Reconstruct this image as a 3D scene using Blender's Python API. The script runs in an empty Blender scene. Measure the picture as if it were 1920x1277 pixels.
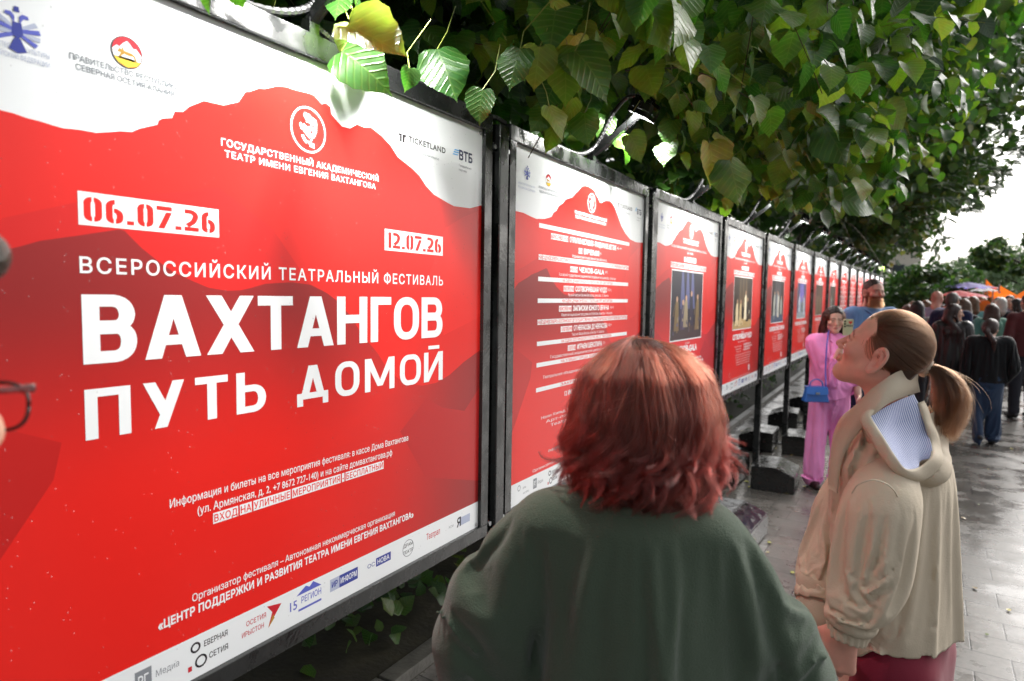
import bpy, bmesh, math, random
import numpy as np
from mathutils import Vector, Matrix
from mathutils.geometry import delaunay_2d_cdt

# ------------------------------------------------------------------ camera, world, sun, exposure
SC = bpy.context.scene
COL = SC.collection
R_ = math.radians
CAM_H = 1.70
DW = 1.19                      # distance from the camera to the row of boards
YAW, PITCH, ROLL = 0.5387, 0.0706, 0.0160

def cam_axes():
    F = np.array([-math.sin(YAW)*math.cos(PITCH), math.cos(YAW)*math.cos(PITCH), -math.sin(PITCH)])
    Rt = np.array([math.cos(YAW), math.sin(YAW), 0.0]); U = np.cross(Rt, F)
    c, s = math.cos(ROLL), math.sin(ROLL)
    return F, c*Rt+s*U, c*U-s*Rt
_F, _R, _U = cam_axes()
cam = bpy.data.cameras.new('camera'); camo = bpy.data.objects.new('camera', cam); COL.objects.link(camo)
cam.sensor_width = 36; cam.lens = 36*1203/1920; cam.clip_start = 0.05; cam.clip_end = 2000
M = Matrix.Identity(4)
for i in range(3):
    M[i][0] = _R[i]; M[i][1] = _U[i]; M[i][2] = -_F[i]
M[2][3] = CAM_H
camo.matrix_world = M
cam.dof.use_dof = True; cam.dof.focus_distance = 1.85; cam.dof.aperture_fstop = 3.5
SC.camera = camo

SUN_EL, SUN_AZ = R_(38), R_(24)     # veiled sun ahead, over the open end of the walk
W = bpy.data.worlds.new("World"); SC.world = W; W.use_nodes = True
nt = W.node_tree
sky = nt.nodes.new('ShaderNodeTexSky'); sky.sky_type = 'NISHITA'; sky.sun_disc = False
sky.sun_elevation = SUN_EL; sky.sun_rotation = SUN_AZ; sky.dust_density = 6.0; sky.air_density = 1.0; sky.ozone_density = 1.0
hs = nt.nodes.new('ShaderNodeHueSaturation'); hs.inputs['Saturation'].default_value = 0.22   # overcast: the blue is veiled
nt.links.new(sky.outputs[0], hs.inputs['Color'])
nt.links.new(hs.outputs[0], nt.nodes['Background'].inputs[0])
nt.nodes['Background'].inputs[1].default_value = 0.15
sl = bpy.data.lights.new('sun', 'SUN'); sl.energy = 0.7; sl.angle = R_(30); sl.color = (1.0, 0.97, 0.93)
so = bpy.data.objects.new('sun', sl); COL.objects.link(so)
sdir = Vector((math.sin(SUN_AZ)*math.cos(SUN_EL), math.cos(SUN_AZ)*math.cos(SUN_EL), math.sin(SUN_EL)))
so.rotation_euler = sdir.to_track_quat('Z', 'Y').to_euler()
SC.view_settings.view_transform = 'Standard'; SC.view_settings.look = 'None'
SC.view_settings.gamma = 1; SC.view_settings.exposure = 0.8
SC.render.engine = 'CYCLES'
cy = SC.cycles
cy.use_denoising = True; cy.max_bounces = 6; cy.diffuse_bounces = 3; cy.glossy_bounces = 3; cy.transmission_bounces = 4
cy.transparent_max_bounces = 4; cy.caustics_reflective = False; cy.caustics_refractive = False
cy.sample_clamp_indirect = 6.0
LAMP_W = 12.0

# ------------------------------------------------------------------ helpers
def srgb(r, g, b, a=1.0):
    f = lambda c: (c/255/12.92) if c <= 10 else ((c/255+0.055)/1.055)**2.4
    return (f(r), f(g), f(b), a)

def at(px, py, Z):
    """world point seen at photo position px, py (1920 wide) and Z metres in front of the lens plane"""
    return (_F+_R*(px-960)/1203-_U*(py-638.5)/1203)*Z+np.array([0, 0, CAM_H])
MATS = {}
def mat(name, color=(0.5, 0.5, 0.5, 1), rough=0.5, metal=0.0, spec=0.5, noise=None, bump=None, coat=0.0, attr=None, sheen=0.0, rnoise=None, trans=0.0, subsurf=0.0):
    """Principled material; noise=(scale, amount) mottles the colour, bump=(scale, strength)."""
    if name in MATS: return MATS[name]
    m = bpy.data.materials.new(name); m.use_nodes = True
    n = m.node_tree.nodes; l = m.node_tree.links; b = n['Principled BSDF']
    b.inputs['Base Color'].default_value = color; b.inputs['Roughness'].default_value = rough
    b.inputs['Metallic'].default_value = metal; b.inputs['Specular IOR Level'].default_value = spec
    b.inputs['Coat Weight'].default_value = coat; b.inputs['Coat Roughness'].default_value = 0.08
    b.inputs['Sheen Weight'].default_value = sheen
    if subsurf:
        b.inputs['Subsurface Weight'].default_value = subsurf; b.inputs['Subsurface Radius'].default_value = (0.012, 0.005, 0.003); b.inputs['Subsurface Scale'].default_value = 0.6
    if trans: b.inputs['Transmission Weight'].default_value = trans
    tc = n.new('ShaderNodeTexCoord')
    src = None
    if attr:
        a = n.new('ShaderNodeAttribute'); a.attribute_name = attr; src = a.outputs['Color']
        l.new(src, b.inputs['Base Color'])
    if noise:
        t = n.new('ShaderNodeTexNoise'); t.inputs['Scale'].default_value = noise[0]; t.inputs['Detail'].default_value = 6
        l.new(tc.outputs['Object'], t.inputs['Vector'])
        mx = n.new('ShaderNodeMix'); mx.data_type = 'RGBA'; mx.blend_type = 'MULTIPLY'; mx.inputs['Factor'].default_value = 1
        cr = n.new('ShaderNodeValToRGB'); lo = 1-noise[1]; hi = 1+noise[1]*0.4
        cr.color_ramp.elements[0].position = 0.3; cr.color_ramp.elements[1].position = 0.7
        cr.color_ramp.elements[0].color = (lo, lo, lo, 1); cr.color_ramp.elements[1].color = (hi, hi, hi, 1)
        l.new(t.outputs['Fac'], cr.inputs[0]); l.new(cr.outputs[0], mx.inputs['B'])
        if src: l.new(src, mx.inputs['A'])
        else: mx.inputs['A'].default_value = color
        l.new(mx.outputs['Result'], b.inputs['Base Color'])
    if rnoise:
        t = n.new('ShaderNodeTexNoise'); t.inputs['Scale'].default_value = rnoise[0]; t.inputs['Detail'].default_value = 4
        l.new(tc.outputs['Object'], t.inputs['Vector'])
        mr = n.new('ShaderNodeMapRange'); mr.inputs['From Min'].default_value = 0.35; mr.inputs['From Max'].default_value = 0.65
        mr.inputs['To Min'].default_value = rnoise[1]; mr.inputs['To Max'].default_value = rnoise[2]
        l.new(t.outputs['Fac'], mr.inputs['Value']); l.new(mr.outputs[0], b.inputs['Roughness'])
    if bump:
        t = n.new('ShaderNodeTexNoise'); t.inputs['Scale'].default_value = bump[0]; t.inputs['Detail'].default_value = 5
        l.new(tc.outputs['Object'], t.inputs['Vector'])
        bp = n.new('ShaderNodeBump'); bp.inputs['Strength'].default_value = bump[1]; bp.inputs['Distance'].default_value = 0.01
        l.new(t.outputs['Fac'], bp.inputs['Height']); l.new(bp.outputs[0], b.inputs['Normal'])
    MATS[name] = m
    return m

class MB:
    """collects faces with a material each and links them as one mesh object"""
    def __init__(s): s.v = []; s.f = []; s.m = []; s.mats = []; s.cols = None
    def mi(s, m):
        if m not in s.mats: s.mats.append(m)
        return s.mats.index(m)
    def add(s, v, f, m):
        o = len(s.v); i = s.mi(m)
        s.v.extend([tuple(map(float, p)) for p in v])
        for q in f: s.f.append(tuple(int(k)+o for k in q)); s.m.append(i)
    def box(s, lo, hi, m, rot=None, org=(0, 0, 0), bev=0.0):
        (a, b, c), (d, e, f) = lo, hi
        if bev > 0:
            bm = bmesh.new(); bmesh.ops.create_cube(bm, size=1)
            for q in bm.verts: q.co = Vector(((a+d)/2+q.co.x*(d-a), (b+e)/2+q.co.y*(e-b), (c+f)/2+q.co.z*(f-c)))
            bmesh.ops.bevel(bm, geom=bm.edges[:], offset=bev, segments=2, affect='EDGES', profile=0.6)
            v = [tuple(q.co) for q in bm.verts]; fc = [[q.index for q in p.verts] for p in bm.faces]; bm.free()
        else:
            v = [(a, b, c), (d, b, c), (d, e, c), (a, e, c), (a, b, f), (d, b, f), (d, e, f), (a, e, f)]
            fc = [(3, 2, 1, 0), (4, 5, 6, 7), (0, 1, 5, 4), (1, 2, 6, 5), (2, 3, 7, 6), (3, 0, 4, 7)]
        if rot is not None: v = [tuple(rot @ Vector(p) + Vector(org)) for p in v]
        s.add(v, fc, m)
    def tube(s, pts, r, m, n=8, cap=True):
        pts = [Vector(p) for p in pts]; k = len(pts)
        rr = r if hasattr(r, '__len__') else [r]*k
        v = []; f = []; up = None
        for i, p in enumerate(pts):
            t = (pts[min(i+1, k-1)]-pts[max(i-1, 0)]).normalized()
            if up is None: up = t.orthogonal().normalized()
            else: up = (up-t*up.dot(t)).normalized()
            w = t.cross(up)
            for j in range(n):
                a = 2*math.pi*j/n; v.append(tuple(p+(up*math.cos(a)+w*math.sin(a))*rr[i]))
        for i in range(k-1):
            for j in range(n): f.append((i*n+j, i*n+(j+1) % n, (i+1)*n+(j+1) % n, (i+1)*n+j))
        if cap: f.append(tuple(range(n))[::-1]); f.append(tuple((k-1)*n+j for j in range(n)))
        s.add(v, f, m)
    def build(s, name, parent=None, smooth=False, loc=None):
        me = bpy.data.meshes.new(name); me.from_pydata(s.v, [], s.f)
        for m in s.mats: me.materials.append(m)
        me.polygons.foreach_set('material_index', s.m)
        if smooth: me.polygons.foreach_set('use_smooth', [True]*len(s.f))
        me.update()
        o = bpy.data.objects.new(name, me); COL.objects.link(o)
        if parent: o.parent = parent
        if loc is not None: o.location = loc
        return o

def tag(o, label=None, cat=None, group=None, kind=None):
    if label: o['label'] = label
    if cat: o['category'] = cat
    if group: o['group'] = group
    if kind: o['kind'] = kind
    return o
def empty(name, loc=(0, 0, 0), rz=0.0):
    o = bpy.data.objects.new(name, None); COL.objects.link(o); o.location = loc; o.rotation_euler = (0, 0, rz); return o

def spline(pts, n):
    """Catmull-Rom through pts -> n points"""
    P = np.array(pts, float); k = len(P)
    Q = np.vstack([2*P[0]-P[1], P, 2*P[-1]-P[-2]]); out = []
    for t in np.linspace(0, k-1-1e-9, n):
        i = int(t); u = t-i; a, b, c, d = Q[i:i+4]
        out.append(0.5*((2*b)+(c-a)*u+(2*a-5*b+4*c-d)*u*u+(3*b-a-3*c+d)*u**3))
    return np.array(out)

# ------------------------------------------------------------------ lettering
_adv = {}; _ctr = {}; _tri = {}
def _curve_pts(s):
    c = bpy.data.curves.new('glyph', 'FONT'); c.body = s; o = bpy.data.objects.new('glyph', c); COL.objects.link(o)
    dg = bpy.context.evaluated_depsgraph_get(); cu = o.to_curve(dg)
    out = []
    for sp in cu.splines:
        pts = []
        if sp.type == 'BEZIER':
            bp = sp.bezier_points; n = len(bp)
            for i in range(n):
                a, b = bp[i], bp[(i+1) % n]
                p0, p1, p2, p3 = [np.array(q[:2]) for q in (a.co, a.handle_right, b.handle_left, b.co)]
                ln = np.linalg.norm(p3-p0)
                straight = abs(np.cross(p1-p0, p3-p0)) < 1e-4 and abs(np.cross(p2-p0, p3-p0)) < 1e-4
                for t in ([0] if straight or ln < 0.02 else (0, .25, .5, .75)):
                    pts.append((1-t)**3*p0+3*(1-t)**2*t*p1+3*(1-t)*t*t*p2+t**3*p3)
        else:
            pts = [np.array(q.co[:2]) for q in sp.points]
        if len(pts) > 2: out.append(np.array(pts))
    o.to_curve_clear(); bpy.data.objects.remove(o); bpy.data.curves.remove(c)
    return out
def _minx(cs): return max(c[:, 0].min() for c in cs)
_bar0 = None
def advance(ch):
    global _bar0
    if ch in _adv: return _adv[ch]
    if _bar0 is None: _bar0 = _minx(_curve_pts('||'))
    _adv[ch] = _minx(_curve_pts('|'+ch+'|'))-_bar0
    return _adv[ch]
def clean(c):
    k = [c[0]]
    for p in c[1:]:
        if np.linalg.norm(p-k[-1]) > 2e-3: k.append(p)
    if np.linalg.norm(k[0]-k[-1]) < 2e-3: k.pop()
    return np.array(k)
def thicken(c, d):
    c = clean(c)
    a = np.roll(c, 1, 0); b = np.roll(c, -1, 0)
    t1 = c-a; t1 /= np.linalg.norm(t1, axis=1)[:, None]; t2 = b-c; t2 /= np.linalg.norm(t2, axis=1)[:, None]
    n1 = np.stack([t1[:, 1], -t1[:, 0]], 1); n2 = np.stack([t2[:, 1], -t2[:, 0]], 1)
    m = n1+n2; den = np.maximum((m*n1).sum(1), 0.5)
    return c+m/den[:, None]*d
def fill(contours):
    """triangulate possibly overlapping outlines, non-zero winding"""
    V = []; E = []
    cs = [clean(c) for c in contours]; cs = [c for c in cs if len(c) > 2]
    for c in cs:
        o = len(V); n = len(c); V += [Vector((float(p[0]), float(p[1]))) for p in c]; E += [(o+i, o+(i+1) % n) for i in range(n)]
    if not V: return np.zeros((0, 2)), []
    v, e, f, *_ = delaunay_2d_cdt(V, E, [], 0, 1e-5)
    v = np.array([(p[0], p[1]) for p in v]); out = []
    if not len(f): return v, out
    C = np.array([v[list(t)].mean(0) for t in f]); Wn = np.zeros(len(f))
    for c in cs:
        a = c; b = np.roll(c, -1, 0)
        for (x0, y0), (x1, y1) in zip(a, b):
            cr = (x1-x0)*(C[:, 1]-y0)-(C[:, 0]-x0)*(y1-y0)
            Wn += ((y0 <= C[:, 1]) & (y1 > C[:, 1]) & (cr > 0)).astype(int) - ((y0 > C[:, 1]) & (y1 <= C[:, 1]) & (cr < 0)).astype(int)
    for t, w in zip(f, Wn):
        if w != 0:
            t = list(t); p = v[t]
            if (p[1][0]-p[0][0])*(p[2][1]-p[0][1])-(p[1][1]-p[0][1])*(p[2][0]-p[0][0]) < 0: t = t[::-1]
            out.append(t)
    return v, out
def glyph(ch, bold):
    k = (ch, round(bold, 3))
    if k not in _tri:
        if ch not in _ctr: _ctr[ch] = [] if ch == ' ' else _curve_pts(ch)
        cs = _ctr[ch]
        if bold and cs:
            big = max(cs, key=lambda c: np.ptp(c[:, 0])*np.ptp(c[:, 1])); a = big; b = np.roll(a, -1, 0)
            sgn = 1 if (a[:, 0]*b[:, 1]-a[:, 1]*b[:, 0]).sum() > 0 else -1
            cs = [thicken(c, bold*sgn) for c in cs]
        _tri[k] = fill(cs) if cs else (np.zeros((0, 2)), [])
    return _tri[k]
def text_tris(s, bold=0.0, track=0.0):
    V = []; F = []; x = 0.0
    for ch in s:
        v, f = glyph(ch, bold); o = len(V)
        V += [(p[0]+x, p[1]) for p in v]; F += [[k+o for k in t] for t in f]
        x += advance(ch)+track
    return np.array(V).reshape(-1, 2), F
CAPH = None
def capheight():
    global CAPH
    if CAPH is None:
        v, _ = glyph('Н', 0); CAPH = v[:, 1].max()-v[:, 1].min()
    return CAPH

class Sheet:
    """a printed sheet in its own plane: coordinates (u metres along, v metres up), layers stacked by 0.12 mm"""
    LAYER = 0.00012
    def __init__(s, w, h): s.w, s.h = w, h; s.mb = MB()
    def to3(s, v, layer): return [(layer*s.LAYER, p[0], p[1]) for p in v]
    def poly(s, pts, m, layer, mb=None, scale=True):
        P = np.array(pts, float)
        if scale: P = P*np.array([s.w, s.h])
        v, f = fill([P]); (mb or s.mb).add(s.to3(v, layer), f, m)
    def rect(s, u0, v0, u1, v1, m, layer, mb=None): s.poly([(u0, v0), (u1, v0), (u1, v1), (u0, v1)], m, layer, mb)
    def ring(s, cu, cv, r, t, m, layer, mb=None, n=40):
        a = np.linspace(0, 2*math.pi, n, endpoint=False); c = np.array([cu*s.w, cv*s.h])
        o = np.stack([np.cos(a), np.sin(a)], 1)
        v = np.vstack([c+o*(r+t/2), c+o*(r-t/2)]); f = [(i, (i+1) % n, n+(i+1) % n, n+i) for i in range(n)]
        (mb or s.mb).add(s.to3(v, layer), f, m)
    def disc(s, cu, cv, r, m, layer, mb=None, n=28):
        a = np.linspace(0, 2*math.pi, n, endpoint=False); c = np.array([cu*s.w, cv*s.h])
        v = c+np.stack([np.cos(a), np.sin(a)], 1)*r; (mb or s.mb).add(s.to3(v, layer), [tuple(range(n))], m)
    def text(s, st, u0, u1, vbase, cap, m, layer, bold=0.0, track=0.0, mb=None, box=None, boxpad=0.25, fit=True, center=None):
        """st between u0 and u1 (fractions), baseline at vbase, capital height cap (fractions)"""
        V, F = text_tris(st, bold, track)
        if not len(V): return
        ky = cap*s.h/capheight(); x0, x1 = V[:, 0].min(), V[:, 0].max()
        if center is not None:
            kx = ky*fit; X = (V[:, 0]-(x0+x1)/2)*kx+center*s.w
        else:
            kx = (u1-u0)*s.w/(x1-x0); X = (V[:, 0]-x0)*kx+u0*s.w
        Y = V[:, 1]*ky+vbase*s.h
        (mb or s.mb).add(s.to3(np.stack([X, Y], 1), layer), F, m)
        if box is not None:      # white boxes behind each word, lettering knocked out
            xx = 0; pad = boxpad*cap*s.h; a = None
            for i, ch in enumerate(st+' '):
                if ch == ' ':
                    if a is not None:
                        l = (a-x0)*kx+u0*s.w; r = (xx-track-x0)*kx+u0*s.w
                        vv = [(l-pad*.3, vbase*s.h-pad), (r+pad*.3, vbase*s.h-pad), (r+pad*.3, vbase*s.h+cap*s.h+pad), (l-pad*.3, vbase*s.h+cap*s.h+pad)]
                        (mb or s.mb).add(s.to3(vv, layer-1), [(0, 1, 2, 3)], box); a = None
                elif a is None: a = xx
                xx += advance(ch)+track

def round_path(pts, radii, seg=6):
    out = []; n = len(pts)
    for i, p in enumerate(pts):
        r = radii[i]
        if r <= 0 or i in (0, n-1): out.append(np.array(p, float)); continue
        p = np.array(p, float); a = np.array(pts[i-1], float)-p; b = np.array(pts[i+1], float)-p
        la, lb = np.linalg.norm(a), np.linalg.norm(b); a /= la; b /= lb
        r = min(r, la*.98, lb*.98); A, B = p+a*r, p+b*r
        for t in np.linspace(0, 1, seg+1): out.append((1-t)**2*A+2*(1-t)*t*(p*0.82+0.18*(A+B)/2)+t*t*B)
    return out
def stroke_poly(path, tx, ty=None, closed=False):
    """outline(s) of a thick polyline; thickness tx for vertical stems, ty for horizontal bars"""
    ty = ty or tx
    P = np.array(path, float); n = len(P); polys = []
    def off(d):
        L = math.hypot(*d); d = d/L; nrm = np.array([-d[1], d[0]])
        return nrm*np.array([tx/2, ty/2])
    for sgn in (1, -1):
        side = []
        for i in range(n):
            ds = []
            if i > 0 or closed: ds.append(P[i]-P[i-1])
            if i < n-1 or closed: ds.append(P[(i+1) % n]-P[i])
            os_ = [off(d) for d in ds]
            if len(os_) == 1: q = os_[0]
            else:
                d1, d2 = ds[0]/np.linalg.norm(ds[0]), ds[1]/np.linalg.norm(ds[1]); cr = d1[0]*d2[1]-d1[1]*d2[0]
                if abs(cr) < 1e-3: q = os_[0]
                else:   # intersect the two offset lines
                    a = os_[0]; b = os_[1]; t = ((b-a)[0]*d2[1]-(b-a)[1]*d2[0])/cr; q = a+d1*t
                    if np.linalg.norm(q) > 3*max(tx, ty): q = (a+b)/2
            side.append(P[i]+sgn*q)
        polys.append(np.array(side))
    if closed:
        a, b = polys
        ar = lambda c: (c[:, 0]*np.roll(c[:, 1], -1)-c[:, 1]*np.roll(c[:, 0], -1)).sum()
        o, i = (a, b) if abs(ar(a)) > abs(ar(b)) else (b, a)
        if ar(o) < 0: o = o[::-1]
        if ar(i) > 0: i = i[::-1]
        return [o, i]
    c = np.vstack([polys[0], polys[1][::-1]])
    if (c[:, 0]*np.roll(c[:, 1], -1)-c[:, 1]*np.roll(c[:, 0], -1)).sum() < 0: c = c[::-1]
    return [c]
# ------------------------------------------------------------------ ground
def ground_material(name, base, brick=True, rlo=0.17, rhi=0.44):
    m = bpy.data.materials.new(name); m.use_nodes = True
    n = m.node_tree.nodes; l = m.node_tree.links; b = n['Principled BSDF']
    tc = n.new('ShaderNodeTexCoord'); mp = n.new('ShaderNodeMapping'); mp.inputs['Rotation'].default_value = (0, 0, R_(2))
    l.new(tc.outputs['Object'], mp.inputs['Vector'])
    # slabs laid in staggered rows across the walk
    br = n.new('ShaderNodeTexBrick'); br.inputs['Scale'].default_value = 1; br.inputs['Brick Width'].default_value = 0.42; br.inputs['Row Height'].default_value = 0.21
    br.inputs['Mortar Size'].default_value = 0.004; br.inputs['Mortar Smooth'].default_value = 0.3; br.offset = 0.37; br.inputs['Bias'].default_value = 0
    br.inputs['Color1'].default_value = base; br.inputs['Color2'].default_value = tuple(c*0.62 for c in base[:3])+(1,)
    br.inputs['Mortar'].default_value = (0.006, 0.006, 0.006, 1)
    l.new(mp.outputs[0], br.inputs['Vector'])
    n1 = n.new('ShaderNodeTexNoise'); n1.inputs['Scale'].default_value = 2.3; n1.inputs['Detail'].default_value = 8; n1.inputs['Roughness'].default_value = 0.65; l.new(tc.outputs['Object'], n1.inputs['Vector'])
    n2 = n.new('ShaderNodeTexNoise'); n2.inputs['Scale'].default_value = 34; n2.inputs['Detail'].default_value = 6; n2.inputs['Roughness'].default_value = 0.7; l.new(tc.outputs['Object'], n2.inputs['Vector'])
    mx = n.new('ShaderNodeMix'); mx.data_type = 'RGBA'; mx.blend_type = 'MULTIPLY'; mx.inputs['Factor'].default_value = 0.75
    cr = n.new('ShaderNodeValToRGB'); cr.color_ramp.elements[0].position = 0.32; cr.color_ramp.elements[0].color = (0.45, 0.45, 0.43, 1); cr.color_ramp.elements[1].position = 0.7; cr.color_ramp.elements[1].color = (1.25, 1.22, 1.18, 1)
    l.new(n2.outputs['Fac'], cr.inputs[0]); l.new(br.outputs['Color'], mx.inputs['A']); l.new(cr.outputs[0], mx.inputs['B']); l.new(mx.outputs['Result'], b.inputs['Base Color'])
    mr = n.new('ShaderNodeMapRange'); mr.inputs['From Min'].default_value = 0.42; mr.inputs['From Max'].default_value = 0.62; mr.inputs['To Min'].default_value = rlo; mr.inputs['To Max'].default_value = rhi
    l.new(n1.outputs['Fac'], mr.inputs['Value']); l.new(mr.outputs[0], b.inputs['Roughness'])
    b.inputs['Specular IOR Level'].default_value = 0.42
    hm = n.new('ShaderNodeMath'); hm.operation = 'MULTIPLY_ADD'; hm.inputs[1].default_value = 0.30
    inv = n.new('ShaderNodeMath'); inv.operation = 'MULTIPLY'; inv.inputs[1].default_value = -1.0
    l.new(br.outputs['Fac'], inv.inputs[0]); l.new(n2.outputs['Fac'], hm.inputs[0]); l.new(inv.outputs[0], hm.inputs[2])
    # puddles lie flat: the wetter the smoother
    st = n.new('ShaderNodeMapRange'); st.inputs['From Min'].default_value = 0.40; st.inputs['From Max'].default_value = 0.62; st.inputs['To Min'].default_value = 0.05; st.inputs['To Max'].default_value = 0.5
    l.new(n1.outputs['Fac'], st.inputs['Value'])
    bp = n.new('ShaderNodeBump'); bp.inputs['Distance'].default_value = 0.004; l.new(st.outputs[0], bp.inputs['Strength']); l.new(hm.outputs[0], bp.inputs['Height'])
    l.new(bp.outputs[0], b.inputs['Normal'])
    return m
g = MB(); g.add([(-400, -60, -0.03), (400, -60, -0.03), (400, 700, -0.03), (-400, 700, -0.03)], [(0, 1, 2, 3)], mat('earth', srgb(58, 54, 40), 0.9, noise=(3, 0.4), bump=(20, 0.5)))
tag(g.build('ground'), kind='structure')
g = MB(); g.box((-1.75, -6, -0.2), (9, 120, 0.0), ground_material('wet_paving', (0.125, 0.118, 0.108, 1)))
tag(g.build('walkway'), kind='structure')
g = MB(); nx, ny = 40, 240
rr = random.Random(5)
vs = []; fs = []
for j in range(ny+1):
    for i in range(nx+1):
        x = -1.75-9*i/nx; y = -4+60*j/ny; vs.append((x, y, 0.0+0.05*min(1, i/3)+rr.uniform(0, .05)*min(1, i/2)))
for j in range(ny):
    for i in range(nx): a = j*(nx+1)+i; fs.append((a, a+nx+1, a+nx+2, a+1))
g.add(vs, fs, mat('soil', srgb(46, 42, 28), 0.75, noise=(9, 0.5), bump=(40, 0.6)))
tag(g.build('soil_bed', smooth=True), kind='structure')
# kerb stones between walk and bed
g = MB(); y = -4.0; km = mat('kerb_stone', srgb(92, 90, 84), 0.35, noise=(18, 0.35), bump=(60, 0.3))
while y < 40: g.box((-1.84, y, -0.05), (-1.753, y+0.985, 0.055), km, bev=0.006); y += 1.0
tag(g.build('kerb'), kind='structure')

# ------------------------------------------------------------------ festival boards
PL = {1: (.2964, 1.4968), 2: (1.6644, 2.8116)}
for i in range(3, 16): PL[i] = (2.9796+(i-3)*1.2962, 2.9796+(i-3)*1.2962+1.1159)
def wall_x(s):
    t = max(0, s-(2.9796-.06)); return -1+.0261*t+.0008*t*t
ZB, ZT = 1.70-.6632*DW, 1.70+.4511*DW

FR = mat('black_frame_paint', (0.012, 0.013, 0.013, 1), 0.28, spec=0.55, rnoise=(14, 0.12, 0.45), bump=(90, 0.08))
STEEL = mat('galvanised_bolt', (0.42, 0.43, 0.44, 1), 0.35, 0.9)
def ink(name, c, rough=0.30): return mat(name, c, rough, spec=0.30)
WHITE = mat('print_white', srgb(233, 236, 238), 0.30, spec=0.45, noise=(2.2, 0.03))
LETTER = ink('ink_white', srgb(240, 242, 243))
REDC, DKC = srgb(226, 38, 32), srgb(146, 38, 38)
RED = mat('ink_red', REDC, 0.30, noise=(3, 0.06), spec=0.30); RED2 = ink('ink_red_deeper', srgb(212, 36, 34)); RED3 = ink('ink_red_shadowed', srgb(190, 34, 32))
NAVY = ink('ink_navy', srgb(38, 40, 78)); BLACKI = ink('ink_black', srgb(34, 30, 34)); GREY = ink('ink_grey', srgb(132, 136, 142)); SKYI = ink('ink_sky', srgb(70, 170, 230))
VIOL = ink('ink_violet', srgb(92, 100, 190)); YEL = ink('ink_yellow', srgb(226, 190, 60)); OCH = ink('ink_ochre', srgb(176, 134, 50)); CRIM = ink('ink_crimson', srgb(196, 40, 52)); BLUE = ink('ink_blue', srgb(56, 66, 150)); PALE = ink('ink_pale', srgb(176, 184, 206))

def print_dark():
    """the printed mountain: deep red on its ridge, running into the ground red lower down (part of the artwork)"""
    m = bpy.data.materials.new('ink_mountain'); m.use_nodes = True
    n = m.node_tree.nodes; l = m.node_tree.links; b = n['Principled BSDF']; b.inputs['Roughness'].default_value = 0.30; b.inputs['Specular IOR Level'].default_value = 0.30
    tc = n.new('ShaderNodeTexCoord'); sp = n.new('ShaderNodeSeparateXYZ'); l.new(tc.outputs['Object'], sp.inputs[0])
    mz = n.new('ShaderNodeMapRange'); mz.interpolation_type = 'SMOOTHSTEP'
    for k, v in (('From Min', 0.40), ('From Max', 0.80), ('To Min', 0), ('To Max', 1)): mz.inputs[k].default_value = v
    my = n.new('ShaderNodeMapRange'); my.interpolation_type = 'SMOOTHSTEP'
    for k, v in (('From Min', 0.75), ('From Max', 1.42), ('To Min', 0), ('To Max', 0.95)): my.inputs[k].default_value = v
    l.new(sp.outputs['Z'], mz.inputs['Value']); l.new(sp.outputs['Y'], my.inputs['Value'])
    mm = n.new('ShaderNodeMath'); mm.operation = 'MAXIMUM'; l.new(mz.outputs[0], mm.inputs[0]); l.new(my.outputs[0], mm.inputs[1])
    mx = n.new('ShaderNodeMix'); mx.data_type = 'RGBA'; mx.inputs['A'].default_value = REDC; mx.inputs['B'].default_value = DKC
    l.new(mm.outputs[0], mx.inputs['Factor']); l.new(mx.outputs['Result'], b.inputs['Base Color'])
    return m
MOUNT = print_dark()

RIDGE1 = [(0, .812), (.03, .806), (0.0721, 0.7985), (0.0841, 0.798), (0.0965, 0.7958), (0.1094, 0.7952), (0.1239, 0.7933), (0.1335, 0.7927), (0.1504, 0.7949), (0.168, 0.7954), (0.188, 0.8014), (0.196, 0.8041), (0.2105, 0.8067), (0.2206, 0.8136), (0.2431, 0.8245), (0.245, 0.8305), (0.2503, 0.8346), (0.263, 0.8388), (0.2668, 0.8485), (0.278, 0.8511), (0.2876, 0.8613), (0.3093, 0.8755), (0.34, 0.8776), (0.3639, 0.8892), (0.3753, 0.9078), (0.3844, 0.9115), (0.3977, 0.92), (0.4092, 0.9223), (0.4303, 0.9333), (0.4494, 0.9379), (0.4662, 0.9381), (0.4954, 0.9406), (0.5059, 0.94), (0.5212, 0.9293), (0.5291, 0.934), (0.5402, 0.9294), (0.5417, 0.9183), (0.5514, 0.9106), (0.5663, 0.9013), (0.585, 0.9027), (0.6025, 0.9142), (0.6204, 0.9132), (0.637, 0.9173), (0.6656, 0.9073), (0.6893, 0.8942), (0.7098, 0.8753), (0.7526, 0.8599), (0.775, 0.8488), (0.7959, 0.8307), (0.8222, 0.816), (0.8468, 0.81), (0.8722, 0.8039), (0.8932, 0.8001), (0.9535, 0.8031), (1, 0.8165)]
RIDGE2 = [(0, 0.8205), (0.0547, 0.8207), (0.10, .815), (0.1294, 0.8122), (0.1786, 0.8176), (0.2194, 0.8281), (.232, .842), (.25, .85), (0.2659, 0.8661), (.292, .878), (.31, .892), (0.3263, 0.8968), (.355, .905), (0.3782, 0.9219), (.395, .93), (0.4197, 0.949), (.445, .956), (0.4703, 0.9581), (.50, .954), (0.524, 0.9504), (.536, .938), (0.5528, 0.9318), (.565, .918), (0.5819, 0.9173), (.60, .926), (.625, .931), (0.6543, 0.9334), (.68, .926), (0.7016, 0.9155), (.735, .887), (0.7702, 0.8557), (.81, .834), (0.8583, 0.8161), (.92, .810), (1, 0.814)]
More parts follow.
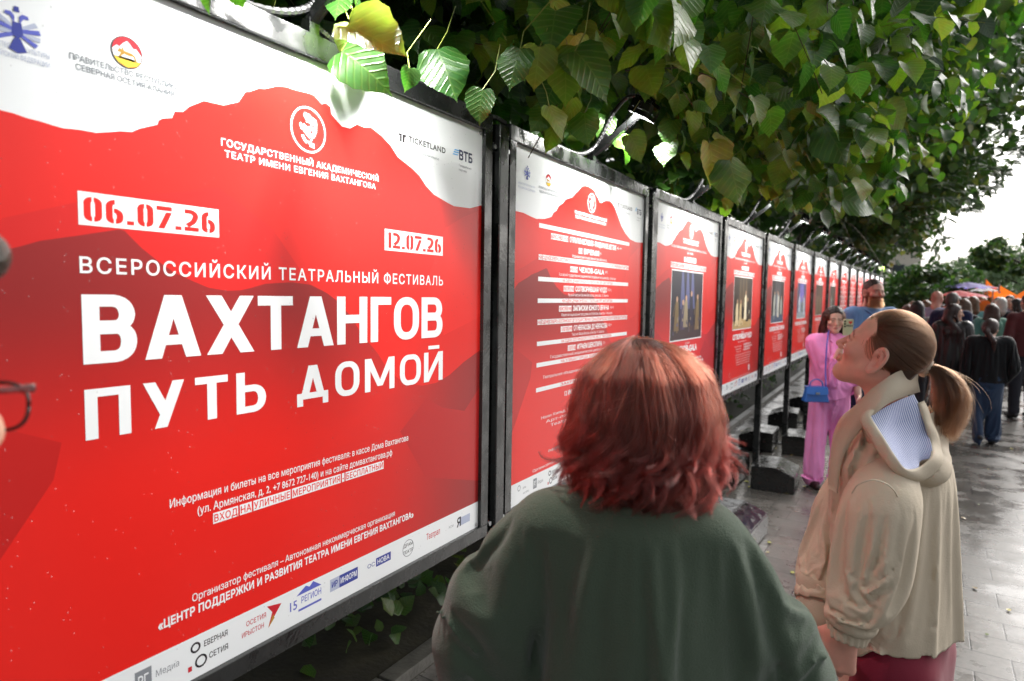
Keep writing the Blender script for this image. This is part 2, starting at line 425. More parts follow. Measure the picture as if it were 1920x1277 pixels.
SHADE = [(0, .60), (0.035, .626), (0.0707, 0.6385), (0.0844, 0.643), (0.1053, 0.6519), (0.1413, 0.6609), (0.1916, 0.6744), (0.198, 0.6733), (0.2092, 0.6617), (0.219, 0.6516), (0.2395, 0.6354), (0.2609, 0.6203), (0.2874, 0.6086), (0.3112, 0.5992), (0.3407, 0.595), (0.3628, 0.596), (0.3812, 0.6001), (0.406, 0.6074), (0.458, 0.6114), (0.4953, 0.6076), (0.5299, 0.5938), (0.5505, 0.5814), (0.5828, 0.5532), (0.6168, 0.51), (0.6528, 0.4758), (0.6844, 0.4356), (0.7175, 0.4129), (0.7522, 0.399), (0.7885, 0.391), (0.8344, 0.3917), (0.8829, 0.405), (0.9342, 0.4302), (1, 0.4548)]
FACE = [(700, 258), (735, 262), (765, 285), (795, 300), (800, 330), (798, 385), (780, 430), (745, 470), (778, 478), (780, 512), (740, 500), (710, 480), (690, 455), (676, 425), (690, 420), (710, 440), (728, 432), (700, 400), (688, 385), (672, 380), (662, 345), (672, 330), (684, 350), (690, 345), (700, 335), (712, 320), (705, 300), (694, 280)]
FACE_CUTS = [[(698, 322), (744, 330), (752, 340), (748, 352), (722, 358), (702, 346)], [(752, 344), (780, 344), (782, 356), (758, 360)], [(742, 352), (754, 354), (764, 404), (746, 410)], [(690, 392), (716, 420), (748, 448), (742, 466), (716, 456), (694, 424)], [(738, 432), (758, 438), (776, 428), (770, 444), (745, 448)], [(690, 282), (704, 296), (716, 318), (704, 334), (690, 312)], [(720, 470), (744, 492), (736, 500), (712, 480)]]
def portrait(s, cu, cv, r, mb, layer):
    """round portrait mark of the theatre"""
    s.ring(cu, cv, r, r*0.085, LETTER, layer, mb)
    k = r*s.h*0+r
    def cv2(p): return (cu*s.w+(p[0]-733)/114*k*0.86*1.0, cv*s.h-(p[1]-380-(p[0]-733)*0.12)/157*k*0.98)
    s.poly([cv2(p) for p in FACE], LETTER, layer, mb, scale=False)
    for c in FACE_CUTS: s.poly([cv2(p) for p in c], RED, layer+1, mb, scale=False)
def eagle(s, cu, cv, r, mb, layer):
    c = np.array([cu*s.w, cv*s.h]); P = lambda q: [tuple(c+np.array(p)*r) for p in q]
    for k in (1, -1):
        s.poly(P([(k*.12, .45), (k*.3, .75), (k*.55, .8), (k*.5, .95), (k*.25, .98), (k*.1, .8)]), VIOL, layer, mb, False)
        for q in range(4):
            a = 1.25-q*.42; s.poly(P([(k*.15, .3-q*.1), (k*.95*math.cos(a-.5)+k*.1, .95*math.sin(a-.5)+.1), (k*1.0*math.cos(a-.75)+k*.08, .95*math.sin(a-.75)+.1), (k*.15, .1-q*.1)]), VIOL if q % 2 else PALE, layer+q % 2, mb, False)
    s.poly(P([(-.2, .5), (.2, .5), (.26, -.1), (0, -.35), (-.26, -.1)]), BLUE, layer+2, mb, False)
    s.poly(P([(-.1, 1.3), (.1, 1.3), (.14, 1.02), (-.14, 1.02)]), BLUE, layer, mb, False)
    s.poly(P([(-.14, -.3), (.14, -.3), (.4, -.9), (0, -1.05), (-.4, -.9)]), BLUE, layer+1, mb, False)
def osset(s, cu, cv, r, mb, layer):
    c = np.array([cu*s.w, cv*s.h]); P = lambda q: [tuple(c+np.array(p)*r) for p in q]
    s.disc(cu, cv, r, CRIM, layer, mb)
    s.poly(P([(-.97, .02), (-.7, .3), (-.5, .25), (-.25, .55), (0, .75), (.2, .6), (.4, .35), (.6, .4), (.97, 0), (.9, -.42), (.5, -.5), (-.5, -.5), (-.9, -.42)]), WHITE, layer+1, mb, False)
    s.poly(P([(-.88, -.45), (-.3, -.36), (.3, -.36), (.88, -.45), (.6, -.79), (0, -.99), (-.6, -.79)]), YEL, layer+1, mb, False)
    s.poly(P([(-.65, -.1), (-.5, .16), (-.36, .1), (-.3, .3), (-.2, .05), (.3, .02), (.52, -.1), (.62, -.42), (.5, -.4), (.4, -.16), (.1, -.2), (-.2, -.14), (-.45, -.4), (-.55, -.38), (-.42, -.12)]), OCH, layer+2, mb, False)
    s.ring(cu, cv, r, r*.05, BLACKI, layer+2, mb)
def head_marks(s, L, small):
    """marks along the top edge of every poster, each a piece of its own"""
    m1, m2, mb, m4, m5 = MB(), MB(), MB(), MB(), MB()
    if not small:
        eagle(s, .0905, .892, .030, m1, L); osset(s, .2068, .9095, .0262, m2, L)
        for k, t in enumerate(('МИНИСТЕРСТВО КУЛЬТУРЫ', 'РОССИЙСКОЙ ФЕДЕРАЦИИ')): s.text(t, .058, .121, .8715-k*.010, .0058, PALE, L, mb=m1)
        s.text('ПРАВИТЕЛЬСТВО РЕСПУБЛИКИ', .1415, .2731, .8800, .0075, GREY, L, .012, mb=m2); s.text('СЕВЕРНАЯ ОСЕТИЯ-АЛАНИЯ', .1479, .2663, .8690, .0075, GREY, L, .012, mb=m2)
        portrait(s, .4925, .8775, .0500, mb, L)
        s.text('ГОСУДАРСТВЕННЫЙ АКАДЕМИЧЕСКИЙ', .3341, .6565, .8165, .0108, LETTER, L, .018, .05, mb=mb)
        s.text('ТЕАТР ИМЕНИ ЕВГЕНИЯ ВАХТАНГОВА', .3398, .6489, .8000, .0104, LETTER, L, .018, .05, mb=mb)
        tk = (.7116, .7335, .9085, .9245, .7405, .8603, .9135, .0125, .8945); vt = (.8848, .9082, .9175, .9315, .9095, .9605, .9110, .0215)
    else:
        eagle(s, .0727, .930, .022, m1, L); osset(s, .1963, .932, .0225, m2, L)
        for k, t in enumerate(('МИНИСТЕРСТВО КУЛЬТУРЫ', 'РОССИЙСКОЙ ФЕДЕРАЦИИ')): s.text(t, .025, .118, .896-k*.011, .0055, PALE, L, mb=m1)
        s.text('ПРАВИТЕЛЬСТВО РЕСПУБЛИКИ', .138, .262, .901, .0065, GREY, L, .012, mb=m2); s.text('СЕВЕРНАЯ ОСЕТИЯ-АЛАНИЯ', .142, .258, .890, .0065, GREY, L, .012, mb=m2)
        portrait(s, .5009, .906, .0410, mb, L)
        s.text('ГОСУДАРСТВЕННЫЙ АКАДЕМИЧЕСКИЙ', .3740, .6300, .8575, .0090, LETTER, L, .03, mb=mb)
        s.text('ТЕАТР ИМЕНИ ЕВГЕНИЯ ВАХТАНГОВА', .3785, .6250, .8440, .0086, LETTER, L, .03, mb=mb)
        tk = (.7239, .742, .9215, .9395, .748, .8723, .9255, .0125, .9085); vt = (.902, .922, .930, .9435, .925, .9732, .9205, .0195)
    a, b, c, d, e, f, bs, cp, sm = tk; w = (b-a)
    s.rect(a, d-.004, a+w*.42, d, BLACKI, L, m4); s.rect(a+w*.18, c, a+w*.42, d-.0042, BLACKI, L, m4); s.rect(a+w*.56, c, a+w*.80, d-.0001, BLACKI, L, m4); s.rect(a+w*.805, d-.004, a+w, d, BLACKI, L, m4)
    s.text('TICKETLAND', e, f, bs, cp, BLACKI, L, .022, mb=m4, track=.06)
    s.text('Официальный билетный оператор', e, f-.022, sm, .0052, GREY, L, mb=m4)
    a, b, c, d, e, f, bs, cp = vt
    for k in range(3):
        y = c+(d-c)*k/2.6; s.poly([(a+.003*k, y), (b-.004+.003*k, y+.001), (b+.003*k, y+(d-c)*.22), (a+.004+.003*k, y+(d-c)*.21)], SKYI, L, m5)
    s.text('ВТБ', e, f, bs, cp, NAVY, L, .03, mb=m5)
    s.text('Генеральный', e, f-.004, bs-.016, .0052, GREY, L, mb=m5); s.text('партнёр', e, e+.03, bs-.026, .0052, GREY, L, mb=m5)
    return [('coat_of_arms', m1), ('round_emblem', m2), ('theatre_mark', mb), ('ticket_logo', m4), ('bank_logo', m5)]
def sponsor_strip(s, L, small):
    mb = MB(); s.rect(0, 0, 1, .0634 if small else .0662, WHITE, L, mb); L += 1
    U = [.1554, .228, .3051, .3901, .4802, .5681, .6586, .7453, .8281, .9224]
    if small: U = [.075+.0945*i for i in range(10)]
    y = .033 if small else .036
    def T(st, c, w, vb, cap, m, b=.02): s.text(st, c-w*.45, c+w*.45, vb+cap*.08, cap*.84, m, L, b*.5, mb=mb)
    c = U[0]; s.ring(c-.018, y+.012, .010, .003, GREY, L, mb, 16); T('ДОМ', c+.012, .02, y+.004, .006, GREY); T('АКТЁРА', c+.022, .04, y-.012, .006, GREY)
    c = U[1]; s.rect(c-.032, y-.012, c-.010, y+.018, GREY, L, mb); s.text('РГ', c-.028, c-.014, y-.006, .016, WHITE, L+1, .02, mb=mb); T('Медиа', c+.012, .036, y-.004, .012, GREY, 0)
    c = U[2]; s.ring(c-.024, y+.012, .009, .0042, BLACKI, L, mb, 16); s.ring(c-.016, y-.013, .0115, .0042, BLACKI, L, mb, 16); T('ЕВЕРНАЯ', c+.008, .042, y+.006, .011, BLACKI, .03); T('СЕТИЯ', c+.012, .034, y-.017, .011, BLACKI, .03); s.rect(c-.036, y-.022, c-.030, y-.014, CRIM, L, mb)
    c = U[3]; T('ОСЕТИЯ', c-.008, .040, y+.004, .010, CRIM); T('ИРЫСТОН', c-.014, .044, y-.012, .010, CRIM); s.poly([(c+.012, y+.022), (c+.040, y+.016), (c+.014, y-.016), (c+.022, y+.008)], CRIM, L, mb); s.poly([(c+.014, y-.017), (c+.026, y-.004), (c+.024, y+.004)], OCH, L+1, mb)
    c = U[4]; T('15', c-.026, .016, y-.010, .020, VIOL, .03); T('РЕГИОН', c+.012, .048, y-.004, .014, VIOL, .02); s.poly([(c-.02, y+.014), (c, y+.026), (c+.008, y+.021), (c+.016, y+.028), (c+.034, y+.014)], VIOL, L, mb); s.rect(c-.016, y-.016, c+.034, y-.012, VIOL, L, mb)
    c = U[5]; s.rect(c-.012, y-.010, c+.034, y+.014, BLUE, L, mb); s.rect(c-.034, y-.010, c-.0125, y+.014, PALE, L, mb); s.text('ИР', c-.030, c-.016, y-.003, .011, BLUE, L+1, .03, mb=mb); s.text('ИНФОРМ', c-.009, c+.031, y-.003, .011, WHITE, L+1, .02, mb=mb)
    c = U[6]; s.rect(c-.008, y-.006, c+.034, y+.012, BLUE, L, mb); s.text('НОВА', c-.004, c+.030, y-.002, .010, WHITE, L+1, .02, mb=mb); T('ОС', c-.021, .022, y-.002, .010, BLUE, .01); s.rect(c-.034, y-.012, c+.020, y-.0105, GREY, L, mb)
    c = U[7]; s.ring(c, y, .024, .002, GREY, L, mb, 20); T('ДРАМ', c, .032, y+.003, .009, BLACKI); T('ТЕАТР', c, .034, y-.012, .009, BLACKI)
    c = U[8]; T('Театрал', c, .052, y-.005, .017, CRIM, .02)
    c = U[9]; T('АСИ', c-.030, .020, y-.004, .007, GREY, 0); s.rect(c+.002, y-.010, c+.044, y+.010, PALE, L, mb); s.text('Я', c-.008, c+.008, y-.010, .022, BLACKI, L+1, .03, mb=mb)
    return mb

# ---- the big lettering, drawn as constructed sans capitals
def big_letter(ch, w, tx, ty):
    P = []
    st = lambda path, closed=False: P.extend(stroke_poly(path, tx, ty, closed))
    q = lambda *a: P.append(np.array(a, float))
    h2, v2 = tx/2, ty/2
    if ch == 'В':
        q((0, 0), (tx, 0), (tx, 1), (0, 1))
        st(round_path([(h2, 1-v2), (w-h2-.02, 1-v2), (w-h2-.02, .535), (h2, .535)], [0, .2, .17, 0])); st(round_path([(h2, .51), (w-h2, .51), (w-h2, v2), (h2, v2)], [0, .17, .2, 0]))
    elif ch == 'А':
        k = .345*w; t = tx*1.12
        q((0, 0), (t, 0), (k+t, 1), (k, 1)); q((w-t, 0), (w, 0), (w-k, 1), (w-k-t, 1)); q((k*.26, .21), (w-k*.26, .21), (w-k*.37, .365), (k*.37, .365))
    elif ch == 'Х':
        t = tx*1.22; q((0, 0), (t, 0), (w, 1), (w-t, 1)); q((w-t, 0), (w, 0), (t, 1), (0, 1))
    elif ch == 'Т': q((0, 1-ty), (w, 1-ty), (w, 1), (0, 1)); q((w/2-h2, 0), (w/2+h2, 0), (w/2+h2, 1), (w/2-h2, 1))
    elif ch == 'Н': q((0, 0), (tx, 0), (tx, 1), (0, 1)); q((w-tx, 0), (w, 0), (w, 1), (w-tx, 1)); q((0, .44), (w, .44), (w, .44+ty), (0, .44+ty))
    elif ch == 'Г': q((0, 0), (tx, 0), (tx, 1), (0, 1)); q((0, 1-ty), (w, 1-ty), (w, 1), (0, 1))
    elif ch == 'П': q((0, 0), (tx, 0), (tx, 1), (0, 1)); q((w-tx, 0), (w, 0), (w, 1), (w-tx, 1)); q((0, 1-ty), (w, 1-ty), (w, 1), (0, 1))
    elif ch == 'О':
        r = .30; pts = []
        for (x, y, a0) in ((w-h2-r, 1-v2-r, 0), (h2+r, 1-v2-r, 90), (h2+r, v2+r, 180), (w-h2-r, v2+r, 270)):
            rx = min(r, w/2-h2)
            for a in range(0, 91, 15): pts.append((min(max(x, h2+rx), w-h2-rx)+rx*math.cos(R_(a0+a)), y+r*math.sin(R_(a0+a))))
        k = [pts[0]]
        for p_ in pts[1:]:
            if math.dist(p_, k[-1]) > 1e-3: k.append(p_)
        if math.dist(k[0], k[-1]) < 1e-3: k.pop()
        st(k, True)
    elif ch == 'У':
        t = tx*1.12; q((w-t, 1), (w, 1), (.30*w+t*.9, 0), (.30*w-.04, 0)) ; q((0, 1), (t, 1), (w*.56+t*.3, .36), (w*.46, .27), (w*.40, .27))
    elif ch == 'Ь':
        q((0, 0), (tx, 0), (tx, 1), (0, 1)); st(round_path([(h2, .60), (w-h2, .60), (w-h2, v2), (h2, v2)], [0, .24, .24, 0]))
    elif ch == 'Д':
        t = tx*1.1; q((.10*w, .1), (.10*w+t, .1), (.36*w+t, 1), (.36*w, 1)); q((.90*w-t, .1), (.90*w, .1), (.64*w, 1), (.64*w-t, 1))
        q((0, .1), (w, .1), (w, .1+ty), (0, .1+ty)); q((0, -.08), (tx*.85, -.08), (tx*.85, .14), (0, .14)); q((w-tx*.85, -.08), (w, -.08), (w, .14), (w-tx*.85, .14))
    elif ch == 'М':
        q((0, 0), (tx, 0), (tx, 1), (0, 1)); q((w-tx, 0), (w, 0), (w, 1), (w-tx, 1)); t = tx*1.15
        q((0, 1), (t, 1), (w/2+t*.42, .14), (w/2-t*.42, .14)); q((w-t, 1), (w, 1), (w/2+t*.42, .14), (w/2-t*.42, .14))
    elif ch == 'Й':
        q((0, 0), (tx, 0), (tx, 1), (0, 1)); q((w-tx, 0), (w, 0), (w, 1), (w-tx, 1)); q((0, 0), (tx*1.1, 0), (w, 1), (w-tx*1.1, 1)); q((w*.22, 1.10), (w*.80, 1.10), (w*.80, 1.22), (w*.22, 1.22))
    out = []
    for c in P:
        out.append(c)
    if ch != 'О':
        out = [c if (c[:, 0]*np.roll(c[:, 1], -1)-c[:, 1]*np.roll(c[:, 0], -1)).sum() > 0 else c[::-1] for c in out]
    return fill(out)
def stencil_digit(ch, t=.24):
    w = .62; h = t/2; g = .035; P = []
    st = lambda path: P.extend(stroke_poly(path, t, t*.78)); q = lambda *a: P.append(np.array(a, float)); v2 = t*.39
    if ch == '0':
        st(round_path([(w/2-g, 1-v2), (h, 1-v2), (h, v2), (w/2-g, v2)], [0, .3, .3, 0])); st(round_path([(w/2+g, 1-v2), (w-h, 1-v2), (w-h, v2), (w/2+g, v2)], [0, .3, .3, 0]))
    elif ch == '6':
        st(round_path([(w*.52, 1-v2), (h, 1-v2), (h, v2), (w/2-g, v2)], [0, .35, .3, 0])); st(round_path([(w/2-.02, .55), (w-h, .55), (w-h, v2), (w/2+g, v2)], [0, .2, .25, 0]))
    elif ch == '7': q((0, 1-t*.78), (w, 1-t*.78), (w, 1), (0, 1)); q((w-t*1.0, .74), (w, .74), (t*1.25, 0), (t*.2, 0))
    elif ch == '2': st(round_path([(.02, 1-v2), (w-h, 1-v2), (w-h, .60), (.36, .42), (h, .24)], [0, .25, .2, 0, 0])); q((0, 0), (w, 0), (w, t*.78), (0, t*.78))
    elif ch == '1': w = .36; q((w-t, 0), (w, 0), (w, 1), (w-t, 1)); q((0, .74), (w-t-.04, .86), (w-t-.04, 1), (w-t*1.2, 1))
    elif ch == '.': w = .26; q((0, 0), (w, 0), (w, .17), (0, .17))
    P = [c if (c[:, 0]*np.roll(c[:, 1], -1)-c[:, 1]*np.roll(c[:, 0], -1)).sum() > 0 else c[::-1] for c in P]
    return (w,)+fill(P)
def stencil(s, st, u0, u1, vb, cap, m, L, mb):
    items = [stencil_digit(c) for c in st]; gap = .13; tot = sum(i[0] for i in items)+gap*(len(items)-1); k = (u1-u0)*s.w/tot; x = u0*s.w
    for w, v, f in items:
        mb.add(s.to3(np.stack([v[:, 0]*k+x, v[:, 1]*cap*s.h+vb*s.h], 1), L), f, m); x += (w+gap)*k

def base_art(s, ridge):
    s.mb.box((-0.004, 0, 0), (0, s.w, s.h), WHITE)
    s.poly([(0, .05)]+[(1, .05)]+ridge[::-1], RED, 1)
    s.poly([(0, .64), (0, .655), (.0682, .6742), (.1422, .7029), (.33, .752), (.42, .70), (.5, .60), (.3, .56), (.1, .60)], RED2, 2)
    s.poly([(1, .805), (.93, .78), (.86, .745), (.80, .62), (.86, .50), (1, .54)], ink('ink_red_lighter', srgb(232, 42, 36)), 2)
    s.poly([(0, .055)]+[(1, .055)]+SHADE[::-1], MOUNT, 3)
    s.poly([(0, .46), (.12, .40), (0.1101, 0.3545), (0.0556, 0.2722), (0, .19)], RED3, 4)
    s.poly([(1, .36), (.94, .31), (.86, .33), (.80, .36), (.72, .30), (.80, .18), (1, .12)], ink('ink_red_facet', srgb(182, 36, 36)), 4)

def poster_main(s):
    base_art(s, RIDGE1); subs = []
    subs += head_marks(s, 6, False)
    mb = MB(); cap = .0888
    VA = [(.146, .21), (.22, .298), (.307, .385), (.392, .458), (.466, .545), (.553, .627), (.636, .692), (.7, .776), (.784, .855)]
    PU = [(.146, .2), (.216, .272), (.288, .339), (.353, .405), (.465, .532), (.548, .607), (.621, .702), (.718, .783), (.793, .857)]
    for st, bx, vb, cp, tx, ty in (('ВАХТАНГОВ', VA, .4968, .0905, .235, .175), ('ПУТЬДОМОЙ', PU, .3972, .0665, .235, .165)):
        for ch, (a, b) in zip(st, bx):
            k = cp*s.h; v, f = big_letter(ch, (b-a)*s.w/k, tx, ty)
            mb.add(s.to3(np.stack([v[:, 0]*k+a*s.w, v[:, 1]*k+vb*s.h], 1), 6), f, LETTER)
    s.text('ВСЕРОССИЙСКИЙ ТЕАТРАЛЬНЫЙ ФЕСТИВАЛЬ', .1452, .8555, .6150, .0205, LETTER, 6, .014, .10, mb=mb)
    subs.append(('headline', mb))
    for a, b, v0, v1, t in ((.1455, .3287, .6760, .7185), (.6735, .8538, .6822, .7254)) and ((.1455, .3287, .6760, .7185, '06.07.26'), (.6735, .8538, .6822, .7254, '12.07.26')):
        mb = MB(); s.rect(a, v0, b, v1, LETTER, 5, mb); stencil(s, t, a+.006, b-.006, v0+.0055, v1-v0-.0115, RED, 6, mb); subs.append(('date_label', mb))
    s.text('Информация и билеты на все мероприятия фестиваля: в кассе Дома Вахтангова', .2482, .7439, .2765, .0128, LETTER, 6, .008)
    s.text('(ул. Армянская, д. 2, +7 8672 727-140) и на сайте домвахтангова.рф', .2881, .696, .2545, .0128, LETTER, 6, .008)
    s.text('ВХОД НА УЛИЧНЫЕ МЕРОПРИЯТИЯ - БЕСПЛАТНЫЙ', .3136, .6700, .2345, .0115, RED, 7, .018, .04, box=LETTER)
    s.text('Организатор фестиваля – Автономная некоммерческая организация', .2776, .7044, .1215, .0120, LETTER, 6, .008)
    s.text('«ЦЕНТР ПОДДЕРЖКИ И РАЗВИТИЯ ТЕАТРА ИМЕНИ ЕВГЕНИЯ ВАХТАНГОВА»', .2283, .7618, .1010, .0128, LETTER, 6, .035, .03)
    subs.append(('sponsor_strip', sponsor_strip(s, 7, False)))
    return subs
def poster_schedule(s):
    base_art(s, RIDGE2); subs = head_marks(s, 6, True)
    L = 6
    def bar(v, t, a=.30, b=.70): 
        s.rect(.145, v-.0065, .852, v+.0065, LETTER, L); s.text(t, a, b, v-.0045, .0090, RED, L+1, .018)
    def boxed(v, t): s.text(t, .147, .851, v-.005, .0105, RED, L+1, .018, box=LETTER)
    def ev(v, d, t, tail, u0, u1, sm, su0, su1):
        k = u0+(u1-u0)*.22; e = u1-(u1-u0)*.10
        s.text(d, u0, k-.012, v-.007, .0120, RED, L+1, .02, box=LETTER); s.text(t, k, e, v-.0085, .0165, LETTER, L, .03); s.text(tail, e+.008, u1, v-.004, .010, LETTER, L)
        s.text(sm, su0, su1, v-.0245, .0090, LETTER, L)
    bar(.796, 'ПРИ ПОДДЕРЖКЕ МИНИСТЕРСТВА', .44, .66)
    ev(.7725, '6 ИЮЛЯ В 18:00', 'ОТКРЫТИЕ ФЕСТИВАЛЯ - ПРАЗДНИЧНОЕ ШЕСТВИЕ', '6+', .2197, .7796, ' ', .3, .4); s.rect(.27, .7588, .7285, .760, LETTER, L)
    ev(.742, '6 ИЮЛЯ В 19:00', 'ВРЕМЯ', '18+', .4084, .59, 'Владикавказский государственный театр «Вахтангов»', .3641, .641)
    boxed(.705, 'НА СЦЕНЕ СЕВЕРО-ОСЕТИНСКОГО ГОСУДАРСТВЕННОГО АКАДЕМИЧЕСКОГО ТЕАТРА ИМ. ВАХТАНГОВА')
    ev(.680, '8 ИЮЛЯ В 19:00', 'ЧЕХОВ-GALA', '(16+)', .351, .6485, 'Российский государственный академический молодёжный театр, режиссёр - А. Бородин', .2751, .7272)
    bar(.6417, 'НА СЦЕНЕ ДРАМАТИЧЕСКОГО ТЕАТРА ИМ. ЕВГ. ВАХТАНГОВА'); ev(.6175, '9 ИЮЛЯ В 19:00', 'СОТВОРИВШАЯ ЧУДО', '(12+)', .3087, .6864, 'Русский театр им. Евгения Вахтангова, режиссёр - В. Ливанов', .3407, .6615)
    bar(.5785, 'НА СЦЕНЕ ДРАМАТИЧЕСКОГО ТЕАТРА ИМ. ЕВГ. ВАХТАНГОВА'); ev(.5545, '10 ИЮЛЯ В 19:00', 'ЗАПИСКИ ЮНОГО ВРАЧА', '(16+)', .2822, .7144, 'Марийский национальный театр драмы им. М. Шкетана, режиссёр - Р. Алексеев', .2976, .7012)
    boxed(.515, 'НА СЦЕНЕ СЕВЕРО-ОСЕТИНСКОГО ГОСУДАРСТВЕННОГО АКАДЕМИЧЕСКОГО ТЕАТРА ИМ. ВАХТАНГОВА')
    ev(.490, '11 ИЮЛЯ В 19:00', 'ОТ НЕКРАСОВА ДО НЕКРАСОВА', '12+', .2965, .70, 'Театр им. Фёдора Волкова, режиссёр - К. Карманов', .3724, .6318)
    bar(.452, 'НА СЦЕНЕ ОСЕТИНСКОГО ТЕАТРА ИМ. В. ТХАПСАЕВА'); ev(.4275, '12 ИЮЛЯ В 19:00', 'ИГРАЕМ ШЕКСПИРА', '12+', .3478, .6444, 'Государственный академический центральный театр кукол', .2291, .765)
    bar(.389, 'НА УЛИЦАХ ГОРОДА, ВХОД СВОБОДНЫЙ'); s.text('Театральное объединение Республики, режиссёр - Г. Сабаев', .1847, .80, .345, .0095, LETTER, L)
    bar(.315, 'ЗАКРЫТИЕ ФЕСТИВАЛЯ'); s.text('12 ИЮЛЯ В 17:00 ДОРОГА К ДОМУ', .33, .67, .275, .015, LETTER, L, .03)
    for k, t in enumerate(('Нани Кильд, Группа «Дхоль», кукольный театр', 'Арт-парад. Уличный театр', 'Театр фольклорного танца')): s.text(t, .18+.03*k, .80-.03*k, .223-.016*k, .009, LETTER, L)
    s.rect(.2735, .131, .73, .132, LETTER, L)
    s.text('Информация и билеты на все мероприятия фестиваля: в кассе Дома', .23, .77, .113, .0085, LETTER, L); s.text('Организатор фестиваля - Автономная некоммерческая организация', .1342, .86, .072, .0085, LETTER, L)
    subs.append(('sponsor_strip', sponsor_strip(s, 7, True)))
    return subs
def stage_photo(s, seed, bg, cols, nfig):
    r = random.Random(seed); mb = MB(); L = 7; u0, u1, v0, v1 = .232, .722, .383, .709
    s.rect(u0-.006, v0-.006, u1+.006, v1+.006, LETTER, 6, mb); s.rect(u0, v0, u1, v1, ink('photo_back_%d' % seed, bg), L, mb)
    mm = [ink('photo_tone_%d_%d' % (seed, i), c) for i, c in enumerate(cols)]
    X = lambda a: u0+(u1-u0)*a; Y = lambda a: v0+(v1-v0)*a
    for k in range(3):
        a = .3+.16*k; s.poly([(X(a), Y(.998)), (X(a+.05), Y(.998)), (X(a+.13), Y(.45)), (X(a-.03), Y(.45))], mm[0], L+1+k % 2, mb)
    s.poly([(X(.002), Y(.002)), (X(.998), Y(.002)), (X(.998), Y(.16)), (X(.6), Y(.2)), (X(.002), Y(.15))], mm[1], L+3, mb)
    for k in range(nfig):
        x = .12+.76*(k+.5)/nfig+r.uniform(-.05, .05); b = r.uniform(.05, .2); h = r.uniform(.42, .62); w = .075; m = mm[2+k % (len(mm)-2)]; l = L+4+k % 3
        s.poly([(X(x-w), Y(b)), (X(x+w), Y(b)), (X(x+w*.8), Y(b+h*.5)), (X(x+w*.55), Y(b+h*.86)), (X(x-w*.5), Y(b+h*.86)), (X(x-w*.8), Y(b+h*.45))], m, l, mb)
        s.disc(X(x), Y(b+h*.93), .0185, ink('photo_skin', srgb(190, 150, 120)), l+1, mb, 10)
        s.poly([(X(x-w*.8), Y(b+h*.78)), (X(x-w*.6), Y(b+h*.8)), (X(x-w*1.3), Y(b+h*.42)), (X(x-w*1.5), Y(b+h*.44))], m, l+1, mb)
    for k in range(26):
        x = r.uniform(.04, .94); y = r.uniform(.02, .30); w = r.uniform(.012, .04); h = r.uniform(.02, .08)
        s.poly([(X(x), Y(y)), (X(min(.99, x+w)), Y(y)), (X(min(.99, x+w*.6)), Y(y+h)), (X(x), Y(y+h*.8))], mm[k % len(mm)], L+8+k % 2, mb)
    return mb
def poster_play(s, name, date, theatre, seed, bg, cols, nfig):
    base_art(s, RIDGE2); subs = head_marks(s, 6, True); L = 6
    s.text('НА СЦЕНЕ СЕВЕРО-ОСЕТИНСКОГО ГОСУДАРСТВЕННОГО ТЕАТРА ИМ. В. ТХАПСАЕВА', .21, .775, .816, .0098, LETTER, L, .01); s.text('12+ 19:00', .45, .54, .796, .010, LETTER, L, .02)
    s.rect(.16, .784, .84, .7852, LETTER, L); s.rect(.16, .752, .84, .7532, LETTER, L)
    s.text(date, .40, .595, .7575, .0225, LETTER, L, .06)
    s.text(theatre, .212, .776, .7265, .0170, RED, L+1, .03, box=LETTER)
    subs.append(('photograph', stage_photo(s, seed, bg, cols, nfig)))
    s.text('драма', .46, .53, .357, .010, LETTER, L); c = min(.34, .016*len(name)); s.text(name, .5-c, .5+c, .318, .031, LETTER, L, .05)
    s.text('режиссёр-постановщик спектакля', .38, .62, .296, .009, LETTER, L)
    for k, (a, b) in enumerate(((.30, .48), (.33, .47), (.36, .46))): s.text('Художник театра', a, b, .268-.017*k, .009, LETTER, L)
    for k, (a, b) in enumerate(((.53, .74), (.55, .78), (.53, .72))): s.text('НАРОДНЫЙ АРТИСТ РФ', a, b, .270-.017*k, .011, LETTER, L, .03)
    for k in range(5): s.text('в спектакле заняты артисты труппы театра', .32+.012*k, .76-.01*k, .214-.016*k, .008, LETTER, L)
    s.rect(.70, .092, .735, .130, LETTER, L); s.ring(.20, .105, .018, .002, LETTER, L); s.rect(.235, .083, .69, .0838, LETTER, L); s.text('Организатор фестиваля - Автономная некоммерческая организация', .24, .76, .071, .0075, LETTER, L)
    subs.append(('sponsor_strip', sponsor_strip(s, 7, True)))
    return subs

PHOTO_LBL = {}
BOARD_INFO = {
 1: 'red and white festival board nearest the camera with the big headline and two dates',
 2: 'red board listing the programme line by line, behind the red-haired woman',
 3: 'red board with a dark blue stage picture, next past the programme board',
 4: 'red board with a picture of actors in pale cream robes',
 5: 'red board with a picture of grey blue figures on black, past the cream robes board',
 6: 'red board with a violet blue picture, its right edge meeting the pink woman',
 7: 'red board with a narrow brown picture, above the pink woman\'s long hair',
 8: 'red board with a dark green picture, left of the text-only boards',
 9: 'first text-only red board, just left of the bearded man\'s head',
 10: 'second text-only red board, touching the bearded man\'s ear',
 11: 'red board showing above the left side of the bearded man\'s hair',
 12: 'red board showing above the middle of the bearded man\'s hair',
 13: 'red board showing above the right side of the bearded man\'s hair',
 14: 'last but one board of the row, right of the bearded man\'s face',
 15: 'farthest and smallest board at the end of the row, beside the dark bush'}
def rel_posts(side): return side
CABLE = mat('corrugated_cable', (0.02, 0.02, 0.021, 1), 0.3, spec=0.6)
LEDM = bpy.data.materials.new('led_lens'); LEDM.use_nodes = True
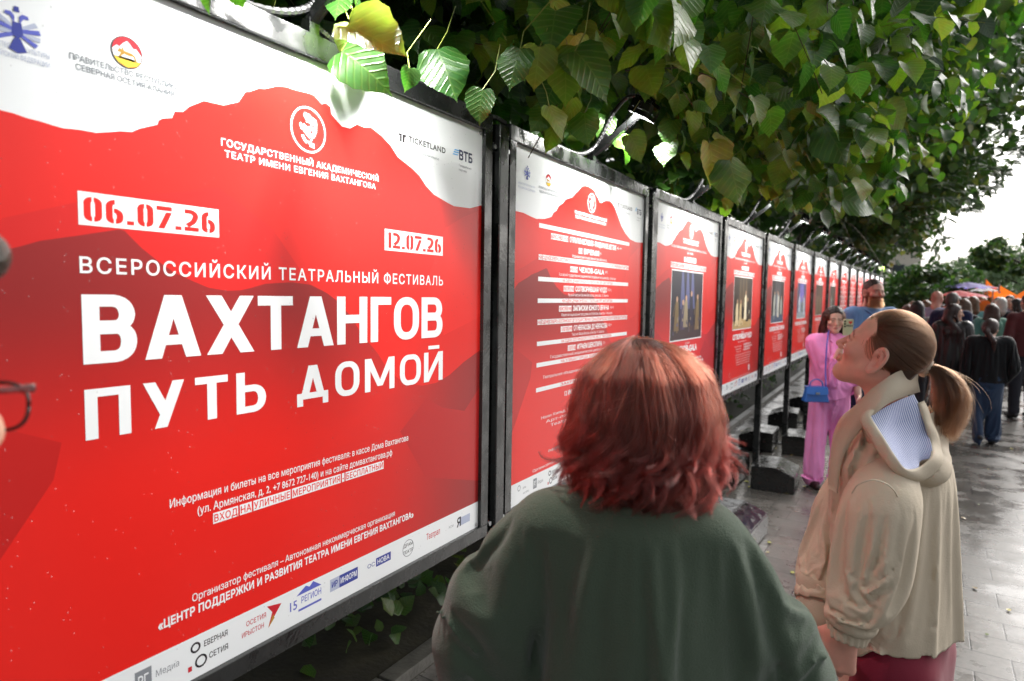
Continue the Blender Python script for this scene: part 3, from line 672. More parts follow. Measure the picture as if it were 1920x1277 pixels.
_b = LEDM.node_tree.nodes['Principled BSDF']; _b.inputs['Emission Color'].default_value = (1, 0.98, 0.94, 1); _b.inputs['Emission Strength'].default_value = 2.5; _b.inputs['Base Color'].default_value = (.8, .8, .8, 1)

protos = {}
def make_board(i):
    a, b = PL[i]; w = (b-a)*DW; h = ZT-ZB; mid = (a+b)/2
    ang = math.atan2(wall_x(b)-wall_x(a), b-a); zoff = .0085*max(0, mid-2)*DW
    root = empty('display_board', (wall_x(a)*DW, a*DW, 0), -ang)
    tag(root, BOARD_INFO[i], 'display board', 'festival display boards in a row')
    zb = ZB+zoff; zt = zb+h
    # frame of square tube, standing 14 mm proud of the sheet
    f = MB(); T = .042; d0, d1 = -.030, .014
    f.box((d0, -T, zt), (d1, w+T, zt+T+.012), FR, bev=.003); f.box((d0, -T, zb-T), (d1, w+T, zb), FR, bev=.003)
    f.box((d0, -T, zb+.0005), (d1-.001, -.0005, zt-.0005), FR); f.box((d0, w+.0005, zb+.0005), (d1-.001, w+T, zt-.0005), FR)
    f.box((-.012, 0.001, zb+.001), (-.006, w-.001, zt-.001), mat('back_panel', srgb(120, 124, 126), .5, .6))
    for (yy, zz) in ((.012, zt-.012), (w-.012, zt-.012), (.012, zb+.012), (w-.012, zb+.012)):
        f.tube([(0.0, yy, zz), (.0045, yy, zz)], [.0065, .005], STEEL, 8)
    fr = f.build('frame', root)
    # poster
    key = {1: 'main', 2: 'schedule'}.get(i, 'play%d' % i if i < 9 else 'schedule2')
    if key in protos:
        src = protos[key]; po = src.copy(); COL.objects.link(po); po.parent = root; po.location = (0, 0, zb)
        for ch in src.children:
            c = ch.copy(); COL.objects.link(c); c.parent = po
    else:
        s = Sheet(w, h)
        if i == 1: subs = poster_main(s)
        elif key.startswith('schedule'): subs = poster_schedule(s)
        else:
            nm, dt, th, bg, cols, nf = PLAYS[i]; subs = poster_play(s, nm, dt, th, i, bg, cols, nf)
        po = s.mb.build('poster', root, loc=(0, 0, zb))
        for n_, mb in subs: mb.build(n_, po)
        protos[key] = po
    # post at the far end (and one at the near end of the first board)
    gap = (PL[2][0]-PL[1][1]) if i == 1 else .18
    for yc in ([w+gap*DW/2] if i > 1 else [-.10, w+gap*DW/2]):
        p = MB(); p.box((-.030, yc-.028, 0), (.026, yc+.028, zt+.035), FR, bev=.004)
        for zz in (zb+.0, zt-.04):
            for q in (-1, 1):
                p.box((-.012, yc+q*.0285 if q > 0 else yc-.060, zz-.02), (.006, yc+.060 if q > 0 else yc-.0285, zz+.012), FR)
                p.tube([(.006, yc+q*.043, zz-.004), (.016, yc+q*.043, zz-.004)], .008, STEEL, 6)
        p.box((-.10, yc-.05, 0.004), (.40, yc+.05, .012), FR)
        p.build('post', root)
    # lamp arm, LED head, corrugated cable
    yc = w/2; zt2 = zt+T+.012; arm = MB()
    arm.box((-.02, yc-.014, zt2), (.010, yc+.014, zt2+.035), FR)
    e = Vector((.235, yc, zt2+.20)); st = Vector((-.005, yc, zt2+.03))
    dirv = (e-st).normalized(); rot = dirv.to_track_quat('X', 'Z').to_matrix()
    arm.box((0, -.0125, -.0125), ((e-st).length, .0125, .0125), FR, rot, st, bev=.002)
    arm.box((.03, -.022, .0), (.085, .022, .045), mat('junction_box', (.018, .018, .018, 1), .35), rot, st+dirv*.02+Vector((0, .035, 0)), bev=.004)
    ao = arm.build('lamp_arm', root)
    hd = MB(); aim = (Vector((0, yc, zt-.20))-e).normalized(); rq = aim.to_track_quat('-Z', 'Y').to_matrix()
    hd.box((-.062, -.045, -.012), (.062, .045, .022), FR, rq, e, bev=.005)
    for k in range(7): hd.box((-.055+k*.0175, -.040, .022), (-.050+k*.0175, .040, .036), FR, rq, e)
    hd.box((-.052, -.036, -.0135), (.052, .036, -.0118), LEDM, rq, e)
    for a_, b_ in (((-.062, -.045, -.034), (-.058, .045, -.0125)), ((.058, -.045, -.034), (.062, .045, -.0125)), ((-.0575, -.045, -.034), (.0575, -.041, -.0125)), ((-.0575, .041, -.034), (.0575, .045, -.0125))): hd.box(a_, b_, FR, rq, e)
    hd.tube([e+rq @ Vector((-.066, 0, 0)), e+rq @ Vector((-.05, 0, .05)), e+rq @ Vector((.05, 0, .05)), e+rq @ Vector((.066, 0, 0))], .006, FR, 6)
    hd.build('floodlight', ao)
    cb = MB(); cp = spline([(-.01, yc-.34, zt2+.006), (-.008, yc-.14, zt2+.010), (.0, yc-.02, zt2+.05), (.03, yc+.005, zt2+.10), (.085, yc+.01, zt2+.20), (.15, yc+.01, zt2+.262), (.215, yc+.005, zt2+.255), tuple(e+Vector((.0, .0, .03)))], 90 if i < 3 else 40)
    cb.tube(cp, [.0085+.0014*(k % 2) for k in range(len(cp))], CABLE, 8); 
    c2 = spline([(-.012, yc+.02, zt2+.03), (-.008, yc+.10, zt2+.012), (-.01, yc+.35, zt2+.008), (-.008, w+.02, zt2+.004), (-.01, w+gap*DW/2, zt2+.010), (-.012, w+gap*DW-.04, zt2+.006)], 90 if i < 3 else 30)
    cb.tube(c2, [.0075+.0012*(k % 2) for k in range(len(c2))], CABLE, 8)
    cb.build('cable', root, smooth=False)
    ld = bpy.data.lights.new('lamp_light', 'AREA'); ld.shape = 'RECTANGLE'; ld.size = .10; ld.size_y = .07; ld.energy = LAMP_W*(1.35 if i == 1 else 1); ld.color = (1, .985, .95); ld.spread = R_(152)
    lo = bpy.data.objects.new('lamp_light', ld); COL.objects.link(lo); lo.parent = root; lo.location = e+aim*.02; lo.rotation_euler = aim.to_track_quat('-Z', 'Y').to_euler()
    return root, w, zb, zt
PLAYS = {
 3: ('ЧЕХОВ-GALA', '8 ИЮЛЯ', 'РОССИЙСКИЙ МОЛОДЁЖНЫЙ ТЕАТР Г. МОСКВА', srgb(34, 34, 48), [srgb(84, 90, 130), srgb(52, 48, 44), srgb(120, 100, 66), srgb(70, 66, 90), srgb(150, 136, 110), srgb(40, 42, 60)], 5),
 4: ('СОТВОРИВШАЯ ЧУДО', '9 ИЮЛЯ', 'РУССКИЙ ТЕАТР ИМЕНИ ВАХТАНГОВА', srgb(46, 38, 30), [srgb(90, 74, 52), srgb(190, 160, 110), srgb(226, 206, 166), srgb(208, 184, 138), srgb(236, 222, 190), srgb(40, 34, 34)], 4),
 5: ('ЗАПИСКИ ЮНОГО ВРАЧА', '10 ИЮЛЯ', 'МАРИЙСКИЙ ТЕАТР ИМЕНИ ШКЕТАНА', srgb(30, 30, 34), [srgb(66, 70, 76), srgb(70, 84, 108), srgb(176, 180, 170), srgb(130, 140, 150), srgb(200, 196, 180)], 4),
 6: ('ОТ НЕКРАСОВА ДО НЕКРАСОВА', '11 ИЮЛЯ', 'ТЕАТР ДРАМЫ ИМЕНИ ВОЛКОВА', srgb(58, 58, 92), [srgb(110, 104, 190), srgb(150, 160, 166), srgb(206, 212, 216), srgb(150, 166, 180), srgb(120, 130, 120)], 4),
 7: ('ИГРАЕМ ШЕКСПИРА', '12 ИЮЛЯ', 'ЦЕНТРАЛЬНЫЙ ТЕАТР КУКОЛ', srgb(52, 46, 38), [srgb(80, 70, 56), srgb(96, 84, 66), srgb(150, 130, 104), srgb(120, 104, 82)], 3),
 8: ('ДОРОГА К ДОМУ', '12 ИЮЛЯ', 'ТЕАТР ИМЕНИ ТХАПСАЕВА ВЛАДИКАВКАЗ', srgb(40, 44, 38), [srgb(70, 76, 66), srgb(66, 70, 60), srgb(186, 190, 184), srgb(60, 66, 58)], 2)}
boards = {i: make_board(i) for i in range(1, 16)}
# rain drops clinging to the two nearest posters
def rain(i, n, seed):
    root, w, zb, zt = boards[i]; r = random.Random(seed); m = MB(); wm = mat('rain_water', (0.95, 0.93, 0.93, 1), 0.05, spec=0.6); wm.node_tree.nodes['Principled BSDF'].inputs['Alpha'].default_value = .20
    trails = [r.uniform(0.05, w-.03) for _ in range(22)]
    for k in range(n):
        y = (r.choice(trails)+r.gauss(0, .006)) if r.random() < .55 else r.uniform(.02, w-.02); z = zb+r.uniform(.03, zt-zb-.03); R = r.uniform(.0006, .0014)
        if not (0.01 < y < w-.01): continue
        vs = []; nn = 7
        for (q, hh) in ((1, 0), (.75, .45)):
            for a in range(nn): t = 2*math.pi*a/nn; vs.append((.0042+R*hh, y+R*q*math.cos(t), z+R*q*1.25*math.sin(t)))
        vs.append((.0042+R*.6, y, z))
        fs = [(a, (a+1) % nn, nn+(a+1) % nn, nn+a) for a in range(nn)]+[(nn+a, nn+(a+1) % nn, 2*nn) for a in range(nn)]
        m.add(vs, fs, wm)
    o = m.build('rain_drops', root, smooth=True); o['kind'] = 'stuff'
rain(1, 900, 1); rain(2, 350, 2)

# weight blocks on the feet of the posts
BLK = mat('wet_black_block', (0.012, 0.012, 0.012, 1), 0.12, spec=0.7, rnoise=(22, 0.05, 0.30), bump=(45, 0.10))
def block_proto(mirror):
    x0, x1, xs = .05, .41, .25; prof = [(x0, 0), (x1, 0), (x1, .15), (xs, .215), (x0, .205)]
    if mirror: prof = [(-x, z) for x, z in prof][::-1]
    bm = bmesh.new(); n = len(prof)
    A = [bm.verts.new((x, -.24, z)) for x, z in prof]; B = [bm.verts.new((x, .24, z)) for x, z in prof]
    bm.faces.new(A); bm.faces.new(B[::-1])
    for k in range(n): bm.faces.new((A[(k+1) % n], A[k], B[k], B[(k+1) % n]))
    bmesh.ops.recalc_face_normals(bm, faces=bm.faces[:]); bmesh.ops.bevel(bm, geom=bm.edges[:], offset=.006, segments=2, affect='EDGES')
    me = bpy.data.meshes.new('weight_block'); bm.to_mesh(me); bm.free(); me.materials.append(BLK); return me
BPM = (block_proto(False), block_proto(True))
def post_xy(i):
    s = PL[i][1]+.09; return wall_x(s)*DW, s*DW
BL_LBL = {(2, 0): 'black wet weight block on the path side just right of the green sweater', (2, 1): 'black weight block on the bed side, hidden low behind the red hair',
 (3, 0): 'wet black weight block on the path side, low beside the sweater\'s right shoulder', (3, 1): 'dark weight block on the bed side, behind the nearest visible post foot',
 (4, 0): 'wet black block with pale shining sloped top, nearest the pink woman\'s trouser hem', (4, 1): 'dull black block on the bed side, left of the tall bare post',
 (5, 0): 'black block with a shining slope half covered by the pink trousers', (5, 1): 'black block left of the post under the grey blue figures board',
 (6, 0): 'black block on the path side directly behind the pink trousers', (6, 1): 'black block left of the post beneath the blue handbag',
 (7, 0): 'far black block on the path side beyond the pink woman', (7, 1): 'far black block on the bed side beyond the blue handbag'}
for i in range(2, 8):
    px, py = post_xy(i)
    for sd in (0, 1):
        o = bpy.data.objects.new('weight_block', BPM[sd]); COL.objects.link(o); o.location = (px, py-.33, 0.004 if sd == 0 else .012); o.rotation_euler = (0, 0, R_([3, -4, 2, 0, -3, 4][i-2]*(1-2*sd)))
        tag(o, BL_LBL[(i, sd)], 'weight block', 'black weight blocks at the feet of the posts')
# small wet leaves and seeds fallen round the posts
def litter():
    r = random.Random(9); m = MB(); cs = [mat('fallen_leaf_%d' % k, c, .4) for k, c in enumerate((srgb(150, 150, 60), srgb(120, 96, 40), srgb(190, 180, 110), srgb(90, 110, 40)))]
    for k in range(420):
        y = r.uniform(1.5, 16); x = r.gauss(-1.0, .35) if r.random() < .7 else r.uniform(-.6, 4); R = r.uniform(.006, .022); a = r.uniform(0, 6.28)
        p = [(math.cos(a+t)*R*q, math.sin(a+t)*R*q, .006+r.uniform(0, .006)) for t, q in ((0, 1.3), (1, .8), (2.1, .8), (3.14, 1), (4.2, .8), (5.2, .8))]
        m.add([(x+u, y+v, z) for u, v, z in p], [(0, 1, 2, 3, 4, 5)], cs[r.randrange(4)])
    tag(m.build('fallen_leaves'), 'small yellow and brown leaves scattered over the wet paving', 'fallen leaves', kind='stuff')
litter()
# ------------------------------------------------------------------ trees
def leaf_material(name, stops, gloss=0.28, transl=0.35, spec=0.5):
    m = bpy.data.materials.new(name); m.use_nodes = True
    n = m.node_tree.nodes; l = m.node_tree.links; b = n['Principled BSDF']; out = n['Material Output']
    ge = n.new('ShaderNodeNewGeometry'); cr = n.new('ShaderNodeValToRGB'); e = cr.color_ramp.elements
    e[0].position, e[0].color = stops[0]; e[1].position, e[1].color = stops[-1]
    for p, c in stops[1:-1]: k = e.new(p); k.color = c
    l.new(ge.outputs['Random Per Island'], cr.inputs[0])
    tc = n.new('ShaderNodeTexCoord'); no = n.new('ShaderNodeTexNoise'); no.inputs['Scale'].default_value = 30; no.inputs['Detail'].default_value = 4; l.new(tc.outputs['Object'], no.inputs['Vector'])
    mx = n.new('ShaderNodeMix'); mx.data_type = 'RGBA'; mx.blend_type = 'MULTIPLY'; mx.inputs['Factor'].default_value = 0.5
    l.new(cr.outputs[0], mx.inputs['A']); l.new(no.outputs['Color'], mx.inputs['B'])
    at_ = n.new('ShaderNodeAttribute'); at_.attribute_name = 'leaf'; sx = n.new('ShaderNodeSeparateXYZ'); l.new(at_.outputs['Vector'], sx.inputs[0])
    def M(op, a, b=None):
        k = n.new('ShaderNodeMath'); k.operation = op
        for i, v in ((0, a), (1, b)):
            if v is None: continue
            if isinstance(v, (int, float)): k.inputs[i].default_value = v
            else: l.new(v, k.inputs[i])
        return k.outputs[0]
    ax_ = M('ABSOLUTE', sx.outputs['X']); side_ = M('POWER', M('ABSOLUTE', M('COSINE', M('MULTIPLY', M('SUBTRACT', sx.outputs['Y'], M('MULTIPLY', ax_, .75)), 22))), 14); mid_ = M('LESS_THAN', ax_, .014); vein = M('MAXIMUM', side_, mid_)
    vm = n.new('ShaderNodeMix'); vm.data_type = 'RGBA'; vm.blend_type = 'ADD'; vm.inputs['B'].default_value = (.035, .045, .012, 1); l.new(M('MULTIPLY', vein, .55), vm.inputs['Factor']); l.new(mx.outputs['Result'], vm.inputs['A'])
    gm = n.new('ShaderNodeHueSaturation'); gm.inputs['Value'].default_value = 1.35; l.new(vm.outputs['Result'], gm.inputs['Color'])
    l.new(gm.outputs[0], b.inputs['Base Color']); b.inputs['Roughness'].default_value = gloss; b.inputs['Specular IOR Level'].default_value = spec
    bp = n.new('ShaderNodeBump'); bp.inputs['Strength'].default_value = 0.35; bp.inputs['Distance'].default_value = 0.004; l.new(M('SUBTRACT', no.outputs['Fac'], M('MULTIPLY', vein, .8)), bp.inputs['Height']); l.new(bp.outputs[0], b.inputs['Normal'])
    t = n.new('ShaderNodeBsdfTranslucent'); h2 = n.new('ShaderNodeHueSaturation'); h2.inputs['Hue'].default_value = 0.495; h2.inputs['Saturation'].default_value = 1.1; h2.inputs['Value'].default_value = 1.6
    l.new(gm.outputs[0], h2.inputs['Color']); l.new(h2.outputs[0], t.inputs['Color'])
    ms = n.new('ShaderNodeMixShader'); ms.inputs[0].default_value = transl; l.new(b.outputs[0], ms.inputs[1]); l.new(t.outputs[0], ms.inputs[2]); l.new(ms.outputs[0], out.inputs[0])
    return m
def leaf_template(kind, var, rs):
    """leaf along +y (0..1), x across, z normal"""
    if kind == 'linden':      # heart-shaped, toothed edge, drawn-out tip
        h = [(0, .05), (-.055, .14), (-.06, .25), (.0, .36), (.09, .44), (.19, .487), (.29, .505), (.39, .495), (.49, .462), (.58, .412), (.66, .35), (.735, .28), (.80, .21), (.86, .14), (.91, .08), (.96, .03)]; y = np.array([p[1-1] for p in h]); x = np.array([p[1] for p in h]); x = x*(1+0.035*np.where(np.arange(len(x)) % 2, 1, -1)); x[0] = .05
        spine = [0, .17, .34, .51, .68, .85, 1.04]
    elif kind == 'ash':
        h = [(0, .02), (.15, .09), (.4, .13), (.7, .09)]; y = np.array([p[0] for p in h]); x = np.array([p[1] for p in h]); spine = [0, .4, 1.0]
    else:
        h = [(0, .06), (.2, .36), (.55, .40), (.85, .16)]; y = np.array([p[0] for p in h]); x = np.array([p[1] for p in h]); spine = [0, .5, 1.0]
    V = [(0, s, 0) for s in spine]; ns = len(spine); n = len(x)
    V += [(a, b, 0) for a, b in zip(x, y)]; V += [(-a, b, 0) for a, b in zip(x, y)]
    V = np.array(V, float); F = []
    for side in (0, 1):
        o = ns+side*n; nearest = [int(np.argmin([abs(s-(yy+.04)) for s in spine[:-1]])) for yy in y]; nearest = np.maximum.accumulate(nearest)
        for i in range(n-1):
            a, b = nearest[i], nearest[i+1]; q = [a, o+i, o+i+1]
            F.append(q if side else q[::-1]); 
            if b > a: q = [a, o+i+1, b]; F.append(q if side else q[::-1])
        q = [nearest[-1], o+n-1, ns-1]; F.append(q if side else q[::-1])
    fold, curl, wav, cup = var
    V[:, 2] += np.abs(V[:, 0])*fold - curl*(V[:, 1]-.1)**2 + wav*np.sin(V[:, 1]*7+V[:, 0]*5+rs)*np.abs(V[:, 0]) + cup*V[:, 0]**2
    return V, np.array(F)
def _lv(V): return np.stack([V[:, 0], V[:, 1], np.zeros(len(V))], 1)
def scatter(name, T, pos, axis, nrm, size, m, parent=None):
    """many leaves as one crown mesh; T = list of templates"""
    N = len(pos); axis = axis/np.linalg.norm(axis, axis=1)[:, None]; nrm = nrm-axis*(nrm*axis).sum(1)[:, None]; nrm /= np.maximum(np.linalg.norm(nrm, axis=1), 1e-6)[:, None]
    side = np.cross(axis, nrm); VV = []; FF = []; LV = []; off = 0; pick = np.arange(N) % len(T)
    for k, (V, F) in enumerate(T):
        id = np.where(pick == k)[0]; n = len(V)
        if not len(id): continue
        P = pos[id][:, None]+size[id][:, None, None]*(V[None, :, 0:1]*side[id][:, None]+V[None, :, 1:2]*axis[id][:, None]+V[None, :, 2:3]*nrm[id][:, None])
        VV.append(P.reshape(-1, 3)); LV.append(np.tile(_lv(V), (len(id), 1))); FF.append((F[None]+(np.arange(len(id))*n)[:, None, None]+off).reshape(-1, 3)); off += len(id)*n
    V = np.vstack(VV); F = np.vstack(FF); me = bpy.data.meshes.new(name)
    me.vertices.add(len(V)); me.vertices.foreach_set('co', V.astype(np.float32).ravel()); me.loops.add(F.size); me.loops.foreach_set('vertex_index', F.ravel().astype(np.int32))
    me.polygons.add(len(F)); me.polygons.foreach_set('loop_start', np.arange(0, F.size, 3, dtype=np.int32)); me.polygons.foreach_set('use_smooth', np.ones(len(F), bool))
    me.update(calc_edges=True); at_ = me.attributes.new('leaf', 'FLOAT_VECTOR', 'POINT'); at_.data.foreach_set('vector', np.vstack(LV).astype(np.float32).ravel()); me.materials.append(m); o = bpy.data.objects.new(name, me); COL.objects.link(o)
    if parent: o.parent = parent
    return o
BARK = mat('bark', srgb(58, 50, 40), 0.7, noise=(14, 0.5), bump=(30, 0.8))
TWIG = mat('green_twig', srgb(128, 140, 62), 0.45); TWIGB = mat('brown_twig', srgb(66, 56, 36), 0.6)
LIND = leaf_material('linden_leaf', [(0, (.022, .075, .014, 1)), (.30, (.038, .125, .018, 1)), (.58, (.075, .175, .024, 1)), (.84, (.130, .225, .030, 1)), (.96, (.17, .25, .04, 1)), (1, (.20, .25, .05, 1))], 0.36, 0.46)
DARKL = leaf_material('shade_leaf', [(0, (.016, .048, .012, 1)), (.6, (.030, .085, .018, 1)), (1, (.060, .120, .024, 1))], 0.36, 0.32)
CROWN = leaf_material('crown_leaf', [(0, (.022, .060, .016, 1)), (.5, (.040, .100, .024, 1)), (.85, (.080, .145, .030, 1)), (1, (.14, .16, .04, 1))], 0.36, 0.36)
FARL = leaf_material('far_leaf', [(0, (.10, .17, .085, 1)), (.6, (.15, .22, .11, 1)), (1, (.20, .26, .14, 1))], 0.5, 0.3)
rng = np.random.default_rng(11)
VARS = [(.20, .30, .10, .1), (-.10, .18, .14, .3), (.34, .10, .16, -.1), (.05, .48, .12, .2), (.45, .35, .05, 0), (-.25, .25, .2, .2)]
LT = [leaf_template('linden', v, i*1.3) for i, v in enumerate(VARS)]
BT = [leaf_template('broad', v, i*1.3) for i, v in enumerate(VARS[:4])]
AT = [leaf_template('ash', v, i) for i, v in enumerate(VARS[:3])]

def trunk_and_limbs(root, x, y, h, r, limbs, seed):
    rr_ = random.Random(seed); mb = MB()
    pts = spline([(0, 0, -.1), (rr_.uniform(-.1, .1), rr_.uniform(-.1, .1), h*.3), (rr_.uniform(-.2, .2), rr_.uniform(-.2, .2), h*.65), (rr_.uniform(-.3, .3), 0, h)], 12)
    mb.tube(pts, [r*(1.25-.95*i/11) for i in range(12)], BARK, 12); mb.build('trunk', root, smooth=True)
    for (z0, tip) in limbs:
        b = MB(); p0 = np.array([0, 0, z0]); t = np.array(tip, float); mid = (p0+t)/2+np.array([0, 0, .12*np.linalg.norm(t-p0)])
        q = spline([p0, mid, t], 10); b.tube(q, [r*.45*(1-.85*i/9)+.006 for i in range(10)], BARK, 8); b.build('limb', root, smooth=True)

# --- the linden whose branches hang over the boards
def keep_near(p):
    x, y, z = p[:, 0], p[:, 1], p[:, 2]
    xmax = np.where(y < 2.0, -.42, np.where(y < 3.2, -.34+.20*(y-2), -.10+.10*np.clip(y-3.2, 0, 1.5)))+np.clip(z-2.35, 0, 3)*.42
    wx = -1.19+.026*np.clip(y-3.5, 0, 9)
    infront = x > wx-.10
    zlow = np.where(infront, 2.30+.06*np.sin(y*3.1+x*2), 2.26)
    zlow = np.where((y < 1.05) & infront, 2.55, zlow)
    zlow = np.where(infront & (y > 2.1) & (x > -.95), 2.20+.14*np.sin(y*2.3+1)+.10*np.sin(x*7), zlow)
    zlow = np.where(infront & (y > 5.2), 2.62, zlow)
    return (x < xmax) & (z > zlow)
LOW_LEAVES = [(652, 48, 768, 100, 1.24, -.02), (640, 96, 730, 154, 1.40, -.02), (768, 128, 764, 172, 1.44, 0), (820, 92, 858, 182, 1.62, -.02), (905, 168, 893, 236, 1.55, .02), (975, 92, 950, 168, 1.40, 0), (1012, 88, 1000, 172, 1.44, .01), (1078, 96, 1154, 168, 1.40, -.02), (1060, 110, 1062, 196, 1.47, 0), (1196, -20, 1272, 90, 1.36, 0), (1130, -30, 1180, 28, 1.36, 0), (1030, 200, 1062, 262, 1.66, 0), (1096, 212, 1102, 278, 1.9, 0), (1180, 252, 1212, 300, 2.1, 0), (400, -25, 380, 22, 1.0, 0), (436, -30, 452, 14, 1.02, 0), (1436, 18, 1478, 112, 2.2, 0), (1468, 62, 1492, 142, 2.3, 0), (1502, 20, 1586, 60, 2.2, 0), (1536, 66, 1616, 104, 2.4, 0), (1330, 268, 1346, 348, 2.6, 0), (1366, 300, 1396, 386, 2.6, 0), (1540, 398, 1562, 428, 3.6, 0), (1582, 372, 1650, 396, 3.4, 0), (1640, 330, 1688, 352, 3.6, 0), (1660, 200, 1710, 238, 3.2, 0), (1530, 210, 1590, 250, 2.8, 0), (1545, 236, 1600, 310, 2.9, 0)]
def near_linden():
    root = empty('linden_tree', (-2.75, 3.4, 0)); O = np.array([-2.75, 3.4, 0])
    tag(root, 'big linden tree whose wet heart-shaped leaves hang low over the nearest boards', 'tree', 'trees along the walk')
    trunk_and_limbs(root, 0, 0, 6.5, .17, [(2.6, (1.7, -1.6, 3.3)), (3.0, (2.3, .2, 3.9)), (2.8, (1.9, 2.2, 3.5)), (3.6, (2.6, -1.0, 4.8)), (3.2, (1.0, 4.0, 4.3)), (3.4, (-.5, -2.6, 4.6)), (4.0, (2.9, 2.6, 5.2)), (4.4, (-1.8, 1.6, 5.6))], 3)
    # drooping twigs with alternate leaves
    P = []; A = []; Nn = []; S = []; tw = MB(); cnt = 0
    cand = np.stack([rng.uniform(-2.4, 1.3, 9000), rng.uniform(.15, 7.5, 9000), 2.1+4.2*rng.random(9000)**1.9], 1)
    cand = cand[keep_near(cand-np.array([0, 0, .10]))][:1500]
    # sprays that come down in front of the boards and toward the lens
    hand = [((-.95, 1.55, 2.75), (-.66, 1.38, 2.27)), ((-.75, 1.75, 2.80), (-.50, 1.50, 2.30)), ((-.70, 1.35, 2.70), (-.45, 1.28, 2.31)), ((-1.30, 1.05, 2.62), (-1.10, 1.12, 2.31)), ((-1.05, 1.9, 2.75), (-.86, 1.72, 2.28)),
            ((-.55, 3.2, 3.1), (-.18, 3.55, 2.42)), ((-.60, 3.6, 3.0), (-.12, 4.15, 2.38)), ((-.70, 3.0, 2.9), (-.45, 3.35, 2.28)), ((-.62, 4.2, 3.0), (-.20, 4.9, 2.40)), ((-.9, 3.9, 2.9), (-.52, 4.35, 2.26)), ((-.75, 4.4, 2.9), (-.36, 4.9, 2.22)), ((-.5, 4.0, 3.2), (-.04, 4.5, 2.55)), ((-.95, 2.6, 2.85), (-.72, 2.85, 2.32)), ((-.8, 2.4, 2.9), (-.52, 2.55, 2.42)), ((-1.0, 4.8, 2.8), (-.66, 5.3, 2.30)), ((-.3, 3.4, 3.3), (.10, 3.9, 2.75)), ((-.2, 4.2, 3.4), (.28, 4.8, 2.9)), ((-1.2, 2.0, 2.75), (-1.02, 2.05, 2.36)), ((-1.0, 3.3, 2.8), (-.78, 3.55, 2.24))]
    jobs = [(np.array(a), np.array(b), True) for a, b in hand]
    for c in cand:
        d = rng.normal(0, 1, 3); d[0] += .7; d[2] = -abs(d[2])*.7-.25; d /= np.linalg.norm(d); L = rng.uniform(.30, .62)
        a = c-d*L*.5; b = c+d*L*.5; jobs.append((a, b, False))
    for a, b, hd in jobs:
        L = np.linalg.norm(b-a); n = int(L/.052)+2; mid = (a+b)/2+np.array([0, 0, .10*L])+rng.normal(0, .025, 3); q = spline([a, mid, b], n+1); tw.tube(q[::2] if n > 5 else q, [.0032, .0018][-1] if not hd else .0026, TWIG if (hd or rng.random() < .35) else TWIGB, 4, cap=False)
        for i in range(1, n+1):
            t = q[i]-q[i-1]; t /= np.linalg.norm(t); sd = np.cross(t, [0, 0, 1]); sd /= max(np.linalg.norm(sd), 1e-3); sd *= (1 if i % 2 else -1)
            ax = .55*sd+.55*t+np.array([0, 0, -.65])+rng.normal(0, .30, 3); ax /= np.linalg.norm(ax); pet = .03+.02*rng.random(); base = q[i]+(.6*sd+.3*t+np.array([0, 0, .15]))*pet
            if hd: tw.tube([q[i], base], .0012, TWIG, 3, cap=False)
            nn = np.array([.45, -.25, .75])+.45*sd+rng.normal(0, .35, 3)
            P.append(base); A.append(ax); Nn.append(nn); S.append(rng.uniform(.075, .122)*(1.0 if i < n else .8)*(1.12 if hd else 1))
    P, A, Nn, S = map(np.array, (P, A, Nn, S)); tip = P+A*S[:, None]
    k = keep_near(P*np.array([1, 1, 1])+[0, 0, .08]) & ~((tip[:, 0] > -1.6) & (tip[:, 2] < 2.17))
    # keep the faces of the first boards free of leaves hanging right before them
    pr = (tip-[0, 0, CAM_H]); dz = pr @ _F; px = 960+1203*(pr @ _R)/dz; py = 638.5-1203*(pr @ _U)/dz
    P, A, Nn, S = P[k], A[k], Nn[k], S[k]
    for (bx, by, tx_, ty_, Z, dz) in LOW_LEAVES:
        a, b = at(bx, by, Z), at(tx_, ty_, Z+dz); P = np.vstack([P, a]); A = np.vstack([A, b-a]); S = np.append(S, np.linalg.norm(b-a)/1.05); Nn = np.vstack([Nn, np.array([.35, -.75, .55])+rng.normal(0, .25, 3)])
        tw.tube([tuple(a), tuple(a+np.array([rng.normal(0, .02), .02, .045])), tuple(a+np.array([rng.normal(0, .03), .05, .12]))], .0013, TWIG, 4, cap=False)
    scatter('crown', LT, P-O, A, Nn, S, LIND, root)
    tw.v = [(v[0]-O[0], v[1]-O[1], v[2]-O[2]) for v in tw.v]; tw.build('twigs', root)
    # the dense shaded inside of the crown, behind and above
    N = 15000; c = np.stack([rng.uniform(-5.0, 1.2, N), rng.uniform(-1.5, 9.5, N), 1.9+4.8*rng.random(N)**1.3], 1)
    k = keep_near(c-np.array([0, 0, .35])) & ((c[:, 0] < -1.45) | (c[:, 2] > 2.75)); c = c[k]
    c2 = np.stack([rng.uniform(-3.4, -1.42, 3600), rng.uniform(-.8, 3.2, 3600), 2.15+1.9*rng.random(3600)], 1); c = np.vstack([c, c2])
    ax = rng.normal(0, .6, c.shape)+np.array([.2, -.1, -.7]); nn = rng.normal(0, .5, c.shape)+np.array([.4, -.3, .6])
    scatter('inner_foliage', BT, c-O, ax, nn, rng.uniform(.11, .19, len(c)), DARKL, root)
    return root
near_linden()

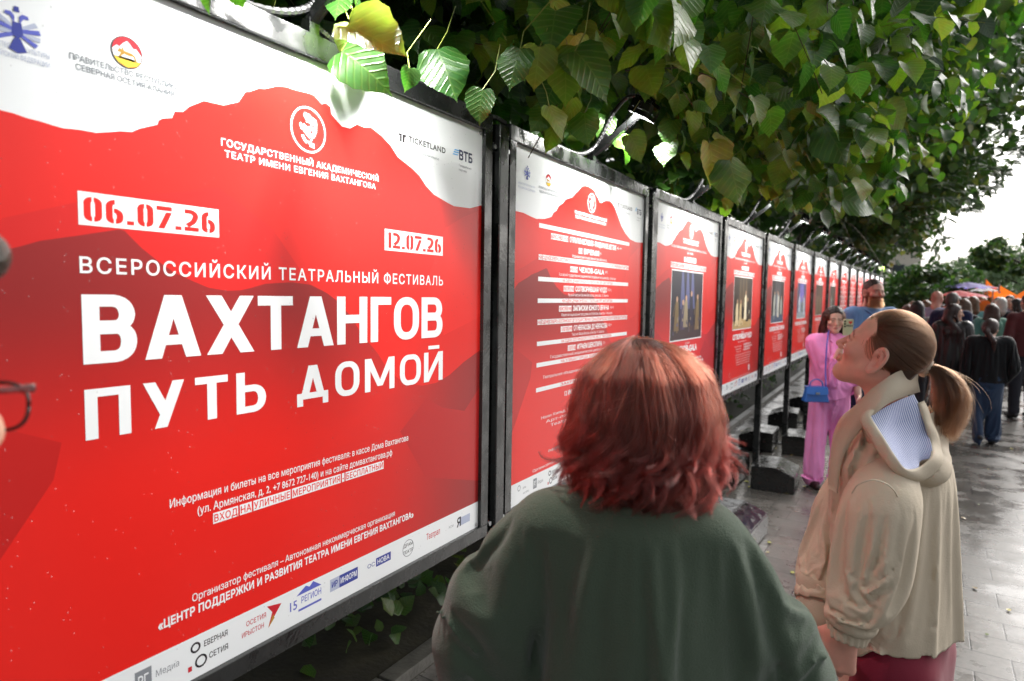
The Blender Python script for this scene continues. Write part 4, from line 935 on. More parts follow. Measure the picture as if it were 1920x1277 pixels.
def crown_tree(name, label, loc, h, r, center, rad, n, size, m, T, seed, clump=55, zmin=None, group='trees along the walk', limbs=None, parts=True):
    root = empty(name, loc); tag(root, label, 'tree' if 'tree' in name else 'bush', group); R = np.random.default_rng(seed)
    if limbs is None: limbs = [(h*.5, (center[0]+rad[0]*.6*math.cos(a), center[1]+rad[1]*.6*math.sin(a), center[2]+rad[2]*.15*math.sin(3*a))) for a in np.linspace(0, 5.2, 6)]
    trunk_and_limbs(root, 0, 0, h, r, limbs, seed)
    d = R.normal(0, 1, (clump, 3)); d /= np.linalg.norm(d, axis=1)[:, None]; cc = np.array(center)+d*np.array(rad)*(R.uniform(.50, 1.0, clump)**.6)[:, None]; cr = R.uniform(.16, .34, clump)*min(rad)*1.15
    per = n//clump; P = []; Nn = []
    for c, q in zip(cc, cr):
        e = R.normal(0, 1, (per, 3)); e /= np.linalg.norm(e, axis=1)[:, None]; P.append(c+e*q*(R.random((per, 1))**.35)*np.array([1.2, 1.2, .8])); Nn.append(e*.8+np.array([0, 0, .5])+R.normal(0, .4, (per, 3)))
    P = np.vstack(P); Nn = np.vstack(Nn)
    if zmin is not None: k = P[:, 2] > zmin+1.5*np.maximum(0, P[:, 0]+loc[0]-.75)*(group != 'far trees')+.25*np.sin(P[:, 1]*1.7)+.2*np.sin(P[:, 0]*3); P, Nn = P[k], Nn[k]
    ax = R.normal(0, .6, P.shape)+np.array([0, 0, -.6])
    scatter('crown', T, P, ax, Nn, R.uniform(size*.7, size*1.25, len(P)), m, root); return root
TREES = [
 ('linden_tree', 'dark leafy tree behind the boards from the cream robes poster onward', (-3.2, 9.6, 0), 6, .16, (1.6, .3, 5.3), (2.7, 4.2, 2.7), 20000, .13, CROWN, BT, 21, 80, 2.75),
 ('ash_tree', 'tree with narrow fanned leaves over the far boards, below the top right corner', (-2.6, 14.5, 0), 7, .16, (2.2, .5, 5.8), (2.6, 3.6, 2.9), 16000, .17, CROWN, BT, 22, 70, 2.75),
 ('linden_tree', 'dense tree behind the last boards, its low edge fringing the bright sky', (-2.6, 21.0, 0), 7, .17, (1.4, .5, 5.4), (2.3, 4.0, 2.9), 14000, .17, CROWN, BT, 23, 65, 2.7),
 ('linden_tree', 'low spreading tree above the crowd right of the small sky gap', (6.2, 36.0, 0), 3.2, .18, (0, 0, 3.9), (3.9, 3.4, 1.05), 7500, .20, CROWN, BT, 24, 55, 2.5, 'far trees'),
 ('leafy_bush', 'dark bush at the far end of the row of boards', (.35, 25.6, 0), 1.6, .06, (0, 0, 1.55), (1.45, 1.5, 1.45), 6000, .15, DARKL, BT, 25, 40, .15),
 ('leafy_bush', 'lower bush with lighter leaf edges right of the dark bush behind the heads', (1.5, 31.0, 0), 1.6, .06, (0, 0, 1.6), (1.7, 1.6, 1.4), 4000, .18, CROWN, BT, 26, 30, .15, 'far trees'),
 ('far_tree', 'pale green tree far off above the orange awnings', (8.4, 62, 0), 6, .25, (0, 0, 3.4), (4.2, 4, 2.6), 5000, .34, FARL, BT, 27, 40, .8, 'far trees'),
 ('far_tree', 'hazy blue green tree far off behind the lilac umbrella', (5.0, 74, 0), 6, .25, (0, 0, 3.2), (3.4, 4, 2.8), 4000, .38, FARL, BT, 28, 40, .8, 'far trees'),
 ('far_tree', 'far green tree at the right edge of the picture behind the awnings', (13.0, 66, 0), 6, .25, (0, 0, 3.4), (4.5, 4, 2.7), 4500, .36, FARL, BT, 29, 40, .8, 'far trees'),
]
for t in TREES: crown_tree(*t)
# fanned compound leaves on the ash
def ash_sprays():
    root = [o for o in bpy.data.objects if o.name.startswith('ash_tree')][0]; O = np.array(root.location); R = np.random.default_rng(4); P = []; A = []; Nn = []
    for k in range(420):
        c = np.array([R.uniform(-1.0, 1.7), R.uniform(10.5, 16), R.uniform(2.9, 5.6)]); c[2] = max(c[2], 2.9+1.5*max(0, c[0]-.75)); out = np.array([.5, -.7, -.25])+R.normal(0, .3, 3); out /= np.linalg.norm(out); sd = np.cross(out, [0, 0, 1]); sd /= np.linalg.norm(sd)
        for a in np.linspace(-1.3, 1.3, 7): P.append(c); A.append(out*math.cos(a)+sd*math.sin(a)+R.normal(0, .08, 3)); Nn.append(np.array([.2, -.4, .9])+R.normal(0, .15, 3))
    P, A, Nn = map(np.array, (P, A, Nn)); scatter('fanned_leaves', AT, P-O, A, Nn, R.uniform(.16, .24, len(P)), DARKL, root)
ash_sprays()
# low plants in the dark bed behind the boards
def bed_plants():
    R = np.random.default_rng(8); N = 5200; c = np.stack([-1.9-R.random(N)*2.2, R.uniform(0.5, 20, N), .05+R.random(N)*.22], 1)
    k = (np.sin(c[:, 0]*4+c[:, 1]*1.7)+np.sin(c[:, 1]*3.1)) > .1; c = c[k]
    o = scatter('ground_cover', BT, c, R.normal(0, .7, c.shape)+np.array([0, 0, .5]), R.normal(0, .5, c.shape)+np.array([.2, -.2, .9]), R.uniform(.05, .12, len(c)), CROWN)
    tag(o, 'low weedy plants on the dark soil under the boards', 'ground cover', kind='stuff')
bed_plants()
# shrubs behind the boards that close the dark background
for k, (x, y) in enumerate(((-3.4, .6), (-3.6, 3.2), (-3.5, 5.9), (-3.6, 8.8), (-3.5, 12.0))):
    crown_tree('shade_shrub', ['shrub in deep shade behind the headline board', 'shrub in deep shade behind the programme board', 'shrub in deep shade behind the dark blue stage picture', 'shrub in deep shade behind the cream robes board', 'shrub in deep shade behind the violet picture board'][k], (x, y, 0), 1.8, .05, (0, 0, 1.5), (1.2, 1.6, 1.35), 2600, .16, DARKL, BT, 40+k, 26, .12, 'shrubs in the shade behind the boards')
# pale house glimpsed through the gap
def house():
    root = empty('building', (-6, 82, 0)); tag(root, 'pale beige house glimpsed through the gap under the trees', 'building')
    b = MB(); b.box((-9, 0, 0), (8, 10, 9.5), mat('pale_render', srgb(214, 204, 190), .8, noise=(.6, .1))); b.build('wall', root)
    r = MB(); r.box((-9.4, -.4, 9.5), (8.4, 10.4, 10.0), mat('roof_sheet', srgb(120, 116, 112), .5)); r.build('roof', root)
    for i in range(6):
        for j in range(3):
            w = MB(); x = -7.6+i*2.6; z = 1.2+j*2.9; w.box((x-.1, -.10, z-.1), (x+1.2, -.004, z), mat('sill', srgb(230, 228, 222), .6)); w.box((x, -.05, z+.003), (x+1.1, -.003, z+1.6), mat('window_glass', (.05, .06, .07, 1), .08)); w.build('window', root)
house()
# ------------------------------------------------------------------ bodies: distance fields turned into one continuous skin
def rotz(a): c, s = math.cos(a), math.sin(a); return np.array([[c, -s, 0], [s, c, 0], [0, 0, 1.0]])
def rotx(a): c, s = math.cos(a), math.sin(a); return np.array([[1.0, 0, 0], [0, c, -s], [0, s, c]])
def roty(a): c, s = math.cos(a), math.sin(a); return np.array([[c, 0, s], [0, 1.0, 0], [-s, 0, c]])
def smin(a, b, k):
    if k <= 1e-6: return np.minimum(a, b)
    h = np.clip(.5+.5*(b-a)/k, 0, 1); return b+(a-b)*h-k*h*(1-h)
class Field:
    def __init__(s, lo, hi, h):
        s.lo = np.array(lo, float); s.h = h; s.n = np.ceil((np.array(hi)-s.lo)/h).astype(int)+1
        s.D = np.full(s.n, .5, np.float32); s.ax = [np.float32(s.lo[i])+np.arange(s.n[i], dtype=np.float32)*np.float32(h) for i in range(3)]
    def block(s, lo, hi, m):
        a = np.maximum(np.floor((np.array(lo)-m-s.lo)/s.h).astype(int), 0); b = np.minimum(np.ceil((np.array(hi)+m-s.lo)/s.h).astype(int)+1, s.n)
        if (b <= a).any(): return None, None
        return tuple(slice(a[i], b[i]) for i in range(3)), (s.ax[0][a[0]:b[0]][:, None, None], s.ax[1][a[1]:b[1]][None, :, None], s.ax[2][a[2]:b[2]][None, None, :])
    def put(s, sl, d, k, sub=False):
        if sub: s.D[sl] = -smin(-s.D[sl], d, k)
        else: s.D[sl] = smin(s.D[sl], d, k)
    def rc(s, a, b, ra, rb, k=.02, sub=False):
        a = np.array(a, float); b = np.array(b, float); r = max(ra, rb); sl, g = s.block(np.minimum(a, b)-r, np.maximum(a, b)+r, k*1.2+3*s.h)
        if sl is None: return
        ba = b-a; L2 = max((ba*ba).sum(), 1e-9); p = [g[i]-a[i] for i in range(3)]
        t = np.clip((p[0]*ba[0]+p[1]*ba[1]+p[2]*ba[2])/L2, 0, 1)
        d = np.sqrt((p[0]-t*ba[0])**2+(p[1]-t*ba[1])**2+(p[2]-t*ba[2])**2)-(ra+(rb-ra)*t); s.put(sl, d, k, sub)
    def chain(s, pts, rs, k=.02, sub=False):
        for i in range(len(pts)-1): s.rc(pts[i], pts[i+1], rs[i], rs[i+1], k if i == 0 else min(k, .8*min(rs[i], rs[i+1])), sub)
    def el(s, c, r, k=.02, R=None, sub=False):
        c = np.array(c, float); r = np.array(r, float); m = max(r); sl, g = s.block(c-m, c+m, k*1.2+3*s.h)
        if sl is None: return
        p = [g[i]-c[i] for i in range(3)]
        if R is not None: p = [R[0, i]*p[0]+R[1, i]*p[1]+R[2, i]*p[2] for i in range(3)]
        k0 = np.sqrt((p[0]/r[0])**2+(p[1]/r[1])**2+(p[2]/r[2])**2); k1 = np.sqrt((p[0]/r[0]**2)**2+(p[1]/r[1]**2)**2+(p[2]/r[2]**2)**2)
        s.put(sl, k0*(k0-1)/np.maximum(k1, 1e-6), k, sub)
    def loft(s, secs, k=.02, rot=0.0, org=(0, 0), sub=False, pw=2.0):
        """vertical body: sections (z, cx, cy, rx, ry) in a frame turned by rot about org"""
        S = np.array(secs, float); S = S[np.argsort(S[:, 0])]; z = S[:, 0]; m = (S[:, 3:5].max()+np.abs(S[:, 1:3]).max()); o = np.array(org, float)
        sl, g = s.block((o[0]-m, o[1]-m, z[0]), (o[0]+m, o[1]+m, z[-1]), k*1.2+3*s.h)
        if sl is None: return
        zz = g[2][0, 0]; zs = np.linspace(z[0], z[-1], 160); Q = np.stack([np.interp(zs, z, S[:, i]) for i in range(1, 5)])
        ker = np.ones(15)/15; Q = np.stack([np.convolve(np.pad(q, 7, mode='edge'), ker, mode='valid') for q in Q]); cx, cy_, rx, ry = [np.interp(zz, zs, q)[None, None, :] for q in Q]
        c, sn = math.cos(rot), math.sin(rot); X = g[0]-o[0]; Y = g[1]-o[1]; x = c*X+sn*Y-cx; y = -sn*X+c*Y-cy_
        e = (np.abs(x/rx)**pw+np.abs(y/ry)**pw)**(1/pw); d = (e-1)*np.minimum(rx, ry); dz = np.maximum(z[0]-zz, zz-z[-1])[None, None, :]
        s.put(sl, np.maximum(d, dz), k, sub)
    def cut(s, n, o):
        """keep the side where (p-o).n < 0"""
        n = np.array(n, float); n /= np.linalg.norm(n); d = (s.ax[0][:, None, None]-o[0])*n[0]+(s.ax[1][None, :, None]-o[1])*n[1]+(s.ax[2][None, None, :]-o[2])*n[2]; s.D = np.maximum(s.D, d.astype(np.float32))
    def disp(s, fn):
        """add a displacement only near the surface"""
        ix = np.argwhere(np.abs(s.D) < .05); P = ix*s.h+s.lo; s.D[tuple(ix.T)] += fn(P).astype(np.float32)
    def mesh(s):
        D = s.D; I = D < 0; n = s.n
        c = [I[i:n[0]-1+i, j:n[1]-1+j, k:n[2]-1+k] for i in (0, 1) for j in (0, 1) for k in (0, 1)]
        any_ = c[0].copy(); all_ = c[0].copy()
        for q in c[1:]: any_ |= q; all_ &= q
        act = np.argwhere(any_ & ~all_)
        if not len(act): return np.zeros((0, 3)), np.zeros((0, 4), int)
        idx = np.full(n-1, -1, np.int32); idx[tuple(act.T)] = np.arange(len(act)); acc = np.zeros((len(act), 3)); cnt = np.zeros(len(act))
        cor = np.array([(i, j, k) for i in (0, 1) for j in (0, 1) for k in (0, 1)]); val = np.stack([D[tuple((act+q).T)] for q in cor], 1)
        for a in range(8):
            for b in range(a+1, 8):
                if np.abs(cor[a]-cor[b]).sum() != 1: continue
                va, vb = val[:, a], val[:, b]; m = (va < 0) != (vb < 0); t = np.where(m, va/np.where(m, va-vb, 1), 0)
                acc += np.where(m[:, None], cor[a]+t[:, None]*(cor[b]-cor[a]), 0); cnt += m
        V = (act+acc/np.maximum(cnt, 1)[:, None])*s.h+s.lo; F = []
        for ax in range(3):
            o1, o2 = [(1, 2), (2, 0), (0, 1)][ax]; A = np.take(I, np.arange(n[ax]-1), ax); B = np.take(I, np.arange(1, n[ax]), ax); e = np.argwhere(A != B)
            e = e[(e[:, o1] > 0) & (e[:, o2] > 0) & (e[:, o1] < n[o1]-1) & (e[:, o2] < n[o2]-1)]
            if not len(e): continue
            d1 = np.zeros(3, int); d1[o1] = 1; d2 = np.zeros(3, int); d2[o2] = 1
            q = np.stack([idx[tuple((e-d1-d2).T)], idx[tuple((e-d2).T)], idx[tuple(e.T)], idx[tuple((e-d1).T)]], 1)
            fl = A[tuple(e.T)]; q = np.where(fl[:, None], q, q[:, ::-1]); F.append(q)
        F = np.vstack(F); F = F[(F >= 0).all(1)]
        return V, F
def relax(V, F, it=1, w=.5):
    if not len(F): return V
    e = np.vstack([F[:, [i, (i+1) % 4]] for i in range(4)])
    for _ in range(it):
        acc = np.zeros_like(V); cnt = np.zeros(len(V))
        np.add.at(acc, e[:, 0], V[e[:, 1]]); np.add.at(cnt, e[:, 0], 1); np.add.at(acc, e[:, 1], V[e[:, 0]]); np.add.at(cnt, e[:, 1], 1)
        V = V*(1-w)+w*acc/np.maximum(cnt, 1)[:, None]
    return V
def npmesh(name, V, F, mats, parent=None, org=(0, 0, 0), col=None, mi=None):
    V = V-np.array(org); me = bpy.data.meshes.new(name); me.vertices.add(len(V)); me.vertices.foreach_set('co', V.astype(np.float32).ravel()); k = F.shape[1]
    me.loops.add(F.size); me.loops.foreach_set('vertex_index', F.ravel().astype(np.int32)); me.polygons.add(len(F)); me.polygons.foreach_set('loop_start', np.arange(0, F.size, k, dtype=np.int32)); me.polygons.foreach_set('use_smooth', np.ones(len(F), bool))
    for m in (mats if isinstance(mats, (list, tuple)) else [mats]): me.materials.append(m)
    if mi is not None: me.polygons.foreach_set('material_index', mi.astype(np.int32))
    me.update(calc_edges=True)
    if col is not None:
        a = me.attributes.new('Col', 'FLOAT_COLOR', 'POINT'); a.data.foreach_set('color', np.hstack([col, np.ones((len(col), 1))]).astype(np.float32).ravel())
    o = bpy.data.objects.new(name, me); COL.objects.link(o)
    if parent: o.parent = parent
    return o
def joinm(parts):
    V = []; F = []; C = []; o = 0
    for v, f, c in parts: V.append(v); F.append(f+o); C.append(c); o += len(v)
    return np.vstack(V), np.vstack(F), np.vstack(C)
def wr(P, f, seed=0.0):
    """soft crumple noise"""
    x, y, z = P[:, 0]*f, P[:, 1]*f, P[:, 2]*f
    a = np.sin(x*1.3+1.7*np.sin(z*.9+seed)+seed)+np.sin(y*1.6+1.3*np.sin(x*1.1+z*.7+seed*2))+np.sin(z*1.9+1.5*np.sin(y*1.2+x*.8)+seed*3)
    return a/3
def pix(P):
    d = np.asarray(P)-np.array([0, 0, CAM_H]); z = d @ _F; return 960+1203*(d @ _R)/z, 638.5-1203*(d @ _U)/z, z
def folds(P, lines, side=None):
    """drawn folds: each line is (points as seen in the photograph, half width m, depth m): a groove with a soft ridge along it"""
    x, y, z = pix(P); out = np.zeros(len(P))
    for pts, w, dep in lines:
        q = np.array(pts, float); m = (x > q[:, 0].min()-90) & (x < q[:, 0].max()+90) & (y > q[:, 1].min()-90) & (y < q[:, 1].max()+90)
        if not m.any(): continue
        if len(q) > 2: q = spline(np.hstack([q, np.zeros((len(q), 1))]), 14)[:, :2]
        X = np.stack([x[m], y[m]], 1); best = np.full(len(X), 1e9); sg = np.zeros(len(X)); tt = np.zeros(len(X)); n = len(q)-1
        for i in range(n):
            a, b = q[i], q[i+1]; ab = b-a; t = np.clip(((X-a) @ ab)/(ab @ ab), 0, 1); dd = X-(a+t[:, None]*ab); d = np.hypot(dd[:, 0], dd[:, 1]); k = d < best; best[k] = d[k]; sg[k] = np.sign(ab[0]*dd[k, 1]-ab[1]*dd[k, 0]); tt[k] = (i+t[k])/n
        d = best*z[m]/1203*sg; env = np.sin(np.pi*np.clip(tt*.92+.04, 0, 1))**.6; out[m] += dep*env*(np.exp(-(d/w)**2)-.75*np.exp(-((d-1.7*w)/(1.1*w))**2))
    return out
def crease(P, d, f, seed=0.0, warp=1.3, pw=3.0):
    """sharp cloth creases running across direction d"""
    return (1-np.abs(np.sin((P @ np.array(d, float))*f+warp*2.2*wr(P, 5, seed)+seed)))**pw*np.clip(.25+1.1*wr(P, 7, seed*1.7+4), 0, 1)
# ---- hair as strands
def hair_material(name, root, tip, rough=.32, var=.25):
    m = bpy.data.materials.new(name); m.use_nodes = True; n = m.node_tree.nodes; l = m.node_tree.links; b = n['Principled BSDF']; out = n['Material Output']
    hi = n.new('ShaderNodeHairInfo'); mx = n.new('ShaderNodeMix'); mx.data_type = 'RGBA'; mx.inputs['A'].default_value = root; mx.inputs['B'].default_value = tip; l.new(hi.outputs['Intercept'], mx.inputs['Factor'])
    h = n.new('ShaderNodeHueSaturation'); mr = n.new('ShaderNodeMapRange'); mr.inputs['To Min'].default_value = 1-var; mr.inputs['To Max'].default_value = 1+var*1.6; l.new(hi.outputs['Random'], mr.inputs['Value']); sa = n.new('ShaderNodeAttribute'); sa.attribute_name = 'shade'; mu = n.new('ShaderNodeMath'); mu.operation = 'MULTIPLY'; l.new(mr.outputs[0], mu.inputs[0]); l.new(sa.outputs['Fac'], mu.inputs[1]); l.new(mu.outputs[0], h.inputs['Value']); l.new(mx.outputs['Result'], h.inputs['Color'])
    ph = n.new('ShaderNodeBsdfHairPrincipled'); ph.parametrization = 'COLOR'; l.new(h.outputs[0], ph.inputs['Color']); ph.inputs['Roughness'].default_value = rough; ph.inputs['Radial Roughness'].default_value = .5
    l.new(ph.outputs[0], out.inputs[0]); return m
def strands(name, S, r0, r1, m, parent=None, org=(0, 0, 0), shade=None):
    hc = bpy.data.hair_curves.new(name); hc.add_curves([len(s) for s in S]); P = np.vstack(S)-np.array(org)
    hc.attributes['position'].data.foreach_set('vector', P.astype(np.float32).ravel()) if 'position' in hc.attributes else hc.points.foreach_set('position', P.astype(np.float32).ravel())
    rad = np.concatenate([np.linspace(r0, r1, len(s)) for s in S]).astype(np.float32); a = hc.attributes.get('radius') or hc.attributes.new('radius', 'FLOAT', 'POINT'); a.data.foreach_set('value', rad)
    sd = np.ones(len(S)) if shade is None else np.array(shade); b_ = hc.attributes.new('shade', 'FLOAT', 'CURVE'); b_.data.foreach_set('value', sd.astype(np.float32))
    hc.materials.append(m); o = bpy.data.objects.new(name, hc); COL.objects.link(o)
    if parent: o.parent = parent
    return o
SKIN = mat('skin', (.6, .4, .3, 1), .46, spec=.4, attr='Col', subsurf=.12, noise=(60, .06), bump=(240, .05))
EYE = mat('eye', (.8, .8, .8, 1), .08, spec=.6, attr='Col')
def lin(r, g, b): return np.array(srgb(r, g, b)[:3])
# ---- head
def head_field(f, C, R, s=1.0, fem=True, nk=None, ears=True, full=True, occ=1.0):
    T = lambda p: C+R @ (np.array(p, float)*s)
    E = lambda c, r, k, sub=False, Q=None: f.el(T(c), np.array(r)*s, k*s, R if Q is None else R @ Q, sub)
    Rc = lambda a, b, ra, rb, k, sub=False: f.rc(T(a), T(b), ra*s, rb*s, k*s, sub)
    E((0, -.015+.093*(1-occ), .030), (.073, .093*occ, .084), .01); E((0, .022, .028), (.061, .059, .060), .02); E((0, .030, -.036), (.055, .056, .074), .022)
    j = 1.0 if fem else 1.1
    for q in (-1, 1):
        Rc((q*.047*j, .002, -.058), (0, .060, -.097), .017*j, .019*j, .026); E((q*.042, .057, -.024), (.022, .022, .020), .022)
        Rc((q*.010, .084, .017), (q*.044, .068, .017), .007 if fem else .0095, .007, .014)
    E((0, .068 if fem else .071, -.098), (.019*j, .018, .017), .018)
    Rc((0, .084, .008), (0, .1105, -.033), .0072, .0092, .013)
    for q in (-1, 1): E((q*.0105, .0975, -.0385), (.0066, .0090, .0062), .007)
    if full:
        for q in (-1, 1):
            E((q*.031, .097, -.001), (.0175, .0165, .0105), .012, True); E((q*.031, .0735, -.002), (.0142, .0142, .0142), .004)
            f.chain([T((q*.016, .0800, .0010)), T((q*.024, .0875, .0062)), T((q*.034, .0868, .0066)), T((q*.045, .0765, .0012))], [.0022*s, .0028*s, .0030*s, .0022*s], .004*s)
            f.chain([T((q*.018, .0815, -.0060)), T((q*.030, .0860, -.0095)), T((q*.043, .0775, -.0060))], [.002*s, .0024*s, .002*s], .004*s)
            Rc((q*.0185, .083, -.0645), (0, .0912, -.0612), .0040, .0056, .006); Rc((q*.0175, .083, -.0685), (0, .0905, -.0718), .0042, .0062, .006)
            Rc((q*.0045, .104, -.0435), (q*.0055, .098, -.046), .0026, .002, .003, True)
        Rc((-.017, .0885, -.0662), (.017, .0885, -.0662), .0008, .0008, .003, True)
    if ears:
        for q in (-1, 1):
            pts = [(.006, -.026), (.001, -.040), (-.010, -.036), (-.019, -.016), (-.023, .006), (-.017, .022), (-.004, .027), (.006, .018), (.006, .002)]
            X = lambda y, z: (q*(.0735+.010*max(0, (.004-y)/.026)), y-.010, z-.004)
            pp = spline([X(*p) for p in pts], 26); f.chain([T(p) for p in pp], list(np.interp(np.linspace(0, 8, 26), range(9), [v*s for v in (.0058, .0070, .0056, .0044, .0040, .0040, .0042, .0040, .0044)])), .004*s); f.chain([T(p) for p in spline([X(-.004, .014), X(-.011, .008), X(-.012, -.008), X(-.004, -.020)], 8)], [.0032*s]*8, .004*s)
            E((q*.0725, -.015, -.008), (.0040, .016, .028), .008); E((q*.0800, -.011, -.010), (.0075, .0085, .0135), .004, True); Rc((q*.081, -.020, .004), (q*.081, -.022, -.016), .0034, .0034, .005)
    if nk is not None:
        r = .050 if fem else .060; f.chain([T((0, -.026, -.050)), (T((0, -.03, -.09))*.5+np.array(nk)*.5), np.array(nk)], [r*s, r*s*.98, r*s*1.08], .028)
def head_color(P, C, R, s, skin, lips=None, blush=None, brow=None, beard=None, hairline=None, lash=True):
    p = (P-C) @ R/s; c = np.tile(np.array(skin), (len(P), 1)); x, y, z = np.abs(p[:, 0]), p[:, 1], p[:, 2]
    def mixc(w, col): c[:] = c*(1-w[:, None])+np.array(col)*w[:, None]
    g = lambda d, w: np.exp(-(d/w)**2)
    near = np.linalg.norm(p, axis=1) < .2
    if blush is not None: mixc(.75*g(np.sqrt((x-.044)**2+(y-.052)**2+(z+.028)**2), .026)*near, blush); mixc(.45*g(np.sqrt(x**2+(y-.106)**2+(z+.034)**2), .014)*near, blush); mixc(.55*g(np.sqrt((x-.08)**2+(y+.014)**2+(z+.008)**2), .026)*near, blush)
    if beard is not None:
        w = np.clip((-.030-z)*60, 0, 1)*np.clip((y+.035)*50, 0, 1)*np.clip((z+.155)*60, 0, 1)*near; w = np.maximum(w, np.clip((x-.052)*120, 0, 1)*np.clip((.004-z)*120, 0, 1)*np.clip((y+.004)*90, 0, 1)*np.clip((.04-y)*90, 0, 1)*near); mixc(np.clip(w, 0, 1), beard)
    if lips is not None: mixc(np.clip(1.3*g(z+.0665, .0075)*g(x, .019)*(y > .080)*near, 0, .85), lips)
    if brow is not None: mixc(np.clip(1.5*g(z-.0175-.05*(x-.012)*(x < .034)+.28*np.clip(x-.034, 0, 1), .0042)*(x > .011)*(x < .050)*(y > .055), 0, .92), brow)
    if lash: mixc(np.clip(1.5*g(np.sqrt(((x-.031)/1.0)**2+(z-.0055+30*(x-.031)**2)**2*9), .0115)*(x > .014)*(x < .049)*(y > .070)*(np.abs(z-.0045+22*(x-.031)**2) < .0032), 0, .95), np.array(brow)*.35 if brow is not None else (.02, .015, .01))
    mixc(.35*g(np.sqrt((x-.031)**2+(z-.010)**2), .016)*(y > .06), np.array(skin)*.62)
    return c
def eyes(root, C, R, s, gaze, iris, org):
    d = np.array(gaze, float); d /= np.linalg.norm(d)
    for q in (-1, 1):
        bm = bmesh.new(); bmesh.ops.create_uvsphere(bm, u_segments=28, v_segments=20, radius=.0128*s); V = np.array([v.co[:] for v in bm.verts]); F = [[v.index for v in f.verts] for f in bm.faces]; bm.free()
        c = C+R @ (np.array((q*.031, .0742, -.002))*s); dd = R @ d; ang = np.arccos(np.clip((V @ dd)/np.linalg.norm(V, axis=1), -1, 1)); col = np.tile(lin(214, 208, 204), (len(V), 1)); col[ang < .50] = iris; col[ang < .24] = (.004, .004, .004)
        me = bpy.data.meshes.new('eye'); me.from_pydata([tuple(v) for v in V+c-np.array(org)], [], F); me.polygons.foreach_set('use_smooth', [True]*len(F)); me.materials.append(EYE)
        a = me.attributes.new('Col', 'FLOAT_COLOR', 'POINT'); a.data.foreach_set('color', np.hstack([col, np.ones((len(col), 1))]).astype(np.float32).ravel()); o = bpy.data.objects.new('eye', me); COL.objects.link(o); o.parent = root
def hand_field(f, wrist, R, s=1.0, curl=(.35, .4, .45, .5), q=1, thumb=(.6, .2), k=.006):
    """hand frame: +y to the fingers, +z back of the hand, thumb on the q*x side"""
    T = lambda p: np.array(wrist)+R @ (np.array(p, float)*s)
    f.rc(T((0, -.02, 0)), T((0, .015, 0)), .024*s, .024*s, .02*s)
    for x in (-.026, -.009, .009, .026): f.rc(T((x*.6, .018, 0)), T((q*x, .088-.10*abs(x-.006)*.6, .0)), .0165*s, .0115*s, .012*s)
    for i, (x, L) in enumerate(((.029, .072), (.010, .080), (-.010, .074), (-.028, .058))):
        p = np.array((q*x, .090-(.006 if i in (0, 3) else 0), 0)); a = 0; dx = q*(x*.9); r = (.0092, .0094, .0090, .0080)[i]
        for j, l in enumerate((.44, .32, .26)):
            a += curl[i]*(1.0, 1.25, .9)[j]; d = np.array((dx*(1-.6*min(1, curl[i])), math.cos(a), -math.sin(a))); d /= np.linalg.norm(d); e = p+d*L*l; f.rc(T(p), T(e), r*(1-.09*j)*s, r*(1-.09*(j+1))*s, k*s if j == 0 else .003*s); p = e
    p = np.array((q*.022, .022, -.008)); dirs = [np.array((q*.75, .62, -.25-thumb[1])), np.array((q*(.75-thumb[0]), .85, -.30-thumb[1])), np.array((q*(.5-thumb[0]), .9, -.25-thumb[1]))]
    for j, (d, L) in enumerate(zip(dirs, (.042, .034, .028))): d = d/np.linalg.norm(d); e = p+d*L; f.rc(T(p), T(e), (.0150, .0105, .0092)[j]*s, (.0110, .0095, .0075)[j]*s, .010*s if j == 0 else .003*s); p = e
    return T
def frame(y, z):
    y = np.array(y, float); y /= np.linalg.norm(y); z = np.array(z, float); z = z-y*(z @ y); z /= np.linalg.norm(z); return np.stack([np.cross(y, z), y, z], 1)
# ---- cloth hung over a body
def inside(x, y, poly):
    poly = np.array(poly); c = np.zeros(len(x), bool); j = len(poly)-1
    for i in range(len(poly)):
        (xi, yi), (xj, yj) = poly[i], poly[j]; k = ((yi > y) != (yj > y)) & (x < (xj-xi)*(y-yi)/(yj-yi+1e-12)+xi); c ^= k; j = i
    return c
def trimesh(V, F, keep):
    """drop the faces keep() rejects and the loose points"""
    F = F[keep(V[F].mean(1), face_normals(V, F))]; lab = np.arange(len(V))
    while True:      # keep the largest connected piece only
        m = lab[F].min(1); new = lab.copy()
        for k in range(4): np.minimum.at(new, F[:, k], m)
        new = new[new]
        if (new == lab).all(): break
        lab = new
    ids, cn = np.unique(lab[F[:, 0]], return_counts=True); F = F[lab[F[:, 0]] == ids[cn.argmax()]]; used = np.unique(F); idx = np.full(len(V), -1); idx[used] = np.arange(len(used)); return V[used], idx[F]
def face_normals(V, F):
    n = np.cross(V[F[:, 2]]-V[F[:, 0]], V[F[:, 3]]-V[F[:, 1]]); return n/np.maximum(np.linalg.norm(n, axis=1), 1e-9)[:, None]
